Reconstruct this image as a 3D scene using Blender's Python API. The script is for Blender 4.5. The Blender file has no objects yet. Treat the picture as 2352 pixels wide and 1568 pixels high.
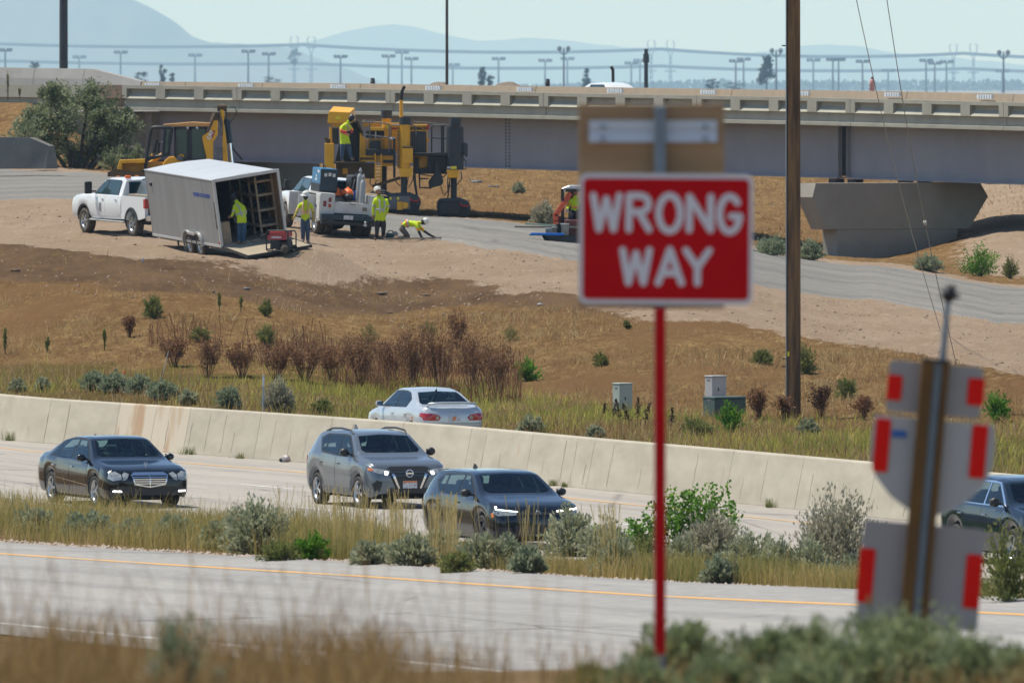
import bpy,bmesh,math,random
import numpy as np
from mathutils import Vector,Matrix,Euler
from mathutils.bvhtree import BVHTree
R=math.radians
rnd=random.Random(7)
rng=np.random.default_rng(11)
SC=bpy.context.scene
COL=SC.collection
# ----------- camera
FPX,HOR,CZ,CX=27000.0,195.0,8.85,1176.0
cam_d=bpy.data.cameras.new('camera')
cam=bpy.data.objects.new('camera',cam_d)
COL.objects.link(cam)
cam.location=(0,0,CZ)
cam.rotation_euler=(R(90),0,0)
cam_d.sensor_width=36.0
cam_d.lens=36.0*FPX/2352.0
cam_d.shift_y=-(784.0-HOR)/2352.0
cam_d.clip_start=1.0
cam_d.clip_end=150000.0
cam_d.dof.use_dof=True
cam_d.dof.focus_distance=310.0
cam_d.dof.aperture_fstop=413.3/56.0
SC.camera=cam
# ----------- light
SUN_EL,SUN_V=65.0,(-0.90,0.436)
sv=Vector((SUN_V[0],SUN_V[1],0)).normalized()*math.cos(R(SUN_EL))
sv.z=math.sin(R(SUN_EL))
sun_d=bpy.data.lights.new('sun','SUN')
sun_d.energy=4.4
sun_d.angle=R(0.53)
sun_d.color=(1.0,0.95,0.83)
sun=bpy.data.objects.new('sun',sun_d)
COL.objects.link(sun)
sun.location=(0,0,60)
sun.rotation_euler=sv.to_track_quat('Z','Y').to_euler()
world=bpy.data.worlds.new('World')
SC.world=world
world.use_nodes=True
wn=world.node_tree
sky=wn.nodes.new('ShaderNodeTexSky')
sky.sky_type='NISHITA'
sky.sun_disc=False
sky.sun_elevation=R(SUN_EL)
sky.sun_rotation=math.atan2(sv.x,sv.y)
sky.altitude=1300
sky.air_density=1.0
sky.dust_density=0.1
sky.ozone_density=1.0
wn.links.new(sky.outputs[0],wn.nodes['Background'].inputs[0])
wn.nodes['Background'].inputs[1].default_value=0.115
SC.view_settings.view_transform='Standard'
SC.view_settings.look='None'
SC.view_settings.exposure=0.35
SC.view_settings.gamma=1.0
SC.view_settings.use_curve_mapping=False
SC.render.engine='CYCLES'
SC.cycles.use_denoising=True
SC.cycles.max_bounces=5
SC.cycles.diffuse_bounces=2
SC.cycles.glossy_bounces=2
SC.cycles.transmission_bounces=3
SC.cycles.transparent_max_bounces=6
SC.cycles.volume_bounces=2
SC.cycles.caustics_reflective=False
SC.cycles.caustics_refractive=False
SC.cycles.sample_clamp_indirect=4.0
def P(px,py,Y):
 """world point at depth Y seen at that place of the photograph"""
 return Vector(((px-CX)*Y/FPX,Y,CZ-(py-HOR)*Y/FPX))
 # ----------- materials
def nn(nt,typ,**kw):
 n=nt.nodes.new(typ)
 for k,v in kw.items():
  setattr(n,k,v)
 return n
def rgba(c):
 return(c[0],c[1],c[2],1.0)
MATS={}
def mat(name,col,rough=0.6,metal=0.0,col2=None,scale=4.0,stretch=(1,1,1),lo=0.35,hi=0.7,bump=0.0,bscale=30.0,coat=0.0,spec=0.5,detail=6.0,dirt=None,dirt_lo=0.5,dirt_hi=0.75,dirt_scale=2.0,rough2=None):
 """principled paint / concrete / rubber with noise mottling, optional dust and fine bump"""
 if name in MATS:
  return MATS[name]
 m=bpy.data.materials.new(name)
 m.use_nodes=True
 nt=m.node_tree
 b=nt.nodes['Principled BSDF']
 b.inputs['Base Color'].default_value=rgba(col)
 b.inputs['Roughness'].default_value=rough
 b.inputs['Metallic'].default_value=metal
 b.inputs['Specular IOR Level'].default_value=spec
 b.inputs['Coat Weight'].default_value=coat
 b.inputs['Coat Roughness'].default_value=0.04
 tc=nn(nt,'ShaderNodeTexCoord')
 mp=nn(nt,'ShaderNodeMapping')
 mp.inputs['Scale'].default_value=stretch
 nt.links.new(tc.outputs['Object'],mp.inputs[0])
 csock=None
 if col2 is not None:
  no=nn(nt,'ShaderNodeTexNoise')
  no.inputs['Scale'].default_value=scale
  no.inputs['Detail'].default_value=detail
  no.inputs['Roughness'].default_value=0.62
  nt.links.new(mp.outputs[0],no.inputs['Vector'])
  mr=nn(nt,'ShaderNodeMapRange')
  mr.inputs[1].default_value=lo
  mr.inputs[2].default_value=hi
  nt.links.new(no.outputs['Fac'],mr.inputs[0])
  mx=nn(nt,'ShaderNodeMix',data_type='RGBA')
  nt.links.new(mr.outputs[0],mx.inputs[0])
  mx.inputs[6].default_value=rgba(col)
  mx.inputs[7].default_value=rgba(col2)
  csock=mx.outputs[2]
 if dirt is not None:
  no=nn(nt,'ShaderNodeTexNoise')
  no.inputs['Scale'].default_value=dirt_scale
  no.inputs['Detail'].default_value=8.0
  no.inputs['Roughness'].default_value=0.7
  nt.links.new(tc.outputs['Object'],no.inputs['Vector'])
  mr=nn(nt,'ShaderNodeMapRange')
  mr.inputs[1].default_value=dirt_lo
  mr.inputs[2].default_value=dirt_hi
  nt.links.new(no.outputs['Fac'],mr.inputs[0])
  mx=nn(nt,'ShaderNodeMix',data_type='RGBA')
  nt.links.new(mr.outputs[0],mx.inputs[0])
  if csock is None:
   mx.inputs[6].default_value=rgba(col)
  else:
   nt.links.new(csock,mx.inputs[6])
  mx.inputs[7].default_value=rgba(dirt)
  csock=mx.outputs[2]
  mr2=nn(nt,'ShaderNodeMapRange')
  mr2.inputs[3].default_value=rough
  mr2.inputs[4].default_value=0.85
  nt.links.new(mr.outputs[0],mr2.inputs[0])
  nt.links.new(mr2.outputs[0],b.inputs['Roughness'])
 if csock is not None:
  nt.links.new(csock,b.inputs['Base Color'])
 if bump>0:
  no=nn(nt,'ShaderNodeTexNoise')
  no.inputs['Scale'].default_value=bscale
  no.inputs['Detail'].default_value=8.0
  nt.links.new(mp.outputs[0],no.inputs['Vector'])
  bp=nn(nt,'ShaderNodeBump')
  bp.inputs['Strength'].default_value=bump
  bp.inputs['Distance'].default_value=0.05
  nt.links.new(no.outputs['Fac'],bp.inputs['Height'])
  nt.links.new(bp.outputs[0],b.inputs['Normal'])
 MATS[name]=m
 return m
def leafmat(name,c0,c1,c2=None,trans=0.25,rough=0.7):
 """foliage: colour differs leaf by leaf through the mesh attribute tint"""
 if name in MATS:
  return MATS[name]
 m=bpy.data.materials.new(name)
 m.use_nodes=True
 nt=m.node_tree
 b=nt.nodes['Principled BSDF']
 b.inputs['Roughness'].default_value=rough
 b.inputs['Specular IOR Level'].default_value=0.25
 at=nn(nt,'ShaderNodeAttribute',attribute_name='tint')
 cr=nn(nt,'ShaderNodeValToRGB')
 e=cr.color_ramp.elements
 e[0].color=rgba(c0)
 e[1].color=rgba(c2 or c1)
 if c2:
  k=e.new(0.5)
  k.color=rgba(c1)
 nt.links.new(at.outputs['Fac'],cr.inputs[0])
 nt.links.new(cr.outputs[0],b.inputs['Base Color'])
 tr=nn(nt,'ShaderNodeBsdfTranslucent')
 nt.links.new(cr.outputs[0],tr.inputs[0])
 ms=nn(nt,'ShaderNodeMixShader')
 ms.inputs[0].default_value=trans
 nt.links.new(b.outputs[0],ms.inputs[1])
 nt.links.new(tr.outputs[0],ms.inputs[2])
 nt.links.new(ms.outputs[0],nt.nodes['Material Output'].inputs[0])
 MATS[name]=m
 return m
def emit(name,col,strength):
 if name in MATS:
  return MATS[name]
 m=bpy.data.materials.new(name)
 m.use_nodes=True
 b=m.node_tree.nodes['Principled BSDF']
 b.inputs['Base Color'].default_value=rgba(col)
 b.inputs['Emission Color'].default_value=rgba(col)
 b.inputs['Emission Strength'].default_value=strength
 MATS[name]=m
 return m
 # ----------- objects
def tag(o,label=None,cat=None,group=None,kind=None):
 if label:
  o['label']=label
 if cat:
  o['category']=cat
 if group:
  o['group']=group
 if kind:
  o['kind']=kind
 return o
def empty(name,loc=(0,0,0),rz=0.0,parent=None,M=None):
 o=bpy.data.objects.new(name,None)
 COL.objects.link(o)
 o.empty_display_size=0.3
 if parent:
  o.parent=parent
 if M is not None:
  o.matrix_world=M
 else:
  o.location=loc
  o.rotation_euler=(0,0,rz)
 return o
def thing(name,label,cat,loc=(0,0,0),rz=0.0,group=None,M=None):
 return tag(empty(name,loc,rz,None,M),label,cat,group)
def link_mesh(name,me,parent=None,loc=None):
 o=bpy.data.objects.new(name,me)
 COL.objects.link(o)
 if parent:
  o.parent=parent
 if loc is not None:
  o.location=loc
 return o
def np_mesh(name,V,Fc,ms,parent=None,tint=None,smooth=False,uv=None,attrs=None):
 """mesh object from an (n,3) array of points and an (m,k) array of faces"""
 V=np.asarray(V,dtype=np.float32)
 Fc=np.asarray(Fc,dtype=np.int32)
 me=bpy.data.meshes.new(name)
 me.vertices.add(len(V))
 me.vertices.foreach_set('co',V.ravel())
 k=Fc.shape[1]
 me.loops.add(Fc.size)
 me.loops.foreach_set('vertex_index',Fc.ravel())
 me.polygons.add(len(Fc))
 me.polygons.foreach_set('loop_start',np.arange(0,Fc.size,k,dtype=np.int32))
 me.update(calc_edges=True)
 if smooth:
  me.polygons.foreach_set('use_smooth',np.ones(len(Fc),dtype=bool))
 if tint is not None:
  a=me.attributes.new('tint','FLOAT','POINT')
  a.data.foreach_set('value',np.asarray(tint,dtype=np.float32))
 if attrs:
  for nme,val in attrs.items():
   a=me.attributes.new(nme,'FLOAT','POINT')
   a.data.foreach_set('value',np.asarray(val,dtype=np.float32))
 if uv is not None:
  l=me.uv_layers.new(name='UVMap')
  l.data.foreach_set('uv',np.asarray(uv,dtype=np.float32)[Fc.ravel()].ravel())
 for m in(ms if isinstance(ms,(list,tuple))else[ms]):
  me.materials.append(m)
 return link_mesh(name,me,parent)
class MB:
 """collects boxes, rods, lathes and prisms and links them as one mesh object"""
 def __init__(s):
  s.v,s.f,s.m,s.sm=[],[],[],[]
 def add(s,vs,fs,m=0,smooth=False,M=None):
  k=len(s.v)
  for p in vs:
   s.v.append((M@Vector(p))[:]if M is not None else tuple(p))
  for f in fs:
   s.f.append([i+k for i in f])
   s.m.append(m)
   s.sm.append(smooth)
  return s
 def box(s,lo,hi,m=0,M=None):
  x0,y0,z0=lo
  x1,y1,z1=hi
  if x0>x1:x0,x1=x1,x0
  if y0>y1:y0,y1=y1,y0
  if z0>z1:z0,z1=z1,z0
  vs=[(x0,y0,z0),(x1,y0,z0),(x1,y1,z0),(x0,y1,z0),(x0,y0,z1),(x1,y0,z1),(x1,y1,z1),(x0,y1,z1)]
  fs=[(3,2,1,0),(4,5,6,7),(0,1,5,4),(1,2,6,5),(2,3,7,6),(3,0,4,7)]
  return s.add(vs,fs,m,False,M)
 def cbox(s,c,d,m=0,rot=None):
  M=Matrix.Translation(c)
  if rot is not None:
   M=M@Euler(rot).to_matrix().to_4x4()
  return s.box((-d[0]/2,-d[1]/2,-d[2]/2),(d[0]/2,d[1]/2,d[2]/2),m,M)
 def cyl(s,p0,p1,r0,r1=None,n=12,m=0,cap=True,smooth=True):
  p0,p1=Vector(p0),Vector(p1)
  r1=r0 if r1 is None else r1
  d=(p1-p0)
  if d.length<1e-6:
   return s
  q=d.to_track_quat('Z','Y')
  a,b=q@Vector((1,0,0)),q@Vector((0,1,0))
  vs=[]
  for p,r in((p0,r0),(p1,r1)):
   for i in range(n):
    t=2*math.pi*i/n
    vs.append(p+a*(r*math.cos(t))+b*(r*math.sin(t)))
  fs=[(i,(i+1)%n,n+(i+1)%n,n+i)for i in range(n)]
  s.add(vs,fs,m,smooth)
  if cap:
   s.add(vs,[list(range(n))[::-1],list(range(n,2*n))],m,False)
  return s
 def tube(s,pts,r,n=6,m=0):
  pts=[Vector(p)for p in pts]
  rr=r if isinstance(r,(list,tuple))else[r]*len(pts)
  vs=[]
  up=Vector((0.3,0.2,1)).normalized()
  for i,p in enumerate(pts):
   t=(pts[min(i+1,len(pts)-1)]-pts[max(i-1,0)]).normalized()
   a=t.cross(up)
   if a.length<0.05:
    a=t.cross(Vector((1,0,0)))
   a.normalize()
   b=t.cross(a)
   for k in range(n):
    th=2*math.pi*k/n
    vs.append(p+a*(rr[i]*math.cos(th))+b*(rr[i]*math.sin(th)))
  fs=[]
  for i in range(len(pts)-1):
   for k in range(n):
    k2=(k+1)%n
    fs.append((i*n+k,(i+1)*n+k,(i+1)*n+k2,i*n+k2))
  L=len(pts)-1
  s.add(vs,fs,m,True)
  s.add(vs,[list(range(n)),list(range(L*n,L*n+n))[::-1]],m,False)
  return s
 def lathe(s,prof,n=20,m=0,M=None,smooth=True,cap=True):
  """profile of (radius, height) turned round the local z axis"""
  vs=[]
  for r,z in prof:
   for i in range(n):
    t=2*math.pi*i/n
    vs.append((r*math.cos(t),r*math.sin(t),z))
  fs=[]
  for j in range(len(prof)-1):
   for i in range(n):
    i2=(i+1)%n
    fs.append((j*n+i,j*n+i2,(j+1)*n+i2,(j+1)*n+i))
  s.add(vs,fs,m,smooth,M)
  ends=[]
  if cap and prof[0][0]>1e-4:ends.append(list(range(n))[::-1])
  if cap and prof[-1][0]>1e-4:ends.append(list(range((len(prof)-1)*n,len(prof)*n)))
  if ends:
   s.add(vs,ends,m,False,M)
  return s
 def prism(s,poly,d0,d1,axis='y',m=0,M=None):
  """2D outline pushed along an axis: y -> outline in (x,z), x -> (y,z), z -> (x,y)"""
  def mk(p,d):
   return{'y':(p[0],d,p[1]),'x':(d,p[0],p[1]),'z':(p[0],p[1],d)}[axis]
  n=len(poly)
  vs=[mk(p,d0)for p in poly]+[mk(p,d1)for p in poly]
  fs=[list(range(n)),list(range(n,2*n))[::-1]]+[((i+1)%n,i,n+i,n+(i+1)%n)for i in range(n)]
  return s.add(vs,fs,m,False,M)
 def ball(s,c,r,sc=(1,1,1),n=12,m=0,M=None):
  h=max(4,n//2)
  prof=[(max(r*math.sin(math.pi*j/h),0.0),-r*math.cos(math.pi*j/h))for j in range(h+1)]
  T=Matrix.Translation(c)@Matrix.Diagonal((sc[0],sc[1],sc[2],1))
  return s.lathe(prof,n,m,(M@T)if M is not None else T)
 def mesh(s,name,ms,fix=True):
  me=bpy.data.meshes.new(name)
  me.from_pydata([tuple(p)for p in s.v],[],s.f)
  for mm in(ms if isinstance(ms,(list,tuple))else[ms]):
   me.materials.append(mm)
  me.polygons.foreach_set('material_index',s.m)
  me.polygons.foreach_set('use_smooth',s.sm)
  if fix:
   bm=bmesh.new()
   bm.from_mesh(me)
   bmesh.ops.recalc_face_normals(bm,faces=bm.faces)
   bm.to_mesh(me)
   bm.free()
  me.update()
  return me
 def build(s,name,ms,parent=None,bevel=0.0,loc=None,fix=True,seg=1):
  o=link_mesh(name,s.mesh(name,ms,fix),parent,loc)
  if bevel:
   md=o.modifiers.new('edge','BEVEL')
   md.width=bevel
   md.segments=seg
   md.limit_method='ANGLE'
   md.angle_limit=R(40)
  return o
def text_mesh(name,body,size,m,parent,M,bold=0.0,depth=0.002,sx=1.0,align='CENTER'):
 """flat lettering, a few millimetres thick"""
 cu=bpy.data.curves.new(name,'FONT')
 cu.body=body
 cu.size=size
 cu.align_x=align
 cu.align_y='CENTER'
 cu.offset=bold
 cu.extrude=depth
 cu.resolution_u=3
 tmp=bpy.data.objects.new(name+'_curve',cu)
 COL.objects.link(tmp)
 dg=bpy.context.evaluated_depsgraph_get()
 me=bpy.data.meshes.new_from_object(tmp.evaluated_get(dg))
 bpy.data.objects.remove(tmp)
 bpy.data.curves.remove(cu)
 me.name=name
 me.materials.clear()
 me.materials.append(m)
 me.transform(M@Matrix.Diagonal((sx,1,1,1)))
 o=link_mesh(name,me,parent)
 return o
class Front:
 """a local frame for a machine seen from the front: x to the right, y away, z up, measured off the photograph at depth Y"""
 def __init__(s,px,py,Y):
  s.px,s.py,s.Y,s.s=px,py,Y,FPX/Y
  s.o=P(px,py,Y)
 def x(s,px):return(px-s.px)/s.s
 def z(s,py):return(s.py-py)/s.s
 def p(s,px,py,y=0.0):return(s.x(px),y,s.z(py))
 def box(s,mb,px0,py0,px1,py1,y0,y1,m=0):
  return mb.box((s.x(px0),y0,s.z(py1)),(s.x(px1),y1,s.z(py0)),m)
 def poly(s,pts):return[(s.x(a),s.z(b))for a,b in pts]
 # ----------- noise, terrain heights
def _hash(ix,iy,seed):
 h=(ix.astype(np.int64)*374761393+iy.astype(np.int64)*668265263+seed*1442695041)&0x7fffffff
 h=((h^(h>>13))*1274126177)&0x7fffffff
 return((h^(h>>16))&0xffff)/65535.0
def vnoise(x,y,seed=0):
 x0,y0=np.floor(x),np.floor(y)
 fx,fy=x-x0,y-y0
 fx,fy=fx*fx*(3-2*fx),fy*fy*(3-2*fy)
 a,b=_hash(x0,y0,seed),_hash(x0+1,y0,seed)
 c,d=_hash(x0,y0+1,seed),_hash(x0+1,y0+1,seed)
 return(a*(1-fx)+b*fx)*(1-fy)+(c*(1-fx)+d*fx)*fy
def fbm(x,y,sc,octv=4,seed=0):
 t,a,n=0.0,1.0,0.0
 for i in range(octv):
  t=t+a*vnoise(x*sc+17*i,y*sc+9*i,seed+i)
  n+=a
  a*=0.55
  sc*=2.07
 return t/n-0.5
BPX=np.array([-900,-300,70,351,1013,1352,1802,2089,2700,3400],float)
BYY=np.array([331,305,291,284,267.6,257.5,245.8,238.6,224.5,210.5],float)
def yb(px):return np.interp(px,BPX,BYY)
TCOL={-300:[(34,-.42),(40,.0),(52,.75),(70,2.2),(95,3.25),(113,3.95),(155,4.6),(215,5.2),(235,5.6),(262,8.0),(300,8.2),(480,6)],60:[(34,-.42),(38,.15),(50,.72),(70,2.2),(95,3.2),(113,3.85),(155,4.55),(215,5.15),(235,5.5),(262,7.9),(300,8.1),(480,6)],300:[(34,-.42),(37,.1),(50,.7),(70,2.2),(95,3.15),(113,3.77),(155,4.53),(215,5.1),(300,5.0),(480,6)],1000:[(36,-.42),(42,-.15),(67,.35),(92,1.32),(117,2.5),(137,3.45),(172,3.88),(205,3.55),(230,2.6),(295,2.8),(372,4.5),(420,5.6),(480,6.5)],1500:[(36,-.42),(41,-.05),(50,.2),(68,.52),(96,1.59),(122,2.62),(145,3.04),(180,3.33),(212,3.1),(250,2.3),(300,2.45),(392,4.15),(440,5.4),(480,6.3)],2000:[(36,-.42),(41,-.2),(61,.35),(86,.85),(110,1.27),(141,1.81),(200,2.17),(232,1.8),(266,1.37),(310,1.5),(390,4.0),(460,6.2),(480,6.6)],2352:[(36,-.42),(42,-.2),(64,.3),(84,.95),(129,1.45),(189,1.62),(232,1.25),(266,2.5),(300,3.2),(360,4.3),(400,5),(480,6)],2900:[(36,-.42),(42,-.2),(64,.2),(90,.8),(130,1.3),(190,1.4),(232,1.2),(266,2.5),(300,3.1),(360,4.2),(400,4.9),(480,6)],}
ZPX=np.array([-700,0,300,650,1000,1300,1500,2000,2352,3100],float)
Z_SAND=np.array([103,101,95,103,117,111,103,103,84,84],float)
Z_DARK=np.array([84,82,77,86,102,106,102,102,83,83],float)
Z_GREEN=np.array([50,49,49,58,68,60,52,58,62,62],float)
H_NEAR=np.array([150,150,157,150,140,133,128,141,129,125],float)
H_FAR=np.array([220,218,212,195,178,176,180,198,189,185],float)
TPX=np.array(sorted(TCOL),float)
TD=np.arange(30,500,2.0)
_k=np.exp(-0.5*(np.arange(-6,7)/2.2)**2)
_k/=_k.sum()
TZ=[]
for c in sorted(TCOL):
 row=np.interp(TD,[a for a,_ in TCOL[c]],[b for _,b in TCOL[c]])
 TZ.append(np.convolve(np.pad(row,6,mode='edge'),_k,mode='valid'))
TZ=np.array(TZ)
PADS=[(-7.2,385.0,.55,2.0),(-6.3,382.4,.85,1.7),(-8.7,381.6,.15,1.2),(-8.2,387.4,.25,1.2)]
def hill_z(X,Y):
 px=np.clip(CX+X*FPX/Y,TPX[0],TPX[-1])
 D=np.clip(Y-yb(px),TD[0],TD[-1]-0.01)
 i=np.clip(np.searchsorted(TPX,px)-1,0,len(TPX)-2)
 t=(px-TPX[i])/(TPX[i+1]-TPX[i])
 t=t*t*(3-2*t)
 jf=(D-TD[0])/2.0
 j=jf.astype(int)
 f=jf-j
 a=TZ[i,j]*(1-f)+TZ[i,j+1]*f
 b=TZ[i+1,j]*(1-f)+TZ[i+1,j+1]*f
 z=a*(1-t)+b*t
 rough=np.clip((D-40)/12,0,1)
 pad=sum(dz*np.exp(-((X-x0)**2+(Y-y0)**2)/(r*r))for x0,y0,dz,r in PADS)
 rough=rough*(1-.85*np.clip((D-np.interp(px,ZPX,H_NEAR))/6+.5,0,1)*np.clip((np.interp(px,ZPX,H_FAR)-D)/6+.5,0,1))
 ds=D-np.interp(px,ZPX,Z_SAND)+5*fbm(X,Y,.12,3,33)
 rut=sum(-a*np.exp(-((ds-d0)/w)**2)for d0,w,a in((7,1.0,.05),(11,1.0,.05),(17,1.2,.06),(22,1.2,.06),(29,1.5,.05),(35,1.5,.05)))
 spill=.16*np.exp(-((ds+.5)/2.0)**2)*(.5+fbm(X,Y,.9,3,37))
 return z+pad+rut+spill+rough*(.10*fbm(X,Y,2.3,3,19)+0.16*fbm(X,Y,0.22,3,5)+0.10*fbm(X,Y,1.1,3,9))
RPX=np.array([-600,0,350,823,1499,1966,2263,2900],float)
RZ=np.array([.15,.40,.546,.745,.965,1.17,1.26,1.5],float)
def y_ramp(px):return 70.06/((px-CX)/FPX+0.374)
def z_ramp(px):return np.interp(px,RPX,RZ)
LANE=0.351
FREE_W=16.4
R_NEAR,R_FAR=31.0,5.5
NEARP_Y=np.array([-400,-60,0,20,45,60,66,70,78,95],float)
NEARP_Z=np.array([7.6,7.4,7.2,6.75,6.05,5.62,5.45,5.32,4.95,4.1],float)
def near_z(X,Y):
 px=np.clip(CX+X*FPX/np.maximum(Y,1.0),-900,3400)
 pr=np.clip(px,-600,2900)
 ye=yb(px)-FREE_W/LANE
 yr=y_ramp(pr)
 zr=z_ramp(pr)
 yf,yn=yr+R_FAR,yr-R_NEAR
 z=np.zeros_like(Y)-0.03
 t=np.clip((ye-Y)/np.maximum(ye-yf,1.0),0,1)
 med=(zr-.02)*t+0.10*np.sin(np.pi*t)+0.10*fbm(X,Y,.6,3,3)*np.minimum(1,4*t*(1-t))
 z=np.where(Y<ye,med-0.03*(t<=0),z)
 z=np.where(Y<yf,zr-0.03,z)
 zn=np.interp(Y,NEARP_Y,NEARP_Z)
 y0=95.0
 s=np.clip((yn-Y)/np.maximum(yn-y0,1.0),0,1)
 slope=(zr-.03)*(1-s)+4.1*s-0.25*np.sin(np.pi*s)
 z=np.where(Y<yn,np.where(Y<y0,zn,slope)+0.12*fbm(X,Y,.5,3,8)*np.clip((yn-Y)/3,0,1),z)
 return z
def ground(X,Y):
 X,Y=np.asarray(X,float),np.asarray(Y,float)
 px=np.clip(CX+X*FPX/np.maximum(Y,1.0),-900,3400)
 return np.where(Y>yb(px)+33,hill_z(X,np.maximum(Y,100.0)),near_z(X,Y))
def gz(x,y):return float(ground(np.array([x]),np.array([y]))[0])
def on_ground(px,Y):
 x=(px-CX)*Y/FPX
 return Vector((x,Y,gz(x,Y)))
def cast(px,py,y0=262.0,y1=700.0):
 """where the line of sight through that place of the photograph meets the hillside"""
 Y=np.arange(y0,y1,0.25)
 X=(px-CX)*Y/FPX
 d=(CZ-(py-HOR)*Y/FPX)-ground(X,Y)
 k=np.argmax(d<0)
 if d[k]>=0:
  k=len(Y)-1
 return Vector((X[k],Y[k],gz(X[k],Y[k])))
 # ----------- ground materials
def soil_mat():
 m=bpy.data.materials.new('hillside soil')
 m.use_nodes=True
 nt=m.node_tree
 L=nt.links
 b=nt.nodes['Principled BSDF']
 b.inputs['Roughness'].default_value=0.95
 b.inputs['Specular IOR Level'].default_value=0.0
 tc=nn(nt,'ShaderNodeTexCoord')
 def noise(sc,det=6,st=(1,1,1),rough=.65):
  mp=nn(nt,'ShaderNodeMapping')
  mp.inputs['Scale'].default_value=st
  L.new(tc.outputs['Object'],mp.inputs[0])
  n=nn(nt,'ShaderNodeTexNoise')
  n.inputs['Scale'].default_value=sc
  n.inputs['Detail'].default_value=det
  n.inputs['Roughness'].default_value=rough
  L.new(mp.outputs[0],n.inputs['Vector'])
  return n.outputs['Fac']
 def mix(f,a,c):
  mx=nn(nt,'ShaderNodeMix',data_type='RGBA')
  if isinstance(f,float):
   mx.inputs[0].default_value=f
  else:
   L.new(f,mx.inputs[0])
  for k,q in((6,a),(7,c)):
   if isinstance(q,tuple):
    mx.inputs[k].default_value=rgba(q)
   else:
    L.new(q,mx.inputs[k])
  return mx.outputs[2]
 def rng_(v,lo,hi,a=0.,c=1.):
  r=nn(nt,'ShaderNodeMapRange')
  for k,q in enumerate((lo,hi,a,c)):
   r.inputs[k+1].default_value=q
  L.new(v,r.inputs[0])
  return r.outputs[0]
 def zone(name,nz,amp=1.9):
  at=nn(nt,'ShaderNodeAttribute',attribute_name=name)
  s=nn(nt,'ShaderNodeMath',operation='SUBTRACT')
  L.new(nz,s.inputs[0])
  s.inputs[1].default_value=0.5
  k=nn(nt,'ShaderNodeMath',operation='MULTIPLY_ADD')
  L.new(s.outputs[0],k.inputs[0])
  k.inputs[1].default_value=amp
  L.new(at.outputs['Fac'],k.inputs[2])
  return rng_(k.outputs[0],.35,.65)
 n1=noise(.45,8,(1,.35,1))
 n2=noise(2.6,8,(1,.3,1))
 n3=noise(9,6,(1,.35,1))
 n4=noise(.16,4,(1,.3,1))
 straw=mix(rng_(n1,.36,.64),(.35,.215,.095),(.215,.122,.056))
 straw=mix(rng_(n2,.48,.66),straw,(.44,.29,.125))
 straw=mix(rng_(n3,.5,.7),straw,(.13,.07,.034))
 straw=mix(rng_(n4,.5,.62),straw,(.27,.155,.072))
 sand=mix(rng_(n1,.32,.68),(.52,.385,.275),(.42,.30,.205))
 sand=mix(rng_(n2,.55,.74),sand,(.60,.46,.34))
 sand=mix(rng_(n3,.6,.8),sand,(.33,.225,.15))
 dark=mix(rng_(n1,.34,.62),(.15,.093,.055),(.235,.148,.088))
 dark=mix(rng_(n2,.52,.68),dark,(.27,.165,.075))
 dark=mix(rng_(n3,.58,.8),dark,(.10,.06,.036))
 green=mix(rng_(n1,.35,.65),(.17,.135,.045),(.22,.15,.06))
 green=mix(rng_(n2,.5,.75),green,(.30,.19,.085))
 c=mix(zone('green',n2),straw,green)
 c=mix(zone('dark',n2),c,dark)
 c=mix(zone('sand',n2),c,sand)
 L.new(c,b.inputs['Base Color'])
 nb=noise(14,10,(1,.45,1),.75)
 bp=nn(nt,'ShaderNodeBump')
 bp.inputs['Strength'].default_value=1.0
 bp.inputs['Distance'].default_value=0.22
 L.new(nb,bp.inputs['Height'])
 L.new(bp.outputs[0],b.inputs['Normal'])
 return m
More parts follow.
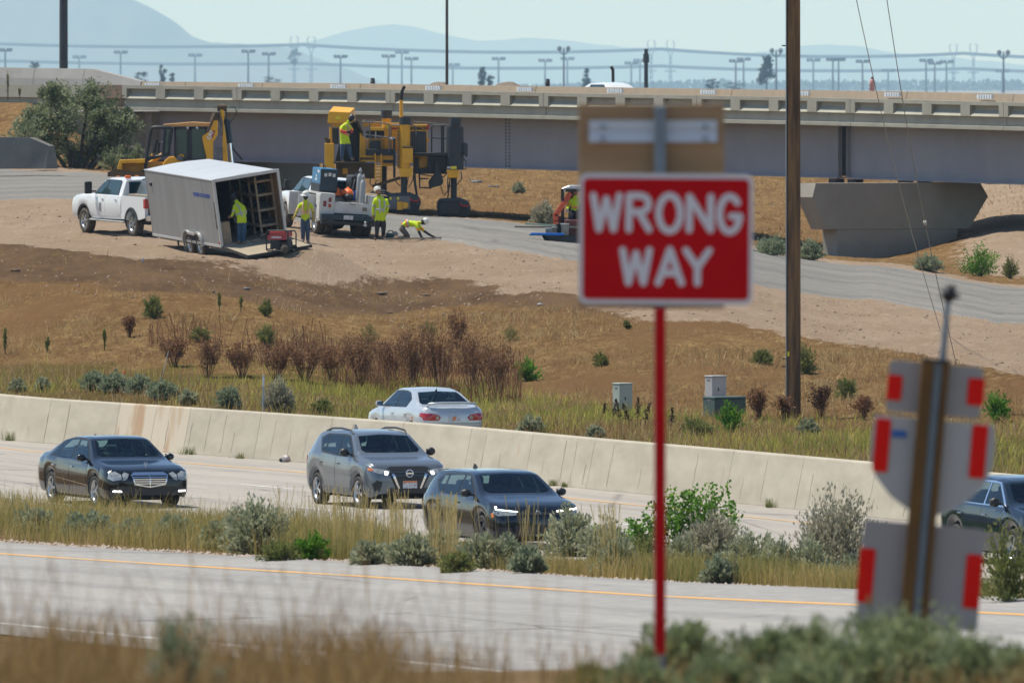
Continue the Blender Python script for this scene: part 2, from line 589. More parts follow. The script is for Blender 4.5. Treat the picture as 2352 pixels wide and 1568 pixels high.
def road_mat(name,c0,c1,c2,crack=(.1,.095,.09),joint=4.6,joint_w=.02,rub=(.2,.2,.2),lanes=3.7,off=0.0):
 """worn pavement laid along uv: u metres along the road, v metres across"""
 m=bpy.data.materials.new(name)
 m.use_nodes=True
 nt=m.node_tree
 L=nt.links
 b=nt.nodes['Principled BSDF']
 b.inputs['Roughness'].default_value=0.88
 b.inputs['Specular IOR Level'].default_value=0.0
 uv=nn(nt,'ShaderNodeUVMap')
 def noise(sc,st,det=7):
  mp=nn(nt,'ShaderNodeMapping')
  mp.inputs['Scale'].default_value=st
  L.new(uv.outputs[0],mp.inputs[0])
  n=nn(nt,'ShaderNodeTexNoise')
  n.inputs['Scale'].default_value=sc
  n.inputs['Detail'].default_value=det
  n.inputs['Roughness'].default_value=.65
  L.new(mp.outputs[0],n.inputs['Vector'])
  return n.outputs['Fac']
 def mix(f,a,c):
  mx=nn(nt,'ShaderNodeMix',data_type='RGBA')
  L.new(f,mx.inputs[0])
  for k,q in((6,a),(7,c)):
   if isinstance(q,tuple):
    mx.inputs[k].default_value=rgba(q)
   else:
    L.new(q,mx.inputs[k])
  return mx.outputs[2]
 def rng_(v,lo,hi,a=0.,c=1.):
  r=nn(nt,'ShaderNodeMapRange')
  for k,q in enumerate((lo,hi,a,c)):
   r.inputs[k+1].default_value=q
  L.new(v,r.inputs[0])
  return r.outputs[0]
 def math_(op,a,c):
  q=nn(nt,'ShaderNodeMath',operation=op)
  for k,w in enumerate((a,c)):
   if isinstance(w,(int,float)):
    q.inputs[k].default_value=w
   else:
    L.new(w,q.inputs[k])
  return q.outputs[0]
 big=noise(.5,(.12,1,1))
 fine=noise(5,(.3,1,1))
 col=mix(rng_(big,.35,.65),c0,c1)
 col=mix(rng_(fine,.5,.75),col,c2)
 sep=nn(nt,'ShaderNodeSeparateXYZ')
 L.new(uv.outputs[0],sep.inputs[0])
 v=math_('ADD',sep.outputs[1],-off)
 tr=math_('PINGPONG',v,lanes/4)
 tr=rng_(tr,lanes/4*.45,lanes/4,0.,.55)
 tr=math_('MULTIPLY',tr,rng_(big,.3,.6,.35,1.))
 col=mix(tr,col,rub)
 wob=noise(1.4,(.6,.6,1),5)
 u=math_('ADD',sep.outputs[0],math_('MULTIPLY',math_('SUBTRACT',wob,.5),.5))
 j=math_('PINGPONG',u,joint/2)
 jl=rng_(j,0.,joint_w,1.,0.)
 col=mix(math_('MULTIPLY',jl,rng_(fine,.35,.6,.3,.9)),col,crack)
 vo=nn(nt,'ShaderNodeTexVoronoi',feature='DISTANCE_TO_EDGE')
 mp=nn(nt,'ShaderNodeMapping')
 mp.inputs['Scale'].default_value=(.05,.26,1)
 L.new(uv.outputs[0],mp.inputs[0])
 L.new(mp.outputs[0],vo.inputs['Vector'])
 vo.inputs['Scale'].default_value=1.0
 cl=rng_(vo.outputs[0],.0,.012,1.,0.)
 col=mix(math_('MULTIPLY',cl,rng_(big,.45,.6,0.,.75)),col,crack)
 L.new(col,b.inputs['Base Color'])
 bp=nn(nt,'ShaderNodeBump')
 bp.inputs['Strength'].default_value=.4
 bp.inputs['Distance'].default_value=.01
 L.new(fine,bp.inputs['Height'])
 L.new(bp.outputs[0],b.inputs['Normal'])
 return m
M_SOIL=soil_mat()
M_FREE=road_mat('freeway concrete',(.38,.345,.305),(.31,.285,.255),(.42,.385,.345),rub=(.27,.25,.235),off=2.8)
M_RAMP=road_mat('ramp concrete',(.33,.315,.295),(.26,.252,.242),(.38,.36,.335),rub=(.215,.21,.21),lanes=3.7,off=1.0)
M_HAUL=road_mat('haul road surface',(.225,.212,.192),(.175,.168,.155),(.30,.275,.24),rub=(.145,.14,.133),joint=60,lanes=6.5)
M_VERGE=mat('verge soil',(.20,.135,.075),.95,spec=0,col2=(.10,.066,.036),scale=1.6,bump=.8,bscale=12)
M_PLAIN=mat('plain soil',(.24,.19,.13),.95,col2=(.17,.14,.10),scale=.01)
M_YEL=mat('yellow road paint',(.62,.33,.085),.7,col2=(.42,.31,.20),scale=1.2,stretch=(1,.3,1),lo=.5,hi=.7)
M_WHT=mat('white road paint',(.62,.61,.58),.7,col2=(.40,.38,.35),scale=1.2,lo=.42,hi=.62)
# ----------- ground sheets
def strip(name,pxs,fa,fb,nb,zf,m,attrs=None,lift=0.0,bury=0.0):
 """a sheet between two lines that run beside the road: fa(px), fb(px) give their depths"""
 pxs=np.asarray(pxs,float)
 t=np.linspace(0,1,nb)
 PX,T=np.meshgrid(pxs,t,indexing='ij')
 A,B=fa(pxs)[:,None],fb(pxs)[:,None]
 Y=A+(B-A)*T
 X=(PX-CX)*Y/FPX
 Z=zf(X,Y)+lift-bury*np.clip(1-np.minimum(T,1-T)*nb/3.0,0,1)
 n,k=PX.shape
 idx=np.arange(n*k).reshape(n,k)
 Fc=np.stack([idx[:-1,:-1],idx[1:,:-1],idx[1:,1:],idx[:-1,1:]],-1).reshape(-1,4)
 du=np.hypot(np.diff(X[:,0]),np.diff(Y[:,0]))
 U=np.concatenate([[0],np.cumsum(du)])[:,None]-(Y-Y[:,:1])*.93
 Vv=(Y[:,:1]-Y)*LANE
 uv=np.stack([U.ravel(),Vv.ravel()],-1)
 a=attrs(PX,Y,X)if attrs else None
 o=np_mesh(name,np.stack([X,Y,Z],-1).reshape(-1,3),Fc[:,::-1],m,None,uv=uv,smooth=True,attrs={k2:v.ravel()for k2,v in a.items()}if a else None)
 return tag(o,kind='structure')
def zone_attrs(PX,Y,X):
 D=Y-yb(PX)
 w=13.0*fbm(X,Y,.16,4,21)
 D2=D+w
 s=np.clip((D2-np.interp(PX,ZPX,Z_SAND))/5+.5,0,1)
 far=np.clip((D-np.interp(PX,ZPX,H_FAR)-4)/6,0,1)
 s=s*(1-far)+far*np.clip((PX-2150)/120,0,.9)*np.clip((90-np.abs(D-300))/30,0,1)
 k=np.clip((D2-np.interp(PX,ZPX,Z_DARK))/5+.5,0,1)*(1-np.clip((PX-1250)/350,0,1))*(1-far)
 g=np.clip((np.interp(PX,ZPX,Z_GREEN)-D2)/5+.5,0,1)
 return{'sand':s,'dark':k,'green':g}
pxg=np.arange(-700,3110,12.0)
strip('hillside',pxg,lambda p:yb(p)+15,lambda p:yb(p)+480,780,lambda X,Y:np.where(Y-yb(np.clip(CX+X*FPX/Y,-900,3400))<34,-0.47,hill_z(X,Y)),M_SOIL,zone_attrs)
def ragged(base,amp,seed):
 return lambda p:np.interp(p,ZPX,base)+yb(p)+amp*fbm(p*.01,p*0+3.1,1.0,5,seed)
strip('haul_road',np.arange(-600,3000,10.0),ragged(H_NEAR,9,31),ragged(H_FAR,7,41),60,hill_z,M_HAUL,lift=.03,bury=.09)
pxn=np.arange(-860,3380,20.0)
strip('opposite_road',pxn,lambda p:yb(p)+1.0,lambda p:yb(p)+37,3,lambda X,Y:np.zeros_like(Y)-.45,M_FREE)
strip('freeway',pxn,lambda p:yb(p)+1.0,lambda p:yb(p)-FREE_W/LANE,40,lambda X,Y:np.zeros_like(Y),M_FREE)
pxr=np.arange(-590,2890,20.0)
strip('ramp_road',pxr,lambda p:y_ramp(p)+R_FAR,lambda p:y_ramp(p)-R_NEAR,30,lambda X,Y:z_ramp(CX+X*FPX/Y),M_RAMP)
xs=np.arange(-60,60.1,0.6)
ys=np.concatenate([np.arange(-60,120,2.0),np.arange(120,262,0.6)])
XX,YY=np.meshgrid(xs,ys,indexing='ij')
pxx=np.clip(CX+XX*FPX/np.maximum(YY,1.0),-900,3400)
ZZ=np.where(YY>yb(pxx)-FREE_W/LANE,-0.06,near_z(XX,YY))
idx=np.arange(XX.size).reshape(XX.shape)
tag(np_mesh('verge_ground',np.stack([XX,YY,ZZ],-1).reshape(-1,3),np.stack([idx[:-1,:-1],idx[1:,:-1],idx[1:,1:],idx[:-1,1:]],-1).reshape(-1,4),M_VERGE,smooth=True),kind='structure')
tag(np_mesh('plain_ground',[(-60000,-3000,-1.8),(60000,-3000,-1.8),(60000,100000,-1.8),(-60000,100000,-1.8)],[(0,1,2,3)],M_PLAIN),kind='structure')
def line(name,off,w,m,base,zf,lift,dash=None,p0=-850,p1=3370):
 V,Fq=[],[]
 if dash:
  pp=np.arange(p0,p1,4.0)
  yy_=base(pp)-off/LANE
  xx_=(pp-CX)*yy_/FPX
  s=np.concatenate([[0],np.cumsum(np.hypot(np.diff(xx_),np.diff(yy_)))])
  n=int(s[-1]//dash[1])
  segs=[np.interp(np.linspace(i*dash[1]+dash[2],i*dash[1]+dash[0]+dash[2],4),s,pp)for i in range(n)]
 else:
  segs=[np.arange(p0,p1,20.0)]
 for sg in segs:
  k=len(V)
  for p in sg:
   for o in(off,off+w):
    y=float(base(p))-o/LANE
    x=(p-CX)*y/FPX
    V.append((x,y,float(zf(p))+lift))
  for i in range(len(sg)-1):
   a=k+2*i
   Fq.append((a,a+1,a+3,a+2))
 return tag(np_mesh(name,V,Fq,m),kind='structure')
z0=lambda p:0.0
line('yellow_edge_line',2.35,.16,M_YEL,yb,z0,.005)
line('white_lane_dashes',6.4,.14,M_WHT,yb,z0,.005,(3.2,12.2,4.0))
line('white_lane_dashes',10.2,.14,M_WHT,yb,z0,.005,(3.2,12.2,7.0))
line('white_edge_line',14.2,.16,M_WHT,yb,z0,.005)
line('ramp_yellow_line',-.1,.2,M_YEL,y_ramp,z_ramp,.005,None,-580,2880)
line('ramp_white_line',9.5,.2,M_WHT,y_ramp,z_ramp,.005,None,-580,2880)
# ----------- concrete barrier between the carriageways
M_BAR=mat('barrier concrete',(.50,.45,.36),.9,spec=.1,col2=(.40,.355,.28),scale=.8,stretch=(1,1,2.5),lo=.35,hi=.7,bump=.25,bscale=40,dirt=(.40,.27,.16),dirt_lo=.66,dirt_hi=.8,dirt_scale=.35)
M_BARR=mat('rust stained barrier',(.52,.45,.345),.9,col2=(.40,.27,.16),scale=.9,stretch=(1.4,1.4,.3),lo=.45,hi=.62,bump=.25,bscale=40)
M_STAIN=mat('dirty joint',(.20,.165,.12),.95,col2=(.36,.30,.22),scale=3)
PROF=[(0,-.1),(0,.02),(.215,1.07),(.235,1.1),(.43,1.1),(.45,1.07),(.665,.02),(.665,-.5)]
pp=np.arange(-850,3370,2.0)
yy_=yb(pp)
bx=(pp-CX)*yy_/FPX
k9=np.ones(61)/61
bx=np.convolve(np.pad(bx,30,mode='reflect',reflect_type='odd'),k9,'valid')
by=np.convolve(np.pad(yy_,30,mode='reflect',reflect_type='odd'),k9,'valid')
bs=np.concatenate([[0],np.cumsum(np.hypot(np.diff(bx),np.diff(by)))])
def bar_at(s):
 x,y=np.interp(s,bs,bx),np.interp(s,bs,by)
 x2,y2=np.interp(s+.2,bs,bx),np.interp(s+.2,bs,by)
 d=Vector((x2-x,y2-y,0)).normalized()
 return Vector((x,y,0)),d,Vector((-d.y,d.x,0))
barrier=thing('concrete_barrier','long pale concrete median barrier with joints and cracks behind the oncoming cars','barrier',bar_at(bs[-1]/2)[0])
bo=barrier.location
seg_l,s0=4.4,1.1
n_seg=int(bs[-1]/seg_l)
for i in range(n_seg):
 a,b_=s0+i*seg_l,s0+(i+1)*seg_l-.018
 if b_>bs[-1]:
  break
 mb=MB()
 rows=[]
 for s in np.linspace(a,b_,4):
  o,d,nrm=bar_at(s)
  rows.append([o+nrm*q[0]+Vector((0,0,q[1]))-bo for q in PROF])
 n=len(PROF)
 vs=[v for r in rows for v in r]
 fs=[(j*n+k,j*n+k+1,(j+1)*n+k+1,(j+1)*n+k)for j in range(3)for k in range(n-1)]
 fs+=[list(range(n)),list(range(3*n,4*n))[::-1]]
 mb.add(vs,fs)
 pm_=float(np.interp((a+b_)/2,bs,CX+bx*FPX/by))
 sg=mb.build('barrier_segment',M_BARR if 215<pm_<345 else M_BAR,barrier)
mb=MB()
for i in range(int(bs[-1]/1.1)):
 s=1.0+i*1.1+rnd.uniform(-.4,.4)
 if rnd.random()<.25:
  continue
 top=rnd.choice([.55,.75,.95,1.0])if rnd.random()<.6 else rnd.uniform(.35,.6)
 zs=np.linspace(top,.09,6)
 o,d,nrm=bar_at(min(s,bs[-1]-.5))
 w=rnd.uniform(.006,.02)
 pts=[]
 for z in zs:
  f=float(np.interp(z,[.02,1.07],[0,.215]))
  pts.append((o+d*(rnd.uniform(-.025,.025))+nrm*(f-.003)+Vector((0,0,z))-bo,w*rnd.uniform(.5,1.3)))
 for(p,w0),(q,w1)in zip(pts[:-1],pts[1:]):
  mb.add([p-d*w0,p+d*w0,q+d*w1,q-d*w1],[(0,1,2,3)])
tag(mb.build('crack',M_STAIN,barrier,fix=False),kind='stuff')
# ----------- air
HZ_FAR,HZ_DENS=80000.0,1.0/21000.0
hz=bpy.data.materials.new('haze')
hz.use_nodes=True
nt=hz.node_tree
nt.nodes.remove(nt.nodes['Principled BSDF'])
pv=nn(nt,'ShaderNodeVolumePrincipled')
pv.inputs['Color'].default_value=(.46,.72,1.0,1)
pv.inputs['Absorption Color'].default_value=(.55,.93,1,1)
pv.inputs['Density'].default_value=HZ_DENS
pv.inputs['Anisotropy'].default_value=0.0
nt.links.new(pv.outputs[0],nt.nodes['Material Output'].inputs['Volume'])
mb=MB()
mb.box((-14000,-80,-2.8),(14000,HZ_FAR,560))
hazeo=mb.build('haze',hz)
tag(hazeo,kind='stuff')
# ----------- bridge
M_CONC=mat('bridge concrete',(.40,.385,.31),.9,col2=(.33,.315,.255),scale=1.1,stretch=(1,1,.35),bump=.3,bscale=25,dirt=(.27,.24,.18),dirt_lo=.58,dirt_hi=.8,dirt_scale=.6)
M_CONC_G=mat('grey concrete',(.33,.315,.29),.9,col2=(.27,.255,.235),scale=.8,bump=.3,bscale=25)
M_CONC_B=mat('brown stained concrete',(.37,.275,.185),.9,col2=(.29,.235,.17),scale=1.2,stretch=(1.6,1.6,.3),bump=.2)
M_RUSTST=mat('rust stained concrete',(.29,.20,.14),.9,col2=(.16,.105,.075),scale=2.4,stretch=(2,2,.5),bump=.3)
M_GIRD=mat('painted girder steel',(.30,.295,.315),.6,col2=(.255,.25,.27),scale=.5,spec=.25)
M_GIRD_D=mat('dark fittings and gap shade',(.03,.028,.03),.7)
M_PIER=mat('pier concrete',(.33,.30,.25),.9,col2=(.27,.245,.20),scale=.6,bump=.3,bscale=18,dirt=(.2,.17,.13),dirt_lo=.6,dirt_hi=.85,dirt_scale=.5)
M_MARK=mat('white marker plate',(.78,.80,.80),.5,col2=(.60,.62,.62),scale=6)
UNIT=3.05
NTOP=[(-900,186),(-200,191),(0,193),(280,195.5),(797,203.6),(1327,214.8),(1851,224),(2352,236),(3000,252)]
FTOP=[(326,187.5),(823,192),(1587,204),(2080,210.5),(2352,217),(3100,233)]
def curve_y(tab,px):return float(np.interp(px,[a for a,_ in tab],[b for _,b in tab]))
def bridge_step(x,y,sgn):
 t=x/y
 val=28.85*y/FPX
 ph=math.atan(t)
 th=ph+math.acos(val/math.sqrt(1+t*t))
 return x+sgn*math.cos(th)*.25,y-sgn*math.sin(th)*.25
bx0=(280-CX)*560/FPX
fw,x,y=[(bx0,560.0)],bx0,560.0
while CX+x*FPX/y<2750:
 x,y=bridge_step(x,y,1)
 fw.append((x,y))
bk,x,y=[],bx0,560.0
while CX+x*FPX/y>-520:
 x,y=bridge_step(x,y,-1)
 bk.append((x,y))
BC=np.array(bk[::-1]+fw)
BS=(np.arange(len(BC))-len(bk))*.25
def bz_top(x,y):return CZ-(curve_y(NTOP,CX+x*FPX/y)-HOR)*y/FPX
def bpt(s,n=0.0,dz=0.0):
 """a point of the bridge: s along it, n out towards the camera, dz from the parapet top"""
 x,y=np.interp(s,BS,BC[:,0]),np.interp(s,BS,BC[:,1])
 x2,y2=np.interp(s+.3,BS,BC[:,0]),np.interp(s+.3,BS,BC[:,1])
 x1,y1=np.interp(s-.3,BS,BC[:,0]),np.interp(s-.3,BS,BC[:,1])
 d=Vector((x2-x1,y2-y1,0)).normalized()
 nn_=Vector((d.y,-d.x,0))
 return Vector((x,y,bz_top(x,y)+dz))+nn_*n
bridge=thing('road_bridge','long concrete and steel girder bridge with recessed parapet panels crossing the scene','bridge',bpt(30,0,-6))
BO=bridge.location.copy()
S_END=BS[-1]-.4
def sweep(mb,prof,s0,s1,step=2.0,m=0,cap=True):
 ss=np.linspace(s0,s1,max(2,int(abs(s1-s0)/step)+1))
 vs=[bpt(s,n_,z_)-BO for s in ss for n_,z_ in prof]
 k=len(prof)
 fs=[(j*k+i,j*k+(i+1)%k,(j+1)*k+(i+1)%k,(j+1)*k+i)for j in range(len(ss)-1)for i in range(k)]
 if cap:
  fs+=[list(range(k)),list(range((len(ss)-1)*k,len(ss)*k))[::-1]]
 mb.add(vs,fs,m)
 return mb
n_units=int(S_END/UNIT)
for u in range(n_units):
 s0=u*UNIT
 e0=.018 if u%4==3 else 0.0
 e1=.018 if u%4==2 else 0.0
 a,b=s0+e0,s0+UNIT-e1
 u0,u1=s0+.37,s0+UNIT-.37
 q=lambda s,n_,z_:bpt(s,n_,z_)-BO
 mb=MB()
 D=-.24
 V={'a0':q(a,0,0),'b0':q(b,0,0),'a1':q(a,0,-.16),'b1':q(b,0,-.16),'a2':q(a,0,-.63),'b2':q(b,0,-.63),'c1':q(u0,0,-.16),'d1':q(u1,0,-.16),'c2':q(u0,0,-.63),'d2':q(u1,0,-.63),'e1':q(u0,D,-.16),'f1':q(u1,D,-.16),'e2':q(u0,D,-.36),'f2':q(u1,D,-.36),'a3':q(a,-.17,-.66),'b3':q(b,-.17,-.66),'a4':q(a,-.17,-1.03),'b4':q(b,-.17,-1.03),'a5':q(a,-.02,-1.05),'b5':q(b,-.02,-1.05),'a6':q(a,-.02,-1.2),'b6':q(b,-.02,-1.2),'a7':q(a,-.36,-1.2),'b7':q(b,-.36,-1.2),'a8':q(a,-.36,0),'b8':q(b,-.36,0),}
 names=list(V)
 ix={k:i for i,k in enumerate(names)}
 F_=['a0 b0 b1 d1 c1 a1','a1 c1 c2 a2','d1 b1 b2 d2','c1 d1 f1 e1','e1 f1 f2 e2','e2 f2 d2 c2','c1 e1 e2 c2','d1 d2 f2 f1','a2 c2 d2 b2 b3 a3','a3 b3 b4 a4','a4 b4 b5 a5','a5 b5 b6 a6','a6 b6 b7 a7','a7 b7 b8 a8','a8 b8 b0 a0','a0 a1 a2 a3 a4 a5 a6 a7 a8','b8 b7 b6 b5 b4 b3 b2 b1 b0']
 mb.add([V[k]for k in names],[[ix[k]for k in f.split()]for f in F_])
 mb.build('parapet_panel',M_CONC,bridge)
PLAIN=[(0,0),(0,-.63),(-.17,-.66),(-.17,-1.03),(-.02,-1.05),(-.02,-1.2),(-.36,-1.2),(-.36,0)]
for s0,s1,mm in((-26,-4.4,M_CONC),(-4.385,-1.30,M_CONC),(-1.24,-.02,M_RUSTST)):
 sweep(MB(),PLAIN,s0,s1,1.5).build('approach_wall',mm,bridge)
sweep(MB(),[(.004,-.02),(.004,-.63),(-.166,-.665),(-.166,-1.03),(-.016,-1.055),(-.016,-1.19),(-.2,-1.19),(-.2,-.02)],-2.6,-1.32,1.0).build('stained_wall',M_RUSTST,bridge)
sweep(MB(),[(-.34,-.95),(-.34,-1.19),(-12.6,-.85),(-12.6,-.6)],-26,S_END,4).build('deck',M_CONC_G,bridge)
S_PIER=float(np.interp(1884,CX+BC[:,0]*FPX/BC[:,1],BS))
for n_,mm in((-1.35,M_GIRD),(-5.0,M_GIRD),(-8.6,M_GIRD)):
 for s0,s1 in((1.2,S_PIER-.32),(S_PIER+.32,S_END)):
  mb=MB()
  sweep(mb,[(n_+.02,-1.19),(n_+.02,-3.48),(n_-.02,-3.48),(n_-.02,-1.19)],s0,s1,3)
  sweep(mb,[(n_+.25,-3.48),(n_+.25,-3.54),(n_-.25,-3.54),(n_-.25,-3.48)],s0,s1,3)
  mb.build('girder',mm,bridge)
 mb=MB()
 sweep(mb,[(n_-.05,-1.19),(n_-.05,-3.3),(n_-.2,-3.3),(n_-.2,-1.19)],S_PIER-.34,S_PIER+.34,1)
 mb.build('girder_gap_shade',M_GIRD_D,bridge)  # near-black plate that stands in for the darkness of the gap between girders
 mb=MB()
 sweep(mb,[(n_+.2,-1.2),(n_+.2,-3.47),(n_+.02,-3.47),(n_+.02,-1.2)],S_PIER-.36,S_PIER-.33,1)
 sweep(mb,[(n_+.2,-1.2),(n_+.2,-3.47),(n_+.02,-3.47),(n_+.02,-1.2)],S_PIER+.33,S_PIER+.36,1)
 mb.build('end_stiffener',M_GIRD,bridge)
 for off in(-.75,.75):
  sweep(MB(),[(n_+.22,-3.56),(n_+.22,-3.8),(n_-.22,-3.8),(n_-.22,-3.56)],S_PIER+off-.3,S_PIER+off+.3,1).build('bearing',M_GIRD_D,bridge)
s_sp=float(np.interp(1112,CX+BC[:,0]*FPX/BC[:,1],BS))
mb=MB()
for k in range(15):
 for dx in(-.14,.14):
  p=bpt(s_sp+dx,-1.31,-1.3-k*.15)-BO
  mb.cbox(p,(.05,.05,.06))
mb.build('splice_bolts',M_GIRD_D,bridge)
FAR_N=-12.6
fs_=np.arange(-60,S_END,.5)
fp_=[bpt(s,FAR_N)for s in fs_]
fpx=np.array([CX+p.x*FPX/p.y for p in fp_])
def far_part(name,px0,px1,tab,m,step=18):
 pts=[]
 for px in np.arange(px0,px1+.01,step):
  s=float(np.interp(px,fpx,fs_))
  p=bpt(s,FAR_N)
  z=CZ-(curve_y(tab,px)-HOR)*p.y/FPX
  d=(bpt(s+.5,FAR_N)-bpt(s-.5,FAR_N))
  d.z=0
  d.normalize()
  n_=Vector((d.y,-d.x,0))
  pts.append((Vector((p.x,p.y,0)),n_,z))
 pr=[(.0,0),(.14,-.5),(.2,-1.1),(-.4,-1.3),(-.3,0)]
 vs=[a+n_*q[0]+Vector((0,0,z+q[1]))-BO for a,n_,z in pts for q in pr]
 k=len(pr)
 fs2=[(j*k+i,j*k+(i+1)%k,(j+1)*k+(i+1)%k,(j+1)*k+i)for j in range(len(pts)-1)for i in range(k)]
 fs2+=[list(range(k)),list(range((len(pts)-1)*k,len(pts)*k))[::-1]]
 mb=MB()
 mb.add(vs,fs2)
 return mb.build(name,m,bridge)
prev=327
for j in(428,604,830,1010,1233,1430,1683,1860,2085,2330,2560):
 far_part('far_parapet',prev,j-1.2,FTOP,M_CONC_B,(j-1.2-prev)/9)
 prev=j
WTOP=[(-600,148),(0,155.5),(210,158.5),(324,187)]
prev=-420
for j in(-60,82,196,325):
 far_part('far_approach_wall',prev,j-1.0,WTOP,M_CONC_G,(j-1-prev)/12)
 prev=j
for px in(358,573,785,1003,1213,1421,1635,1850,2058,2271):
 s=float(np.interp(px,fpx,fs_))
 p=bpt(s,FAR_N)
 yv=curve_y(FTOP,px)+7.5
 d=(bpt(s+.5,FAR_N)-bpt(s-.5,FAR_N)).normalized()
 n_=Vector((d.y,-d.x,0))
 c=Vector((p.x,p.y,CZ-(yv-HOR)*p.y/FPX))+n_*.2-BO
 mb=MB()
 for k in range(12):
  a=c+d*((k-5.5)*.098)
  Mx=Matrix.Translation(a)@Matrix(((d.x,-n_.x,0,0),(d.y,-n_.y,0,0),(0,0,1,0),(0,0,0,1)))
  mb.box((-.046,-.04-.03*(k%2),-.1),(.046,.05,.1),0,Mx)
 mb.build('marker_plate',M_MARK,bridge)
mb=MB()
AB=[(-.9,1.0,-5.2),]
for s0,s1,n0,n1,z0_,z1_ in((-7.5,.55,-.35,-11,-1.32,-5.5),(.55,1.15,-.9,-11,-1.25,-5.5)):
 sweep(mb,[(n0,z0_),(n0,z1_),(n1,z1_),(n1,z0_)],s0,s1,4)
mb.build('abutment',M_PIER,bridge)
pd=(bpt(S_PIER+1,0)-bpt(S_PIER-1,0))
pd.z=0
pd.normalize()
pn=Vector((pd.y,-pd.x,0))
Yp=506.0
sp=FPX/Yp
po=P(1866,601,Yp)
wid=-pn
kx=abs(wid.x)+wid.y*(1866-CX)/FPX*-1
def pier_pt(px,py,v):
 u=(px-1866)/sp/.86
 return po+wid*u-pd*v+Vector((0,0,(601-py)/sp))-BO
cap_f=[(1874,421),(1866,453),(1899,527.5),(2240,527.5),(2285,454),(2266,421)]
col_f=[(1925,528),(1928,640),(2204,640),(2213,528)]
mb=MB()
for poly,v0,v1 in((cap_f,0,1.2),(col_f,.03,1.17)):
 k=len(poly)
 vs=[pier_pt(a,b,v0)for a,b in poly]+[pier_pt(a,b,v1)for a,b in poly]
 mb.add(vs,[list(range(k)),list(range(k,2*k))[::-1]]+[((i+1)%k,i,k+i,k+(i+1)%k)for i in range(k)])
mb.build('pier',M_PIER,bridge)
mb=MB()
F0=Front(0,384,492)
top=[(-260,312),(60,316),(95,331),(105,335.5)]
prof=[(0,0),(.06,.02)]
vs=[]
for px,py in top:
 for y_,zz,dx in((0,F0.z(388),0),(.28,F0.z(py),0),(.75,F0.z(py),0),(1.05,F0.z(388),0)):
  vs.append((F0.x(px)-(.05 if False else 0)+y_*.45,y_,zz))
k=4
mb.add(vs,[(j*k+i,j*k+(i+1)%k,(j+1)*k+(i+1)%k,(j+1)*k+i)for j in range(3)for i in range(k)]+[[0,1,2,3],[15,14,13,12]])
w=mb.build('barrier_end',mat('shade toned wall concrete',(.20,.19,.165),.95,spec=.1,col2=(.15,.142,.125),scale=1.2),loc=F0.o)  # darker copy of the grey concrete, the shade on this side put into its colour
tag(w,'grey concrete wall end that slopes down beside the leafy tree','wall')
# ----------- things on and just beyond the bridge
M_STEEL=mat('galvanised steel',(.30,.31,.31),.55,.5,col2=(.22,.225,.225),scale=3)
M_DKST=mat('weathered dark pole',(.075,.085,.088),.8,col2=(.05,.055,.055),scale=3)
M_BRPOLE=mat('brown weathered pole',(.12,.095,.075),.8,col2=(.06,.05,.045),scale=5)
def post(name,label,cat,px,py0,py1,w,Y,m,top=1.0,cap=None,group=None):
 a,b=P(px,py1,Y),P(px,py0,Y)
 o=thing(name,label,cat,(a.x,a.y,a.z),group=group)
 mb=MB()
 h=b.z-a.z
 r=w*Y/FPX/2
 mb.cyl((0,0,0),(0,0,h),r,r*top,14)
 mb.build('pole_shaft',m,o)
 if cap:
  cap(o,h,r)
 return o
def collar(o,h,r):
 mb=MB()
 mb.cyl((0,0,0.0),(0,0,.12),r*1.5,n=14)
 mb.build('base_plate',M_DKST,o)
post('light_pole','thick dark grey pole rising behind the wall at the left end of the bridge','pole',146,-260,200,20,640,M_DKST,.9,collar)
post('steel_mast','thin straight brown mast standing alone behind the middle of the bridge','pole',1026.5,-260,215,7,640,M_BRPOLE,.8,collar)
def pole_top(o,h,r):
 mb=MB()
 mb.cyl((0,0,h*.72),(0,0,h*.9),r*1.5,r*1.35,12)
 mb.cyl((0,0,h*.9),(0,0,h*1.0),r*.7,r*.5,12)
 mb.build('transformer',M_DKST,o)
post('utility_stub','dark stubby pole with a swollen top just beyond the bridge','pole',1484,113,225,10,1000,M_DKST,.9,pole_top)
def bend(o,h,r):
 mb=MB()
 mb.tube([(0,0,h*.96),(-.01,0,h*1.02),(-.05,0,h*1.08),(-.09,0,h*1.14)],r*1.05,10)
 mb.build('bent_tip',M_BRPOLE,o)
post('exhaust_stack','brown exhaust stack with bent tip rising above the white vehicle on the bridge','exhaust pipe',1408,162,225,7,575,M_BRPOLE,1,bend)
for px,py in((856,181),(1258,183)):
 a=P(px,205,590)
 o=thing('barrier_drum','small black drum top showing over the parapet '+('left of the tall thin mast' if px<1000 else 'right of the tall thin mast'),'drum',a)
 h=(205-py)*590/FPX
 MB().lathe([(.11,0),(.11,h*.6),(.125,h*.62),(.125,h*.7),(.11,h*.72),(.105,h)],14).build('drum_body',M_DKST,o)
 MB().lathe([(.09,h),(.09,h+.02),(.03,h+.04)],14).build('drum_lid',M_DKST,o)
M_RED_W=mat('faded red plastic',(.62,.20,.19),.6,col2=(.62,.45,.42),scale=5,stretch=(.5,.5,2))
a=P(2003,218,590)
o=thing('channelizer_drum','slim faded red and white channelizer standing on the bridge deck near its right end','traffic drum',a)
hh=40*590/FPX
MB().lathe([(.15,0),(.14,hh*.3),(.145,hh*.32),(.13,hh*.6),(.135,hh*.62),(.11,hh*.86),(.05,hh*.9)],16).build('drum_body',M_RED_W,o)
MB().lathe([(.05,hh*.9),(.055,hh*.93),(.05,hh*1.02),(.0,hh*1.04)],12).build('drum_handle',M_DKST,o)
M_HEAP=mat('brown earth heap',(.20,.15,.105),.95,col2=(.13,.10,.07),scale=1.5,bump=.8,bscale=6)
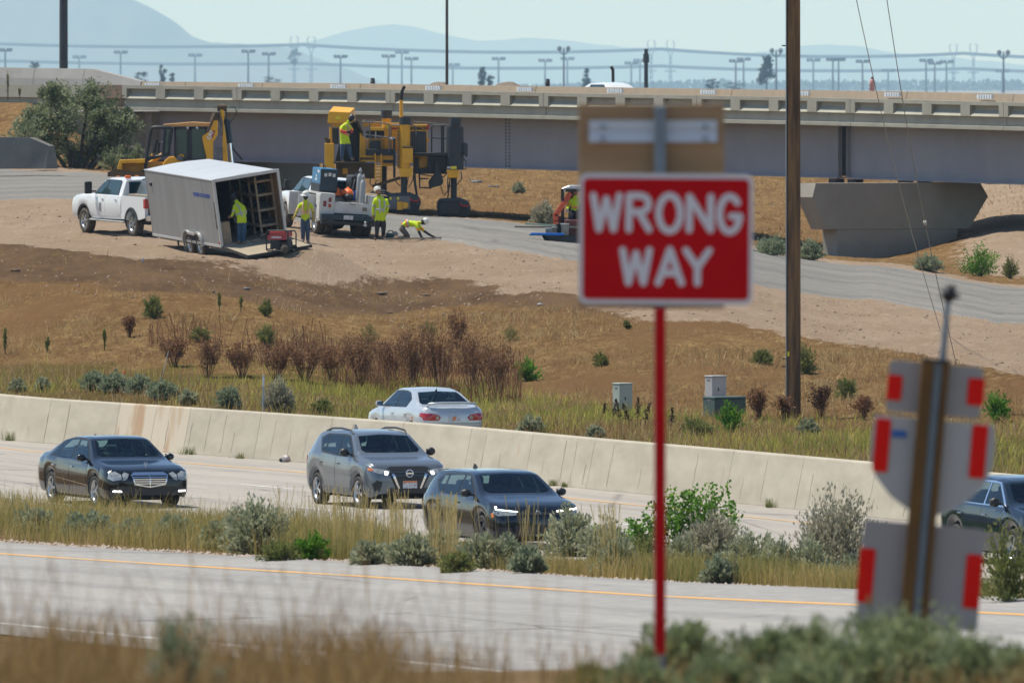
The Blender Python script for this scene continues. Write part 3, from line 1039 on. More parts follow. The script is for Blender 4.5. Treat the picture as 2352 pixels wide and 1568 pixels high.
for i,(px0,px1,pyt)in enumerate(((520,690,191),(930,1085,186.5),(1060,1275,189))):
 Y=690+14*i
 n,kx_=40,8
 V,Fq=[],[]
 for a in range(n+1):
  t=a/n
  for b in range(kx_+1):
   v=b/kx_
   px=px0+(px1-px0)*t
   prof=math.sin(math.pi*t)**.6*math.sin(math.pi*v)
   base=P(px,0,Y+(v-.5)*10)
   top=CZ-(pyt-HOR)*Y/FPX
   nz=.25*float(fbm(np.array([px*.05]),np.array([v*3.0]),1.0,3,50+i)[0])
   V.append((base.x,base.y,5.5+(top-5.5)*prof+nz*prof))
 W_=kx_+1
 for a in range(n):
  for b in range(kx_):
   Fq.append((a*W_+b,(a+1)*W_+b,(a+1)*W_+b+1,a*W_+b+1))
 o=np_mesh('earth_heap',V,Fq,M_HEAP,smooth=True)
 tag(o,('low brown earth heap behind the parapet at the left of the bridge','brown earth heap just left of and behind the thin mast on the bridge','long brown earth heap right of the thin mast on the bridge')[i],'earth heap')
 # ----------- far plain: mountains, trees, masts, power lines
M_MTN=mat('mountain slope',(.10,.105,.10),.95,col2=(.14,.13,.11),scale=.001,spec=0)
def mountains(name,Y,ridge,depth,seed,foot=-1.8):
 n,k=200,14
 px=np.linspace(ridge[0][0],ridge[-1][0],n)
 ry=np.interp(px,[a for a,_ in ridge],[b for _,b in ridge])+5*fbm(px*.03,px*0,1.0,4,seed)
 V,Fq=[],[]
 for i in range(n):
  zt=CZ-(ry[i]-HOR)*Y/FPX
  for j in range(k):
   v=j/(k-1)
   shp=math.sin(math.pi*v)**.9
   y=Y+(v-.5)*depth
   nz=1+.22*float(fbm(np.array([px[i]*.02]),np.array([v*5.0]),1.0,4,seed+3)[0])*(shp<.97)
   V.append(((px[i]-CX)*Y/FPX,y,foot+(zt-foot)*shp*nz))
 for i in range(n-1):
  for j in range(k-1):
   Fq.append((i*k+j,(i+1)*k+j,(i+1)*k+j+1,i*k+j+1))
 return tag(np_mesh(name,V,Fq,M_MTN,smooth=True),kind='structure')
mountains('near_mountain',34000,[(-1800,-120),(-300,-80),(0,-60),(200,-32),(305,-2),(352,22),(398,50),(437,82),(478,96),(560,103),(640,106),(720,130),(900,200)],6000,61)
mountains('far_mountains',54000,[(-1500,90),(300,105),(640,104),(710,97),(748,88),(800,71),(850,61),(900,56),(950,61),(1000,74),(1050,88),(1100,95),(1150,93),(1205,86),(1250,88),(1300,94),(1400,106),(1500,116),(1680,128),(1770,116),(1850,104),(1905,103),(1960,107),(2040,120),(2100,126),(2230,138),(2420,156),(4000,170)],8000,71)
M_FARTREE=leafmat('distant tree leaves',(.028,.045,.030),(.045,.065,.035),(.06,.075,.05))
M_TRUNK=mat('bark',(.085,.065,.05),.95,col2=(.05,.04,.03),scale=6)
def leaf_quads(C,Dr,L,Wd,g):
 """a diamond shaped leaf at every centre, pointing along its own direction"""
 n=len(C)
 Dr=Dr/np.maximum(np.linalg.norm(Dr,axis=1,keepdims=True),1e-6)
 rv=g.normal(size=(n,3))
 S=np.cross(Dr,rv)
 S/=np.maximum(np.linalg.norm(S,axis=1,keepdims=True),1e-6)
 L=np.broadcast_to(np.asarray(L,float),(n,))[:,None]
 Wd=np.broadcast_to(np.asarray(Wd,float),(n,))[:,None]
 V=np.stack([C,C+Dr*L*.45+S*Wd*.5,C+Dr*L,C+Dr*L*.45-S*Wd*.5],1).reshape(-1,3)
 Fq=np.arange(4*n).reshape(n,4)
 return V,Fq
def blob_tree(name,label,loc,w,h,n,leaf,m,shape='round',group=None,seed=0,trunk_h=.2,cat='tree'):
 """trunk with limbs and a crown of many leaf clumps"""
 g=np.random.default_rng(seed)
 t=thing(name,label,cat,loc,group=group)
 mb=MB()
 mb.cyl((0,0,-.3),(0,0,h*.55),w*.05,w*.02,7)
 for k in range(6):
  a=g.uniform(0,6.28)
  z0_=h*g.uniform(.15,.45)
  mb.cyl((0,0,z0_),(math.cos(a)*w*.3,math.sin(a)*w*.3,z0_+h*.22),w*.02,w*.008,5)
 mb.build('trunk',M_TRUNK,t)
 nc=max(10,n//60)
 zc=g.uniform(trunk_h,.95,nc)
 if shape=='cone':
  rad=(1.02-zc)*.5+.06
 elif shape=='column':
  rad=np.sin(np.pi*np.clip((zc-trunk_h)/(1-trunk_h),.08,.95))*.5
 else:
  rad=np.sqrt(np.clip(1-((zc-.58)/.44)**2,.03,1))*.5
 an=g.uniform(0,6.28,nc)
 rr=rad*np.sqrt(g.uniform(.1,1,nc))
 cc=np.stack([np.cos(an)*rr*w,np.sin(an)*rr*w,zc*h],-1)
 pick=g.integers(0,nc,n)
 C=cc[pick]+g.normal(size=(n,3))*np.array([w*.085,w*.085,h*.045])
 V,Fq=leaf_quads(C,g.normal(size=(n,3))+np.array([0,0,.4]),g.uniform(.7,1.3,n)*leaf,leaf*.55,g)
 tint=np.repeat(np.clip(.5+.25*g.normal(size=nc)[pick]+.15*g.normal(size=n),0,1),4)
 np_mesh('crown',V,Fq,m,t,tint)
 return t
for i,(px,py0,py1,w_px,Y,shp,lab)in enumerate(((1761,133,214,44,1500,'cone','tall dark conifer standing beyond the bridge, left of the wooden pole'),(1637,179,212,30,1500,'round','small rounded dark tree beyond the bridge, left of the tall conifer'),(1687,190,214,60,1700,'round','low spreading bush at the foot of the tall conifer'),(1348,158,205,22,1500,'cone','slim hazy tree between the lamp mast and the white vehicle on the bridge'),(1108,154,205,20,1400,'column','narrow hazy tree right of the thin brown mast'),(1128,168,206,18,1400,'round','short hazy tree touching the narrow one right of the thin mast'),(372,150,196,18,1300,'column','narrow dark tree just above the left end of the far parapet'),(325,166,196,36,1300,'round','low round tree over the sloping end of the grey approach wall'),(622,176,200,50,1500,'round','sparse low bush left of the round-topped tower'),(676,112,150,28,3800,'round','round leafy clump high on the hazy tower left of the thin mast'),(80,140,165,22,1500,'round','small hazy tree left of the thick grey pole'),(395,168,196,14,1300,'round','small bush beside the narrow dark tree at the left'))):
 Y*=3.8
 a=P(px,py1,Y)
 w=w_px*Y/FPX
 h=(py1-py0)*Y/FPX
 blob_tree('conifer' if shp=='cone' else 'distant_tree',lab,a,w,h,900,h*.09,M_FARTREE,shp,'trees beyond the bridge',100+i,.05)
g=np.random.default_rng(5)
n=15000
pxs_=g.uniform(-700,3000,n)
Yt=g.uniform(20500,23500,n)
hgt=1.9+1.5*fbm(pxs_*.012,pxs_*0,1.0,3,91)
fade=np.clip((pxs_-1080)/500,.0,1.0)
zt=-1.6+g.uniform(0,1,n)*1.25*(7.0+2.4*hgt)*(.22+.78*fade)
C=np.stack([(pxs_-CX)*Yt/FPX,Yt,zt],-1)
V,Fq=leaf_quads(C,g.normal(size=(n,3)),9.,7.,g)
tag(np_mesh('treeline',V,Fq,M_FARTREE,None,np.repeat(g.uniform(0,1,n),4)),kind='stuff')
M_MAST=mat('mast steel',(.10,.105,.11),.7,.2)
LMK=((146,'the thick grey pole'),(1026,'the thin brown mast'),(1484,'the dark stubby pole'),(1822,'the wooden utility pole'))
ORD=('first','second','third','fourth','fifth','sixth','seventh','eighth','ninth','tenth','eleventh','twelfth')
def place_word(px,others):
 """which one of several alike things, counted from a pole that is easy to find"""
 lx,nm=min(LMK,key=lambda l:abs(l[0]-px))
 side='right' if px>lx else 'left'
 rank=sorted(abs(o-lx)for o in others if(o>lx)==(px>lx)and min(LMK,key=lambda l:abs(l[0]-o))[0]==lx)
 return ORD[rank.index(abs(px-lx))],side,nm
def mast(px,py,Y,kind,others):
 w=place_word(px,others)
 Y*=3.8
 a=P(px,214,Y)
 h=(214-py)*Y/FPX
 k=Y/FPX
 t=thing('light_mast',{'T':'%s hazy floodlight mast to the %s of %s'%w,'B':'%s lamp mast with two round heads to the %s of %s'%w}[kind],'light mast',a,group={'T':'floodlight masts in the haze','B':'double lamp masts'}[kind])
 mb=MB()
 mb.cyl((0,0,0),(0,0,h),2.6*k,1.7*k,6)
 mb.build('mast_pole',M_MAST,t)
 mb=MB()
 if kind=='T':
  mb.box((-15*k,-k,h-3*k),(15*k,k,h))
  mb.build('crossbar',M_MAST,t)
  for sx in(-12,-4,6,13):
   MB().box(((sx-3.5)*k,-2*k,h-2*k),((sx+3.5)*k,2*k,h+4.5*k)).build('floodlight',M_MAST,t)
 else:
  mb.tube([(-10*k,0,h-4*k),(-9*k,0,h-10*k),(-4*k,0,h-15*k),(4*k,0,h-15*k),(9*k,0,h-10*k),(10*k,0,h-4*k)],1.4*k,6)
  mb.build('bracket',M_MAST,t)
  for sx in(-10,10):
   MB().ball((sx*k,0,h-2*k),5.5*k,(1,1,1.15),10).build('lamp_head',M_MAST,t)
TM=((12,116,2600),(182,132,4200),(277,121,3600),(448,128,4000),(570,119,3000),(617,125,3200),(782,131,3000),(892,130,3400),(923,121,4200),(945,136,3600),(1040,150,4600),(1145,136,3600),(1252,140,3900),(1303,136,4400),(1450,146,4000),(1470,140,4400),(1690,141,2800),(1708,137,3600),(1868,139,3800),(1913,138,3000),(1926,138,3000),(1981,142,3000),(2040,163,4200),(2127,140,3200),(2147,146,3200),(2174,143,3400),(2302,164,4200))
for px,py,Y in TM:
 mast(px,py,Y,'T',[q[0]for q in TM])
BM=((1295,110,2000),(1783,115,2000),(2305,119,2000))
for px,py,Y in BM:
 mast(px,py,Y,'B',[q[0]for q in BM])
TWR=[]
def tower(px,py,Y,lab):
 a=P(px,216,Y)
 h=(216-py)*Y/FPX
 k=Y/FPX
 t=thing('transmission_tower','faint forked steel transmission tower, '+lab,'pylon',a,group='transmission towers in the haze')
 mb=MB()
 for sx in(-1,1):
  mb.cyl((sx*3.5*k,0,0),(sx*1.6*k,0,h*.72),1.2*k,.9*k,5)
  mb.tube([(sx*1.6*k,0,h*.72),(sx*7*k,0,h*.84),(sx*9*k,0,h*.97),(sx*4*k,0,h)],1.1*k,5)
 for j in range(8):
  z0_,z1_=h*.09*j,h*.09*(j+1)
  mb.cyl((-3*k,0,z0_),(3*k,0,z1_),.7*k,n=4)
  mb.cyl((3*k,0,z0_),(-3*k,0,z1_),.7*k,n=4)
 mb.build('lattice',M_MAST,t)
 for z_,w_ in((.42,13),(.80,12)):
  MB().box((-w_*k,-k,h*z_),(w_*k,k,h*z_+2.4*k)).build('crossarm',M_MAST,t)
 TWR.append((px,Y,h*.8,h*.42))
for px,py,lab in((676,84,'the one with a leafy clump, left of the thin mast'),(715,85,'just right of the one with a leafy clump'),(1496,93,'close behind the dark stubby pole'),(1540,94,'second right of the dark stubby pole'),(2190,102,'the left of the pair at the far right'),(2236,101,'the right of the pair at the far right')):
 tower(px,py,22000,lab)
def wires(label,rows,Y):
 mb=MB()
 for dy in(-2.2,0,2.2):
  pts=[P(px,py+dy,Y)for px,py in rows]
  mb.tube(pts,1.3,4)
 o=mb.build('power_line',M_MAST)
 tag(o,label,'power line','power lines between the towers')
def sag(knots,d):
 out=[]
 for(x0,y0),(x1,y1)in zip(knots[:-1],knots[1:]):
  for j in range(12):
   t=j/12
   out.append((x0+(x1-x0)*t,y0+(y1-y0)*t+4*d*t*(1-t)))
 return out+[knots[-1]]
wires('upper grey power line sagging between the transmission towers',sag([(-300,86),(695,103),(1518,113),(2213,123),(3000,131)],12),22100)
wires('lower grey power line sagging across the haze above the bridge',sag([(-300,128),(695,146),(1518,152),(2213,158),(3000,166)],8),22200)
# ----------- plants
L_SAGE=leafmat('sagebrush leaves',(.22,.24,.13),(.33,.345,.205),(.46,.46,.31),.4)
L_SAGEB=leafmat('blue green sage leaves',(.18,.215,.12),(.26,.295,.18),(.36,.385,.255),.4)
L_GREYB=leafmat('grey dry sage twigs',(.24,.225,.15),(.36,.335,.23),(.46,.425,.31),.35)
L_GREEN=leafmat('fresh green leaves',(.07,.16,.014),(.13,.28,.025),(.20,.36,.05),.35)
L_OLIVE=leafmat('olive weed leaves',(.12,.15,.04),(.19,.21,.06),(.28,.265,.09),.35)
L_YG=leafmat('yellow green weed',(.17,.165,.05),(.23,.21,.07),(.28,.24,.10))
L_RUST=leafmat('dead rust brown weed',(.14,.062,.03),(.24,.115,.055),(.36,.20,.10),.25)
L_DOCK=leafmat('dark dock seed heads',(.032,.016,.012),(.055,.027,.018),(.085,.04,.025),.1)
L_DRY=leafmat('dry grass blades',(.27,.15,.055),(.42,.27,.11),(.56,.42,.21),.3)
L_MED=leafmat('median grass blades',(.19,.22,.06),(.42,.32,.10),(.64,.49,.22),.45)
L_STRIP=leafmat('yellow flowering grass',(.23,.26,.05),(.42,.40,.08),(.66,.54,.13),.45)
L_FORE=leafmat('foreground grass blades',(.17,.10,.034),(.34,.21,.08),(.54,.38,.18),.4)
L_TREE=leafmat('silvery tree leaves',(.10,.13,.055),(.19,.22,.11),(.34,.36,.21),.35)
M_STEM=mat('woody stem',(.13,.095,.065),.95,col2=(.08,.06,.045),scale=8)
M_STEMG=mat('green stem',(.12,.13,.05),.9)
M_STEMR=mat('dead stem',(.13,.07,.04),.95)
def blades(name,B,H,Wd,lean,m,g,seg=1,tint=None,parent=None,kind='stuff',headf=0.0):
 """grass: every blade a tapering ribbon that stands on its own root"""
 n=len(B)
 a=g.uniform(0,2*np.pi,n)
 side=np.stack([np.cos(a),np.sin(a),np.zeros(n)],-1)
 b=g.uniform(0,2*np.pi,n)
 ld=np.stack([np.cos(b),np.sin(b),np.zeros(n)],-1)*(np.abs(g.normal(size=n))*lean*H)[:,None]
 up=np.array([0,0,1.0])
 W2=(Wd*.5)[:,None]
 rows=[]
 for j in range(seg+1):
  t=j/seg
  wj=1-.75*t+headf*(t>.75)
  c=B+up*(H*t)[:,None]+ld*(t*t)
  rows+=[c-side*W2*wj,c+side*W2*wj]
 V=np.stack(rows,1).reshape(-1,3)
 k=2*(seg+1)
 base=np.arange(n)[:,None]*k
 Fq=np.concatenate([base+np.array([2*j,2*j+1,2*j+3,2*j+2])for j in range(seg)],0)
 if tint is None:
  tint=g.uniform(0,1,n)
 o=np_mesh(name,V,Fq,m,parent,np.repeat(np.clip(tint,0,1),k))
 return tag(o,kind=kind)if kind else o
def scatter(n,px0,px1,fy0,fy1,g,dens=None):
 px=g.uniform(px0,px1,n*3 if dens else n)
 t=g.uniform(0,1,len(px))
 a,b=fy0(px),fy1(px)
 Y=a+(b-a)*t
 X=(px-CX)*Y/FPX
 if dens:
  ok=g.uniform(0,1,len(px))<dens(px,Y,X)
  px,Y,X=px[ok][:n],Y[ok][:n],X[ok][:n]
 return px,np.stack([X,Y,ground(X,Y)-.02],-1)
def bush(name,label,cat,loc,w,h,n,leaf,m,seed,spread=1.0,stem=M_STEM,upright=.55,clump=26,group=None,aspect=.4,lowleaf=.15):
 """twiggy shrub: stems fan out from the root, each ends in a tuft of leaves"""
 g=np.random.default_rng(seed)
 t=thing(name,label,cat,loc,group=group)
 nb_=max(7,n//clump)
 az=g.uniform(0,2*np.pi,nb_)
 el=np.arccos(np.clip(g.uniform(.02,1,nb_)**(1-upright*.5),0,1))*spread
 ln=g.uniform(.72,1.06,nb_)*(1+.12*np.sin(az*3+seed))
 tip=np.stack([np.cos(az)*np.sin(el)*w*.5,np.sin(az)*np.sin(el)*w*.5,np.maximum(np.cos(el),.06)*h],-1)*ln[:,None]
 mid=tip*np.array([.45,.45,.55])
 mb=MB()
 for k in range(min(nb_,16)):
  mb.tube([(0,0,-.05),mid[k],tip[k]*.96],[h*.018+.004,h*.011+.002,.002],4)
 mb.build('stem',stem,t)
 pick=g.integers(0,nb_,n)
 u=g.uniform(lowleaf,1.0,n)**.7
 base=np.where((u<.5)[:,None],mid[pick]*(u*2)[:,None],mid[pick]+(tip[pick]-mid[pick])*((u-.5)*2)[:,None])
 C=base+g.normal(size=(n,3))*np.array([w,w,h])*.035
 C[:,2]=np.maximum(C[:,2],0)
 Dr=(tip[pick]/np.maximum(np.linalg.norm(tip[pick],axis=1,keepdims=True),.01))+g.normal(size=(n,3))*.55+np.array([0,0,upright])
 V,Fq=leaf_quads(C,Dr,g.uniform(.7,1.3,n)*leaf,leaf*aspect,g)
 tn=np.clip(.5+.22*g.normal(size=nb_)[pick]+.2*g.normal(size=n),0,1)
 np_mesh('foliage',V,Fq,m,t,np.repeat(tn,4))
 return t
def weed(name,label,cat,loc,w,h,ns,m,seed,head=.05,stem=M_STEMR,group=None,fan=.8,heads=44):
 """dead weed: bare stems that branch and carry clusters of seed heads near the tips"""
 g=np.random.default_rng(seed)
 t=thing(name,label,cat,loc,group=group)
 mb=MB()
 Cs=[]
 for k in range(ns):
  a,r=g.uniform(0,6.28),math.sqrt(g.uniform(0,1))*w*.5
  hh=h*g.uniform(.6,1.03)
  b0=Vector((math.cos(a)*r*(1-fan),math.sin(a)*r*(1-fan),-.03))
  tp=Vector((math.cos(a)*r,math.sin(a)*r,hh))
  mb.tube([b0,b0.lerp(tp,.5),tp],[.008,.006,.003],3)
  for j in range(7):
   q=b0.lerp(tp,g.uniform(.12,1)**.55)
   e=q+Vector((g.normal()*.06,g.normal()*.06,g.uniform(.05,.16)))*(h/.9)
   mb.tube([q,e],[.005,.003],3)
   Cs.append(np.array(e)+g.normal(size=(heads//7+1,3))*.045*(h/.9))
  Cs.append(np.array(tp)+g.normal(size=(heads//6,3))*.05*(h/.9))
 mb.build('stem',stem,t,fix=False)
 C=np.concatenate(Cs)
 V,Fq=leaf_quads(C,g.normal(size=C.shape)+np.array([0,0,.5]),head*g.uniform(.6,1.3,len(C)),head*.7,g)
 np_mesh('seed_heads',V,Fq,m,t,np.repeat(g.uniform(0,1,len(C)),4))
 return t
def sc_at(Y):return FPX/Y
g=np.random.default_rng(23)
def d_hill(px,Y,X):
 D=Y-yb(px)
 lim=np.interp(px,ZPX,Z_DARK)
 f=np.clip(.25+3.2*fbm(X,Y,.16,4,77),0.02,1)
 return f*np.where(D<lim-1,1.0,.10*(D<np.interp(px,ZPX,Z_SAND)))
px,B=scatter(30000,-120,2480,lambda p:yb(p)+35,lambda p:yb(p)+122,g,d_hill)
tn=.45+.9*fbm(B[:,0],B[:,1],.3,3,66)+.18*g.normal(size=len(B))
blades('dry_grass',B,g.uniform(.04,.15,len(B))*(1+1.6*(g.uniform(0,1,len(B))>.95)),g.uniform(.012,.035,len(B)),.9,L_DRY,g,1,tn)
ncl=1500
px,Cc=scatter(ncl,-120,2480,lambda p:yb(p)+38,lambda p:yb(p)+118,g,d_hill)
k_=26
B=np.repeat(Cc,k_,0)
B=B+np.stack([g.normal(size=len(B))*.22,g.normal(size=len(B))*.3,np.zeros(len(B))],-1)
B[:,2]=ground(B[:,0],B[:,1])-.02
tn=np.repeat(g.uniform(.1,1,len(Cc)),k_)+.15*g.normal(size=len(B))
blades('dry_tufts',B,g.uniform(.06,.24,len(B))*np.repeat(g.uniform(.5,1.5,len(Cc)),k_),g.uniform(.010,.025,len(B)),.8,L_DRY,g,1,tn)
px,B=scatter(9000,900,2480,lambda p:yb(p)+285,lambda p:yb(p)+400,g,lambda px,Y,X:np.clip(.5+1.5*fbm(X,Y,.3,3,75),.05,1)*np.where(px>1950,.6,1))
blades('slope_grass',B,g.uniform(.06,.2,len(B)),g.uniform(.03,.07,len(B)),.9,L_DRY,g,1)
def d_strip(px,Y,X):
 D=Y-yb(px)
 lim=np.interp(px,ZPX,Z_GREEN)
 return np.clip((lim+2-D)/5,0,1)*np.clip((D-37-4*fbm(X,Y,.2,2,88))/6,.04,1)*np.clip(.35+2.6*fbm(X,Y,.22,4,87),.03,1)
px,B=scatter(30000,-100,2480,lambda p:yb(p)+35,lambda p:yb(p)+76,g,d_strip)
tn=.45+1.0*fbm(B[:,0],B[:,1],.4,3,61)+.2*g.normal(size=len(B))
blades('green_grass',B,g.uniform(.12,.46,len(B))*(.75+.9*fbm(B[:,0],B[:,1],.3,3,62)),g.uniform(.012,.03,len(B)),.5,L_STRIP,g,1,tn)
px,B=scatter(3600,340,1200,lambda p:yb(p)+np.interp(p,[360,800,1190],[52,56,55]),lambda p:yb(p)+np.interp(p,[360,800,1190],[62,72,74]),g,lambda px,Y,X:np.clip(.22+4*fbm(X,Y,.5,3,55),.03,1)*np.clip((px-330)/300,.2,1))
blades('dead_undergrowth',B,g.uniform(.15,.8,len(B))**1.3*(.7+1.5*np.clip(fbm(B[:,0],B[:,1],.9,3,57)+.2,0,1)),g.uniform(.012,.03,len(B)),.3,L_RUST,g,2,headf=.9)
px,B=scatter(9000,-100,2480,lambda p:yb(p)+35,lambda p:yb(p)+48,g)
blades('dry_verge_grass',B,g.uniform(.12,.35,len(B)),g.uniform(.015,.04,len(B)),.4,L_DRY,g,1)
def d_med(px,Y,X):
 e0=np.clip((yb(px)-FREE_W/LANE-1.5-Y)/3,0,1)
 return e0*np.clip(.55+1.6*fbm(X,Y,.35,3,97),.1,1)
px,B=scatter(52000,-120,2480,lambda p:yb(p)-FREE_W/LANE-1,lambda p:y_ramp(p)+R_FAR+1.6,g,d_med)
tn=.5+1.1*fbm(B[:,0],B[:,1],.3,3,63)+.2*g.normal(size=len(B))
hgt=g.uniform(.25,.62,len(B))*(.8+.9*fbm(B[:,0],B[:,1],.25,2,64))*(1+.55*(g.uniform(0,1,len(B))>.93))
hgt=hgt*np.interp(px,[850,950,1350,1450],[1,.66,.66,1])
blades('median_grass',B,hgt,g.uniform(.008,.02,len(B)),.28,L_MED,g,2,tn)
px,B=scatter(900,640,1420,lambda p:y_ramp(p)+R_FAR+8,lambda p:y_ramp(p)+R_FAR+2,g,lambda px,Y,X:np.clip(.1+2.5*fbm(px*.03,Y*.05,1.0,2,12),0.02,1))
blades('tall_stalks',B,g.uniform(.7,1.25,len(B)),g.uniform(.008,.016,len(B)),.1,L_MED,g,3,g.uniform(.5,1,len(B)),headf=.7)
n=2600
px,B=scatter(n,-100,2480,lambda p:y_ramp(p)+R_FAR+1.8,lambda p:y_ramp(p)+R_FAR-.2,g)
sc_=g.uniform(.02,.07,n)[:,None,None]
oct_=np.array([(1,0,0),(0,1,0),(-1,0,0),(0,-1,0),(0,0,.8),(0,0,-.8)])
V=(B[:,None,:]+oct_[None]*sc_*g.uniform(.6,1.3,(n,6,1))).reshape(-1,3)
tri=np.array([(0,1,4),(1,2,4),(2,3,4),(3,0,4),(1,0,5),(2,1,5),(3,2,5),(0,3,5)])
Ft=(np.arange(n)[:,None,None]*6+tri[None]).reshape(-1,3)
M_STONE=mat('pale stones',(.42,.35,.29),.95,col2=(.28,.22,.18),scale=9)
tag(np_mesh('gravel',V,Ft,M_STONE),kind='stuff')
n=9000
px,B=scatter(n,-60,2420,lambda p:yb(p)+np.interp(p,ZPX,Z_DARK)-4,lambda p:yb(p)+np.interp(p,ZPX,H_NEAR),g,lambda px,Y,X:np.clip(.3+2*fbm(X,Y,.3,3,15),.03,1))
n=len(B)
sc_=(.012+.07*g.uniform(0,1,n)**4)[:,None,None]
V=(B[:,None,:]+oct_[None]*sc_*g.uniform(.6,1.4,(n,6,1))).reshape(-1,3)
Ft=(np.arange(n)[:,None,None]*6+tri[None]).reshape(-1,3)
M_CLOD=mat('earth clods',(.34,.235,.155),.95,col2=(.16,.10,.065),scale=.8)
tag(np_mesh('clods',V,Ft,M_CLOD),kind='stuff')
def plant(kind,px,py,w,h,label,seed,zone='hill'):
 loc=cast(px,py)if zone=='hill' else cast(px,py,150,262)
 s=sc_at(loc.y)
 w,h=w/s,h/s
 if kind=='sage':
  return bush('sagebrush',label,'shrub',loc,w,h,int(1500+1900*w),.10,L_SAGE,seed,aspect=.42)
 if kind=='blue':
  return bush('sagebrush',label,'shrub',loc,w,h,int(1500+1900*w),.095,L_SAGEB,seed,aspect=.42)
 if kind=='grey':
  return bush('sagebrush',label,'shrub',loc,w,h,int(1700+2200*w),.10,L_GREYB,seed,aspect=.36)
 if kind=='green':
  return bush('green_shrub',label,'shrub',loc,w,h,int(500+700*w),.085,L_GREEN,seed,stem=M_STEMG,aspect=.6)
 if kind=='olive':
  return bush('weed',label,'weed',loc,w,h,int(500+1500*w),.08,L_OLIVE,seed,stem=M_STEMG,aspect=.4)
 if kind=='tall':
  return bush('weed',label,'weed',loc,w,h,160,.085,L_OLIVE,seed,spread=.5,stem=M_STEMG,aspect=.45,upright=.2,clump=20)
 if kind=='straw':
  return bush('tumbleweed',label,'weed',loc,w,h,int(420+300*w),.07,L_YG,seed,stem=M_STEMG,aspect=.25)
 if kind=='rust':
  return weed('dead_weed',label,'weed',loc,w,h,int(12+17*w),L_RUST,seed,.055)
 if kind=='dock':
  g2=np.random.default_rng(seed)
  t=thing('dock_weed',label,'weed',loc)
  MB().tube([(0,0,-.05),(.01,0,h*.5),(.0,.01,h)],[.008,.007,.004],4).build('stem',M_STEMR,t)
  n_=170
  u=g2.uniform(.35,1,n_)
  r=(w*.5*(1.1-u)+.008)*g2.uniform(.3,1.2,n_)*(1+.5*np.sin(u*19+seed))
  bend=g2.uniform(-.25,.25)
  a=g2.uniform(0,6.28,n_)
  C=np.stack([np.cos(a)*r+bend*u*u*w*3,np.sin(a)*r,u*h*g2.uniform(.97,1.03,n_)],-1)
  V,Fq=leaf_quads(C,g2.normal(size=(n_,3))+np.array([0,0,1.0]),.045,.03,g2)
  np_mesh('seed_head',V,Fq,L_DOCK,t,np.repeat(g2.uniform(0,1,n_),4))
  return t
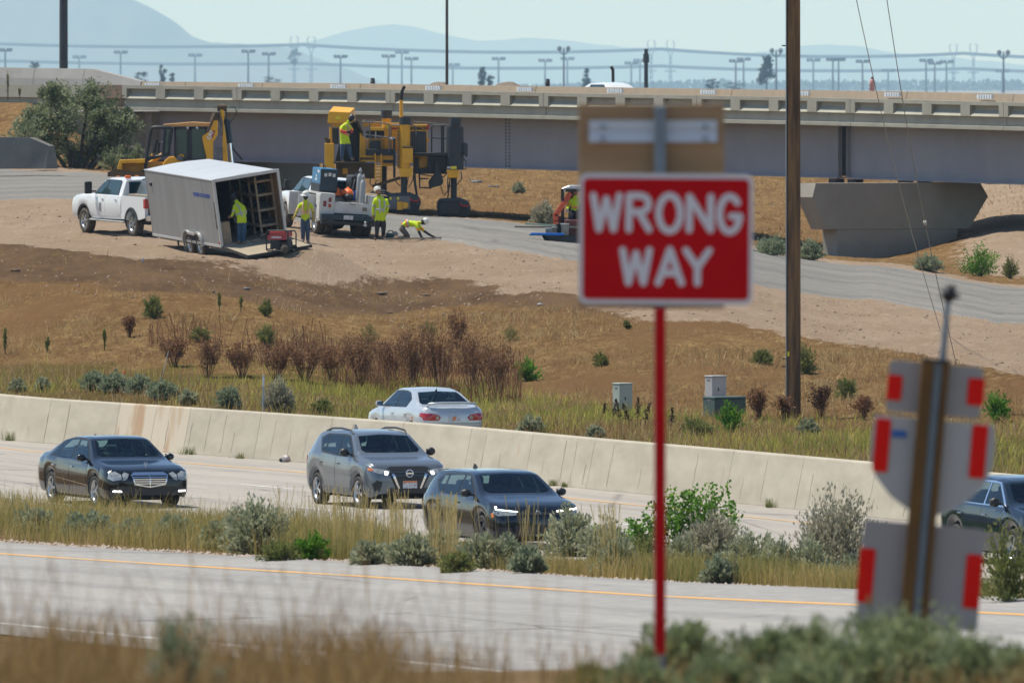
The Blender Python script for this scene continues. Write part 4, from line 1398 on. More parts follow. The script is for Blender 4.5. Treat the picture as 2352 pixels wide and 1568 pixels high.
HILL=[('blue',215,897,62,44,'blue-green sagebrush at the left end of the row behind the barrier'),('blue',262,902,74,46,'second sagebrush of the row behind the barrier, from the left'),('blue',318,905,74,42,'third sagebrush of the row behind the barrier, from the left'),('blue',372,918,80,44,'fourth sagebrush of the row behind the barrier, from the left'),('sage',432,930,46,30,'small pale sagebrush at the right end of the row behind the barrier'),('blue',526,942,66,50,'round sagebrush left of the white marker post'),('grey',640,948,84,72,'dark grey sagebrush right beside the white marker post'),('sage',40,902,40,28,'small sagebrush at the left edge above the barrier'),('sage',98,900,36,28,'small sagebrush second from the left edge above the barrier'),('sage',1217,1000,66,42,'pale spiky sagebrush right of the silver sedan'),('sage',1366,1010,42,28,'low grey sagebrush left of the dark dock stalks'),('sage',1855,1000,50,34,'grey sagebrush at the foot of the wooden pole'),('olive',740,950,60,36,'green weed right of the dark grey sagebrush by the marker post'),('olive',352,729,52,50,'bushy olive tumbleweed alone on the dry slope under the trailer'),('tall',504,716,14,38,'thin green stalk on the slope below the trailer wheels'),('tall',553,716,12,30,'thin short green stalk right of another stalk below the trailer'),('olive',610,725,36,38,'leafy green weed on the slope below the loading ramp'),('straw',988,780,54,50,'fan-shaped yellow-green weed left of the tall dead weed'),('straw',850,788,58,46,'wispy yellow-green weed left of the fan-shaped one'),('straw',1172,786,60,34,'pale straw weed right of the tall dead weed'),('olive',612,797,52,46,'wispy olive weed above the middle of the dead brown weeds'),('olive',460,786,58,30,'low olive weed above the left end of the dead brown weeds'),('tall',12,815,20,62,'tall dark green weed at the left edge of the slope'),('tall',108,812,16,40,'dark green weed second from the left edge of the slope'),('tall',240,806,16,48,'dark green weed third from the left edge of the slope'),('rust',296,776,30,46,'small brown weed alone on the left of the slope'),('olive',1380,842,40,30,'round green weed left of the tall green cabinet'),('green',1208,876,72,50,'bright green bush at the right end of the dead brown weeds'),('olive',1440,755,16,18,'tiny green tuft left of the red sign post'),('rust',398,842,66,60,'dead brown weed clump at the left end of the band'),('rust',478,868,66,84,'second dead brown weed clump of the band from the left'),('rust',556,866,80,68,'third dead brown weed clump of the band from the left'),('rust',632,870,84,74,'fourth dead brown weed clump of the band from the left'),('rust',700,876,90,88,'fifth dead brown weed clump of the band from the left'),('rust',764,872,84,70,'sixth dead brown weed clump of the band from the left'),('rust',832,886,94,112,'tall seventh clump of the dead brown weed band, left of centre'),('rust',900,880,76,92,'eighth dead brown weed clump, just left of the silver sedan roof'),('rust',950,890,92,128,'dense dead brown weed clump above the silver sedan roof'),('rust',1012,888,84,116,'dead brown weed clump behind the right of the silver sedan roof'),('rust',1052,803,42,76,'single tall dead weed standing above the brown band'),('rust',1082,900,100,118,'dead brown weed clump beyond the trunk of the silver sedan'),('rust',1142,915,72,118,'dead brown weed clump at the right end of the band'),('dock',1389,962,12,34,'lone dark dock stalk left of the green cabinet'),('dock',1408,972,12,50,'dark dock stalk in front of the left edge of the green cabinet'),('dock',1424,980,16,62,'second dark dock stalk in front of the green cabinet'),('dock',1444,985,20,58,'third dark dock stalk in front of the green cabinet'),('dock',1464,985,20,72,'tallest dark dock stalk beside the green cabinet'),('dock',1482,985,16,60,'dark dock stalk between the green cabinet and the red post'),('dock',1543,990,16,52,'dark dock stalk right of the red sign post'),('green',1678,992,74,62,'bright green bush in front of the low green utility box'),('olive',1600,1000,90,40,'olive weed right of the red post above the barrier'),('rust',1745,962,60,62,'reddish dead weed between the low green box and the wooden pole'),('rust',1800,972,40,52,'reddish dead weed touching the wooden pole on its left'),('rust',1885,962,54,66,'dead thistle clump right of the wooden pole'),('olive',1942,915,66,46,'pale sage-green weed further up right of the wooden pole'),('olive',1850,858,60,66,'olive weed touching the right side of the wooden pole'),('olive',1752,838,54,36,'olive weed left of the wooden pole, high on the slope'),('rust',1982,965,50,50,'dead thistle clump left of the reflective signs'),('green',2292,968,70,64,'dark green bush at the right behind the reflective signs'),('blue',1772,588,92,46,'blue-green sagebrush behind the haul road, left of the wooden pole'),('blue',1862,598,66,48,'blue-green sagebrush between the wooden pole and the bridge pier'),('blue',2132,622,78,36,'blue-green sagebrush at the foot of the bridge pier'),('green',2252,634,112,76,'bright green bush right of the bridge pier'),('grey',1250,517,64,50,'grey-green sagebrush behind the haul road, left of the small loader'),('sage',1190,444,32,24,'small sagebrush on the tan slope under the bridge'),('olive',2040,560,40,26,'small weed on the slope behind the pier'),('olive',2320,640,46,52,'dry tall weed beside the bright green bush at the right'),]
for i,(k,px,py,w,h,lab)in enumerate(HILL):
 plant(k,px,py,w,h,lab,300+i)
MEDIAN=[('sage',592,1272,175,122,'large round sagebrush in the median, left of the grey crossover'),('green',715,1285,110,55,'low green bush in the median beside the large round sagebrush'),('blue',205,1240,130,60,'blue-green sagebrush in the median below the black sedan'),('blue',395,1250,120,60,'blue-green sagebrush in the median right of the black sedan'),('sage',1012,1290,120,70,'sagebrush in the median under the front of the dark hatchback'),('sage',1310,1280,150,110,'olive sagebrush in the median at the right end of the dark hatchback'),('blue',1215,1318,80,60,'small blue-green sagebrush at the ramp edge below the dark hatchback'),('sage',1420,1325,110,85,'sagebrush in the median left of the red sign post'),('grey',1635,1300,170,125,'grey dome-shaped sagebrush right of the red sign post'),('blue',1655,1342,90,60,'small blue-green sagebrush at the ramp edge right of the red post'),('sage',1780,1340,120,95,'sagebrush in the median between two grey domes'),('grey',1920,1310,230,175,'largest grey sagebrush in the median, left of the reflective signs'),('blue',1905,1352,100,55,'small blue-green sagebrush under the largest grey sagebrush'),('olive',2310,1385,150,185,'tall green weedy bush at the right edge, below the black car'),('olive',2190,1375,130,110,'green weeds behind the reflective signs'),('sage',80,1225,110,55,'low sagebrush in the median at the left edge'),('sage',300,1248,110,50,'low sagebrush in the median under the black sedan bumper'),('sage',500,1262,100,60,'sagebrush in the median left of the large round one'),('sage',940,1300,120,66,'sagebrush in the median between crossover and dark hatchback'),('sage',1110,1305,120,72,'sagebrush in the median below the dark hatchback wheel'),('blue',1165,1300,90,62,'blue-green sagebrush in the median below the dark hatchback headlamp'),('sage',1390,1300,140,100,'broad sagebrush in the median between dark hatchback and red post'),('olive',1480,1310,130,90,'olive weeds in the median at the red sign post'),('sage',1560,1330,130,90,'sagebrush at the ramp edge just right of the red post'),('sage',1720,1335,150,110,'sagebrush in the median right of the first grey dome'),('sage',1850,1340,130,95,'sagebrush in the median left of the largest grey dome'),('blue',1990,1345,120,80,'blue-green sagebrush in the median left of the lower sign panel'),('olive',650,1290,110,48,'olive weeds at the ramp edge below the large round sagebrush'),('olive',1050,1318,110,46,'olive weeds at the ramp edge below the crossover'),('sage',850,1300,90,55,'small sagebrush in the median below the grey crossover'),]
for i,(k,px,py,w,h,lab)in enumerate(MEDIAN):
 plant(k,px,py,w,h,lab,500+i,'med')
loc=cast(1560,1262,150,262)
s=sc_at(loc.y)
t=thing('green_shrub','sprawling bright green shrub with loose sprays behind the red sign post','shrub',loc)
g2=np.random.default_rng(77)
mb,Cs,Ds=MB(),[],[]
for k in range(46):
 tx=g2.uniform(-205,130)/s
 hz_=(np.interp(tx*s,[-205,-100,-40,20,90,130],[45,70,128,150,150,120])*g2.uniform(.45,1.05))/s
 ty=g2.uniform(-.6,.6)
 b0=Vector((tx*.35,ty*.3,-.05))
 m1=Vector((tx*.8,ty*.8,hz_*.55))
 tp=Vector((tx+g2.normal()*.1,ty,hz_))
 mb.tube([b0,m1,tp],[.012,.008,.003],4)
 for j in range(85):
  u=g2.uniform(.3,1)
  q=b0.lerp(m1,u*2)if u<.5 else m1.lerp(tp,u*2-1)
  Cs.append(np.array(q)+g2.normal(size=3)*.055)
  Ds.append(g2.normal(size=3)+np.array([0,0,.3]))
mb.build('stem',M_STEM,t,fix=False)
V,Fq=leaf_quads(np.array(Cs),np.array(Ds),.085,.06,g2)
np_mesh('foliage',V,Fq,L_GREEN,t,np.repeat(g2.uniform(0,1,len(Cs)),4))
for i,(px,w,h,lab)in enumerate(((22,30,22,'grass tuft at the barrier foot at the left edge'),(435,36,20,'grass tuft at the barrier foot right of the black sedan'),(553,30,14,'small grass tuft at the barrier foot left of the white litter'),(1270,16,16,'grass tuft at the barrier foot right of the dark hatchback'),(1297,14,12,'tiny green tuft at the barrier foot, second right of the dark hatchback'),(1769,26,22,'grass tuft at the barrier foot left of the largest grey sagebrush'))):
 Y=float(yb(px))-.35
 a=P(px,0,Y)
 s=sc_at(Y)
 t=thing('grass_tuft',lab,'grass tuft',(a.x,a.y,.0))
 g2=np.random.default_rng(900+i)
 n=70
 B=np.stack([g2.normal(size=n)*w/s*.25,g2.normal(size=n)*.06,np.zeros(n)],-1)
 blades('blade_tuft',B,g2.uniform(.5,1.1,n)*h/s,np.full(n,.014),.4,L_OLIVE,g2,1,parent=t,kind=None)
tl=cast(175,392,440,560)
tl=P(175,394,512)
t=thing('olive_tree','silvery green leafy tree in front of the bridge abutment at the left','tree',tl)
s=sc_at(512)
g2=np.random.default_rng(41)
mb=MB()
Cs,Ds,Tn=[],[],[]
for(bx_,bz_,ex,ez,rad)in((-8,0,-45,150,60),(0,0,-30,120,62),(5,0,25,165,58),(10,0,60,130,60),(15,0,95,95,56),(-10,0,-95,110,50),(12,0,60,60,60),(-10,0,-60,60,56),(20,0,105,40,48),(0,0,10,45,62),(-15,0,-120,75,36),(10,0,-58,182,26),(18,0,112,118,30)):
 yy0=g2.uniform(-1.2,1.2)
 b0,e0=Vector((bx_/s,0,-.3)),Vector((ex/s,yy0,ez/s))
 mb.tube([b0,b0.lerp(e0,.5)+Vector((g2.normal()*.12,g2.normal()*.1,.1)),e0],[.10,.06,.02],6)
 rr=rad/s
 for c in range(17):
  o_=g2.normal(size=3)
  o_*=(g2.uniform(.2,1)**.5)/np.linalg.norm(o_)
  tip=np.array(e0)+o_*rr*np.array([1,.9,.8])
  mb.tube([e0,e0.lerp(Vector(tip),.6),Vector(tip)],[.018,.01,.004],4)
  dr=(tip-np.array(e0))
  n=84
  u=g2.uniform(.35,1.1,n)[:,None]
  Cs.append(np.array(e0)+dr*u+g2.normal(size=(n,3))*rr*.13)
  Ds.append(dr[None]/max(np.linalg.norm(dr),.01)*.6+g2.normal(size=(n,3))*.7)
  Tn.append(np.clip(.5+.22*g2.normal()+.18*g2.normal(size=n),0,1))
mb.build('trunk',M_TRUNK,t,fix=False)
C,Dr,Tn=np.concatenate(Cs),np.concatenate(Ds),np.concatenate(Tn)
C[:,2]=np.maximum(C[:,2],-.1)
V,Fq=leaf_quads(C,Dr,g2.uniform(.13,.25,len(C)),.075,g2)
np_mesh('crown',V,Fq,L_TREE,t,np.repeat(Tn,4))
for px,py,w,h,lab in((262,394,90,60,'silvery sapling at the right foot of the leafy tree'),(318,392,50,58,'leafy sapling leaning right beside the yellow loader bucket'),(60,330,90,70,'silvery bush rising behind the concrete wall end')):
 a=P(px,py,506)
 bush('sapling',lab,'shrub',a,w/s,h/s,900,.16,L_TREE,47+px,aspect=.35,upright=.5)
for px,py,w,h,lab in((18,228,14,62,'tall dry weed in front of the left approach wall'),(45,226,10,22,'short dry weed beside the tall one by the approach wall')):
 a=P(px,py,545)
 bush('weed',lab,'weed',a,w/49,h/49,150,.1,L_YG,70+px,spread=.4,aspect=.3)
 # ----------- foreground, far out of focus
def d_fore(px,Y,X):
 f=np.interp(px,[-300,0,350,600,950,1150,1420,1520,1700,2600],[1,1,.95,.75,.85,.6,.4,.3,.35,.4])
 return f*np.clip(.5+1.8*fbm(px*.006,Y*.08,1.0,3,19),.06,1)
px,B=scatter(10500,-260,2600,lambda p:0*p+47,lambda p:0*p+69,g,d_fore)
tn=.45+.8*fbm(B[:,0],B[:,1],.8,3,29)+.2*g.normal(size=len(B))
hh=g.uniform(.22,.46,len(B))*np.interp(px,[0,700,1100,1500],[1.06,1.0,.85,.62])
tall=g.uniform(0,1,len(B))>.955
hh=np.where(tall&(px<1350),g.uniform(.5,.86,len(B)),hh)
blades('foreground_grass',B,hh,g.uniform(.004,.009,len(B)),.25,L_FORE,g,3,tn,headf=.5)
L_FSAGE=leafmat('foreground sage leaves',(.14,.175,.07),(.23,.27,.125),(.36,.39,.22),.45)
FORE=[(415,1425,190,'grey-green bush among the blurred grass at the lower left',58,L_SAGEB),(1560,1425,230,'blurred sage bush at the foot of the red sign post',70,L_FSAGE),(1760,1452,230,'blurred sage bush right of the red sign post',68,L_FSAGE),(1855,1418,130,'narrow blurred sage bush left of the reflective signs',69,L_FSAGE),(2060,1396,380,'large blurred green bush in front of the reflective signs',66,L_FSAGE),(1955,1458,260,'low blurred bush left of the large one under the reflective signs',64,L_FSAGE),(2215,1470,200,'low blurred bush right of the large one under the reflective signs',64,L_FSAGE),(2320,1482,220,'blurred bush at the lower right corner',66,L_FSAGE),(1660,1515,220,'low blurred bush between the red post and the reflective signs',62,L_FSAGE),(1470,1520,180,'low blurred sage bush just left of the red sign post',61,L_FSAGE),(1350,1535,130,'low blurred green tuft left of the red sign post',62,L_OLIVE),(1840,1520,260,'low blurred bush in the middle of the lower right bushes',60,L_FSAGE),]
for i,(px,pyt,wpx,lab,Y,m)in enumerate(FORE):
 a=on_ground(px,Y)
 s=sc_at(Y)
 h=CZ-(pyt-HOR)*Y/FPX-a.z
 bush('sagebrush',lab,'shrub',a,wpx/s*1.1,max(h,.15),int(2600+3600*wpx/s),.05,m,700+i,aspect=.34,clump=22)
a=on_ground(412,60.5)
mb=MB()
mb.ball((0,0,.05),.17,(1.25,.8,.75),14)
o=mb.build('pale_rock',M_STONE,loc=(a.x,a.y,CZ-(1562-HOR)*60.5/FPX-.05))
tag(o,'rounded pale rock in the blurred grass at the bottom left','rock')
# ----------- vehicles
def carpaint(name,col,dust=(.30,.25,.19),metal=.35,rough=.22):
 new=name not in MATS
 m=mat(name,col,rough,metal,coat=.55,spec=.35,dirt=dust,dirt_lo=.62 if sum(col)>.3 else.74,dirt_hi=.95 if sum(col)>.3 else 1.25,dirt_scale=1.3)
 if new:
  nt=m.node_tree
  b=nt.nodes['Principled BSDF']
  ge=nn(nt,'ShaderNodeNewGeometry')
  d=nn(nt,'ShaderNodeBsdfDiffuse')
  d.inputs[0].default_value=(.03,.03,.032,1)
  mx=nn(nt,'ShaderNodeMixShader')
  nt.links.new(ge.outputs['Backfacing'],mx.inputs[0])
  nt.links.new(b.outputs[0],mx.inputs[1])
  nt.links.new(d.outputs[0],mx.inputs[2])
  nt.links.new(mx.outputs[0],nt.nodes['Material Output'].inputs[0])
 return m
def glassmat(name,tint,rough=.03):
 m=bpy.data.materials.new(name)
 m.use_nodes=True
 nt=m.node_tree
 nt.nodes.remove(nt.nodes['Principled BSDF'])
 tr=nn(nt,'ShaderNodeBsdfTransparent')
 tr.inputs[0].default_value=rgba(tint)
 gl=nn(nt,'ShaderNodeBsdfGlossy')
 gl.inputs['Roughness'].default_value=rough
 gl.inputs[0].default_value=(.75,.88,.95,1)
 fr=nn(nt,'ShaderNodeFresnel')
 fr.inputs[0].default_value=1.42
 mx=nn(nt,'ShaderNodeMixShader')
 nt.links.new(fr.outputs[0],mx.inputs[0])
 nt.links.new(tr.outputs[0],mx.inputs[1])
 nt.links.new(gl.outputs[0],mx.inputs[2])
 nt.links.new(mx.outputs[0],nt.nodes['Material Output'].inputs[0])
 return m
GLASS_CLEAR=glassmat('tinted see through glass',(.30,.47,.48))
GLASS_SIDE=glassmat('side see through glass',(.36,.46,.46))
M_SEAT=mat('dark seat cloth',(.045,.042,.040),.9)
M_SEATL=mat('light seat cloth',(.26,.24,.21),.9)
def interior(t,xc,xf,xb,zb,zr,w,seat,driver=None):
 """dashboard, wheel, two front seats with headrests, rear bench and a driver"""
 MB().box((xc-.42,-w+.06,zb-.30),(xc-.02,w-.06,zb-.02)).build('dashboard',M_BLACK,t,bevel=.05)
 mb=MB()
 mb.tube([(xc-.50+.05*math.sin(a),.36+.18*math.cos(a),zb-.04+.17*math.sin(a))for a in np.linspace(0,2*math.pi,15)],.016,5)
 mb.build('steering_wheel',M_BLACK,t)
 for y in(.36,-.36):
  mb=MB()
  mb.box((xf-.28,y-.24,zb-.58),(xf+.26,y+.24,zb-.44))
  mb.prism([(xf-.24,zb-.5),(xf-.10,zb-.5),(xf-.28,zb+.14),(xf-.40,zb+.12)],y-.23,y+.23)
  mb.prism([(xf-.42,zb+.17),(xf-.33,zb+.17),(xf-.36,zb+.36),(xf-.44,zb+.36)],y-.13,y+.13)
  mb.build('seat',seat,t,bevel=.04)
 mb=MB()
 mb.prism([(xb,zb-.5),(xb+.55,zb-.5),(xb+.5,zb-.38),(xb+.12,zb-.35),(xb-.08,zb+.10),(xb-.2,zb+.10)],-w+.14,w-.14)
 for y in(.36,-.36):
  mb.box((xb-.2,y-.13,zb+.1),(xb-.1,y+.13,zb+.26))
 mb.build('rear_seat',seat,t,bevel=.04)
 MB().box((-1.9,-w+.05,zb-.75),(xc+.1,w-.05,zb-.7)).build('cabin_floor',M_UNDER,t)
def driver(label,xf,zb,shirt,t,hair=None):
 p=thing('person',label,'person')
 p.matrix_world=Matrix.Identity(4)
 skin=mat('driver skin',(.36,.20,.13),.6)
 y=.36
 mb=MB()
 mb.lathe([(.0,zb-.46),(.17,zb-.42),(.19,zb-.1),(.21,zb+.06),(.15,zb+.14),(.06,zb+.18),(.055,zb+.22)],14,0,Matrix.Translation((xf-.10,y,0)))
 mb.ball((xf-.06,y,zb+.32),.105,(1.0,.82,1.2),14,1)
 mb.ball((xf+.03,y,zb+.27),.05,(.9,.9,.8),10,1)
 mb.add([(xf+.038,y-.016,zb+.32),(xf+.038,y+.016,zb+.32),(xf+.075,y,zb+.30),(xf+.035,y,zb+.355)],[(0,1,2),(0,2,3),(1,3,2),(0,3,1)],1)
 for sg in(-1,1):
  mb.tube([(xf-.1,y+sg*.18,zb+.06),(xf+.05,y+sg*.24,zb-.14),(xf+.30,y+sg*.15,zb-.04)],[.06,.05,.04],8)
  mb.ball((xf+.34,y+sg*.14,zb-.03),.045,(1.2,.8,.9),8,1)
  for k in range(4):
   mb.tube([(xf+.35,y+sg*.14,zb-.03+.018*(k-1.5)),(xf+.40,y+sg*.13,zb-.02+.02*(k-1.5)),(xf+.40,y+sg*.10,zb-.02+.02*(k-1.5))],[.011,.010,.008],5,1)
  mb.tube([(xf-.08,y+sg*.1,zb-.40),(xf+.34,y+sg*.11,zb-.36),(xf+.55,y+sg*.11,zb-.62)],[.09,.075,.06],8)
  mb.ball((xf-.065,y+sg*.088,zb+.31),.028,(.7,.35,1),8,1)
 b=mb.build('body',[shirt,skin],p)
 mb=MB()
 mb.ball((xf-.085,y,zb+.36),.112,(.98,.86,.95),12)
 mb.build('hair',hair or mat('dark hair',(.02,.016,.012),.8),p)
 return p
def seat_driver(p,t):
 p.matrix_world=Matrix.Translation(t.location)@Euler(t.rotation_euler).to_matrix().to_4x4()
M_GLASSO=mat('dark car glass',(.006,.028,.042),.05,0,spec=.16)
M_GLASSTO=mat('tinted car glass',(.030,.060,.068),.05,0,spec=.3)
M_BLACK=mat('black trim plastic',(.018,.018,.019),.45)
M_UNDER=mat('dark underside',(.012,.012,.012),.9)
M_TYRE=mat('tyre rubber',(.028,.027,.026),.85,col2=(.055,.048,.04),scale=9)
M_TYRED=mat('dusty tyre rubber',(.05,.043,.036),.9,col2=(.12,.095,.07),scale=6)
M_RIM=mat('silver wheel alloy',(.50,.50,.51),.3,.85)
M_RIMD=mat('dark wheel alloy',(.10,.10,.105),.35,.7)
M_CHROME=mat('chrome trim',(.75,.77,.80),.12,1.0)
M_LAMP=mat('clear lamp lens',(.50,.52,.50),.08,.25,spec=1.0,col2=(.25,.27,.27),scale=14)
M_RED=mat('red lamp lens',(.42,.008,.014),.12,spec=.8)
M_REDD=mat('dull red reflector',(.20,.03,.04),.3)
M_AMBER=mat('amber lamp lens',(.75,.20,.03),.15)
M_PLATE=mat('number plate',(.62,.62,.62),.5,col2=(.25,.25,.32),scale=28,lo=.5,hi=.6)
M_LIT=emit('lit lamp',(1.0,.98,.88),6.0)
M_LITS=emit('dim lit lamp',(.85,1.0,.95),1.6)
M_SILV=mat('grey plastic trim',(.19,.19,.195),.5)
def pl(tab,x):return float(np.interp(x,[a for a,_ in tab],[b for _,b in tab]))
def smooth_pl(tab,x,w=.07):
 return sum(pl(tab,x+d)*k for d,k in((-w,.25),(0,.5),(w,.25)))
def in_poly(x,y,pts):
 r=False
 for(x0_,y0_),(x1_,y1_)in zip(pts,pts[1:]+pts[:1]):
  if(y0_>y)!=(y1_>y)and x<(x1_-x0_)*(y-y0_)/(y1_-y0_)+x0_:
   r=not r
 return r
class CarBody:
 """closed body shell from stations along the length; glass, lamps and doors are laid on its own surface"""
 def __init__(s,L,W,top,belt,sill,roofw,axles,ra,rz,nose=.42,tail=.42,nose_f=.74,tail_f=.80,cut_rear=None):
  s.L,s.W=L,W
  x0,x1=-L/2,L/2
  if cut_rear is not None:
   x0=cut_rear
  Hm=max(z for _,z in top)
  bm_=np.mean([z for _,z in belt])
  xs_=set(np.round(np.linspace(x0,x1,46),4))
  for d in(.0,.03,.08,.15,.24,.33):
   xs_.add(round(x1-d,4))
   if cut_rear is None:
    xs_.add(round(x0+d,4))
  for a in axles:
   for t in np.linspace(0,math.pi,13):
    xs_.add(round(a+ra*math.cos(t),4))
   xs_.add(round(a+ra+.004,4))
   xs_.add(round(a-ra-.004,4))
  xs_=sorted(x for x in xs_ if x0<=x<=x1)
  def plan(x):
   f=1.0
   d=x1-x
   if d<nose:
    f=nose_f+(1-nose_f)*math.sqrt(max(0,1-(1-d/nose)**2))
   d=x-x0
   if cut_rear is None and d<tail:
    f=min(f,tail_f+(1-tail_f)*math.sqrt(max(0,1-(1-d/tail)**2)))
   return f
  rows=[]
  for x in xs_:
   w=W/2*plan(x)
   zb=smooth_pl(belt,x)
   zt=max(smooth_pl(top,x),zb+.012)
   zs=pl(sill,x)
   for a in axles:
    if abs(x-a)<ra:
     zs=max(zs,rz+math.sqrt(ra*ra-(x-a)**2))
   t=min(1,max(0,(zt-zb)/max(Hm-bm_,.1)))
   zl=lambda f:zs+(zb-zs)*f
   wr=(w*.93)*(1-t)+min(roofw,w*.9)*t
   ze=zt-(.012*(1-t)+.085*t)
   ze=max(ze,zb+.004)
   g0=w*(.945-.02*t)
   rows.append([(w*.93,zs),(w*.975,zl(.14)),(w*.995,zl(.34)),(w,zl(.6)),(w*.992,zl(.82)),(w*.965,zb),(g0,zb+min(.025,(ze-zb)*.3)),(g0*.55+wr*.45,zb+(ze-zb)*.5+.0),(wr+.012*t,ze-.03*t),(wr*.975,ze+(zt-ze)*.45),(wr*.86,ze+(zt-ze)*.78),(wr*.5,zt-.008),(0,zt)])
  k=len(rows[0])
  V=[]
  for x,r in zip(xs_,rows):
   for y,z in r:
    V.append((x,y,z))
   for y,z in r[-2::-1]:
    V.append((x,-y,z))
  n=2*k-1
  Fq=[]
  for i in range(len(xs_)-1):
   for j in range(n-1):
    Fq.append((i*n+j,i*n+j+1,(i+1)*n+j+1,(i+1)*n+j))
  Fq.append(list(range(n)))
  Fq.append(list(range((len(xs_)-1)*n,len(xs_)*n))[::-1])
  s.V,s.F=V,Fq
  s.bvh=BVHTree.FromPolygons(V,Fq)
 def build(s,parent,m,holes=()):
  me=bpy.data.meshes.new('body')
  me.from_pydata(s.V,[],s.F)
  me.materials.append(m)
  bm=bmesh.new()
  bm.from_mesh(me)
  bmesh.ops.recalc_face_normals(bm,faces=bm.faces)
  zmin=min((q[1]if ax!='z' else 9)for poly,ax in holes for q in poly)-.12 if holes else 0
  for poly,ax in holes:
   ij=(0,1)if ax=='z' else(0,2)
   cx,cy=sum(q[0]for q in poly)/len(poly),sum(q[1]for q in poly)/len(poly)
   pts=[(cx+(q[0]-cx)*.97,cy+(q[1]-cy)*.955)for q in poly]
   lo,hi=[min(q[k]for q in pts)-.3 for k in(0,1)],[max(q[k]for q in pts)+.3 for k in(0,1)]
   def near(c):
    return all(lo[k]<c[ij[k]]<hi[k]for k in(0,1))and c.z>zmin and(ax=='z' or c.y*(1 if ax=='+y' else-1)>.3)
   for(ax_,az_),(bx_,bz_)in zip(pts,pts[1:]+pts[:1]):
    fs_=[f for f in bm.faces if near(f.calc_center_median())]
    ge=set(fs_)|{e for f in fs_ for e in f.edges}|{v for f in fs_ for v in f.verts}
    co,no=[0,0,0],[0,0,0]
    co[ij[0]],co[ij[1]]=ax_,az_
    no[ij[0]],no[ij[1]]=-(bz_-az_),bx_-ax_
    bmesh.ops.bisect_plane(bm,geom=list(ge),plane_co=co,plane_no=no)
   dead=[f for f in bm.faces if near(f.calc_center_median())and in_poly(f.calc_center_median()[ij[0]],f.calc_center_median()[ij[1]],pts)and(ax!='z' or f.normal.z>.1)]
   bmesh.ops.delete(bm,geom=dead,context='FACES')
  bm.to_mesh(me)
  bm.free()
  me.polygons.foreach_set('use_smooth',[True]*len(me.polygons))
  me.set_sharp_from_angle(angle=R(38))
  return link_mesh('body',me,parent)
 def decal(s,name,poly,axis,m,parent,off=.006,step=.11,thick=.012,smooth=True,holes=()):
  """a thin shell part cut to an outline and laid on the body: axis +y/-y sides (x,z), +x/-x ends (y,z), z from above (x,y)"""
  bm=bmesh.new()
  vs=[bm.verts.new((p[0],p[1],0))for p in poly]
  bm.faces.new(vs)
  for ax in(0,1):
   lo,hi=min(p[ax]for p in poly),max(p[ax]for p in poly)
   nn_=int((hi-lo)/step)
   for i in range(1,nn_+1):
    c=lo+(hi-lo)*i/(nn_+1)
    co,no=[0,0,0],[0,0,0]
    co[ax],no[ax]=c,1
    bmesh.ops.bisect_plane(bm,geom=bm.verts[:]+bm.edges[:]+bm.faces[:],plane_co=co,plane_no=no)
  for hp in holes:
   for(ax_,az_),(bx_,bz_)in zip(hp,hp[1:]+hp[:1]):
    bmesh.ops.bisect_plane(bm,geom=bm.verts[:]+bm.edges[:]+bm.faces[:],plane_co=(ax_,az_,0),plane_no=(-(bz_-az_),bx_-ax_,0))
   bmesh.ops.delete(bm,geom=[f for f in bm.faces if in_poly(f.calc_center_median().x,f.calc_center_median().y,hp)],context='FACES')
  outer,inner,ok=[],[],True
  for v in bm.verts:
   a,b=v.co.x,v.co.y
   if axis in('+y','-y'):
    sg=1 if axis=='+y' else-1
    o,d=Vector((a,sg*5,b)),Vector((0,-sg,0))
   elif axis in('+x','-x'):
    sg=1 if axis=='+x' else-1
    o,d=Vector((sg*9,a,b)),Vector((-sg,0,0))
   else:
    o,d=Vector((a,b,5)),Vector((0,0,-1))
   hit,nrm,_,_=s.bvh.ray_cast(o,d)
   if hit is None:
    hit=s.bvh.find_nearest(o+d*(5-s.W/2 if 'y' in axis else(9-s.L/2 if 'x' in axis else 4)))[0]
   outer.append(hit-d*off)
   inner.append(hit+d*thick)
  bm.verts.index_update()
  n=len(bm.verts)
  faces=[[v.index for v in f.verts]for f in bm.faces]
  rim=[(e.verts[0].index,e.verts[1].index)for e in bm.edges if len(e.link_faces)==1]
  bm.free()
  me=bpy.data.meshes.new(name)
  me.from_pydata([p[:]for p in outer]+[p[:]for p in inner],[],faces+[(a,b,b+n,a+n)for a,b in rim])
  me.materials.append(m)
  b2=bmesh.new()
  b2.from_mesh(me)
  bmesh.ops.recalc_face_normals(b2,faces=b2.faces)
  b2.normal_update()
  ctr=Vector((0,0,.6))
  f0=max(b2.faces,key=lambda f:f.calc_area())
  if f0.normal.dot((Vector(o)-f0.calc_center_median()))<0:
   bmesh.ops.reverse_faces(b2,faces=b2.faces)
  b2.to_mesh(me)
  b2.free()
  if smooth:
   me.polygons.foreach_set('use_smooth',[True]*len(me.polygons))
   me.set_sharp_from_angle(angle=R(40))
  return link_mesh(name,me,parent)
WHEELS={}
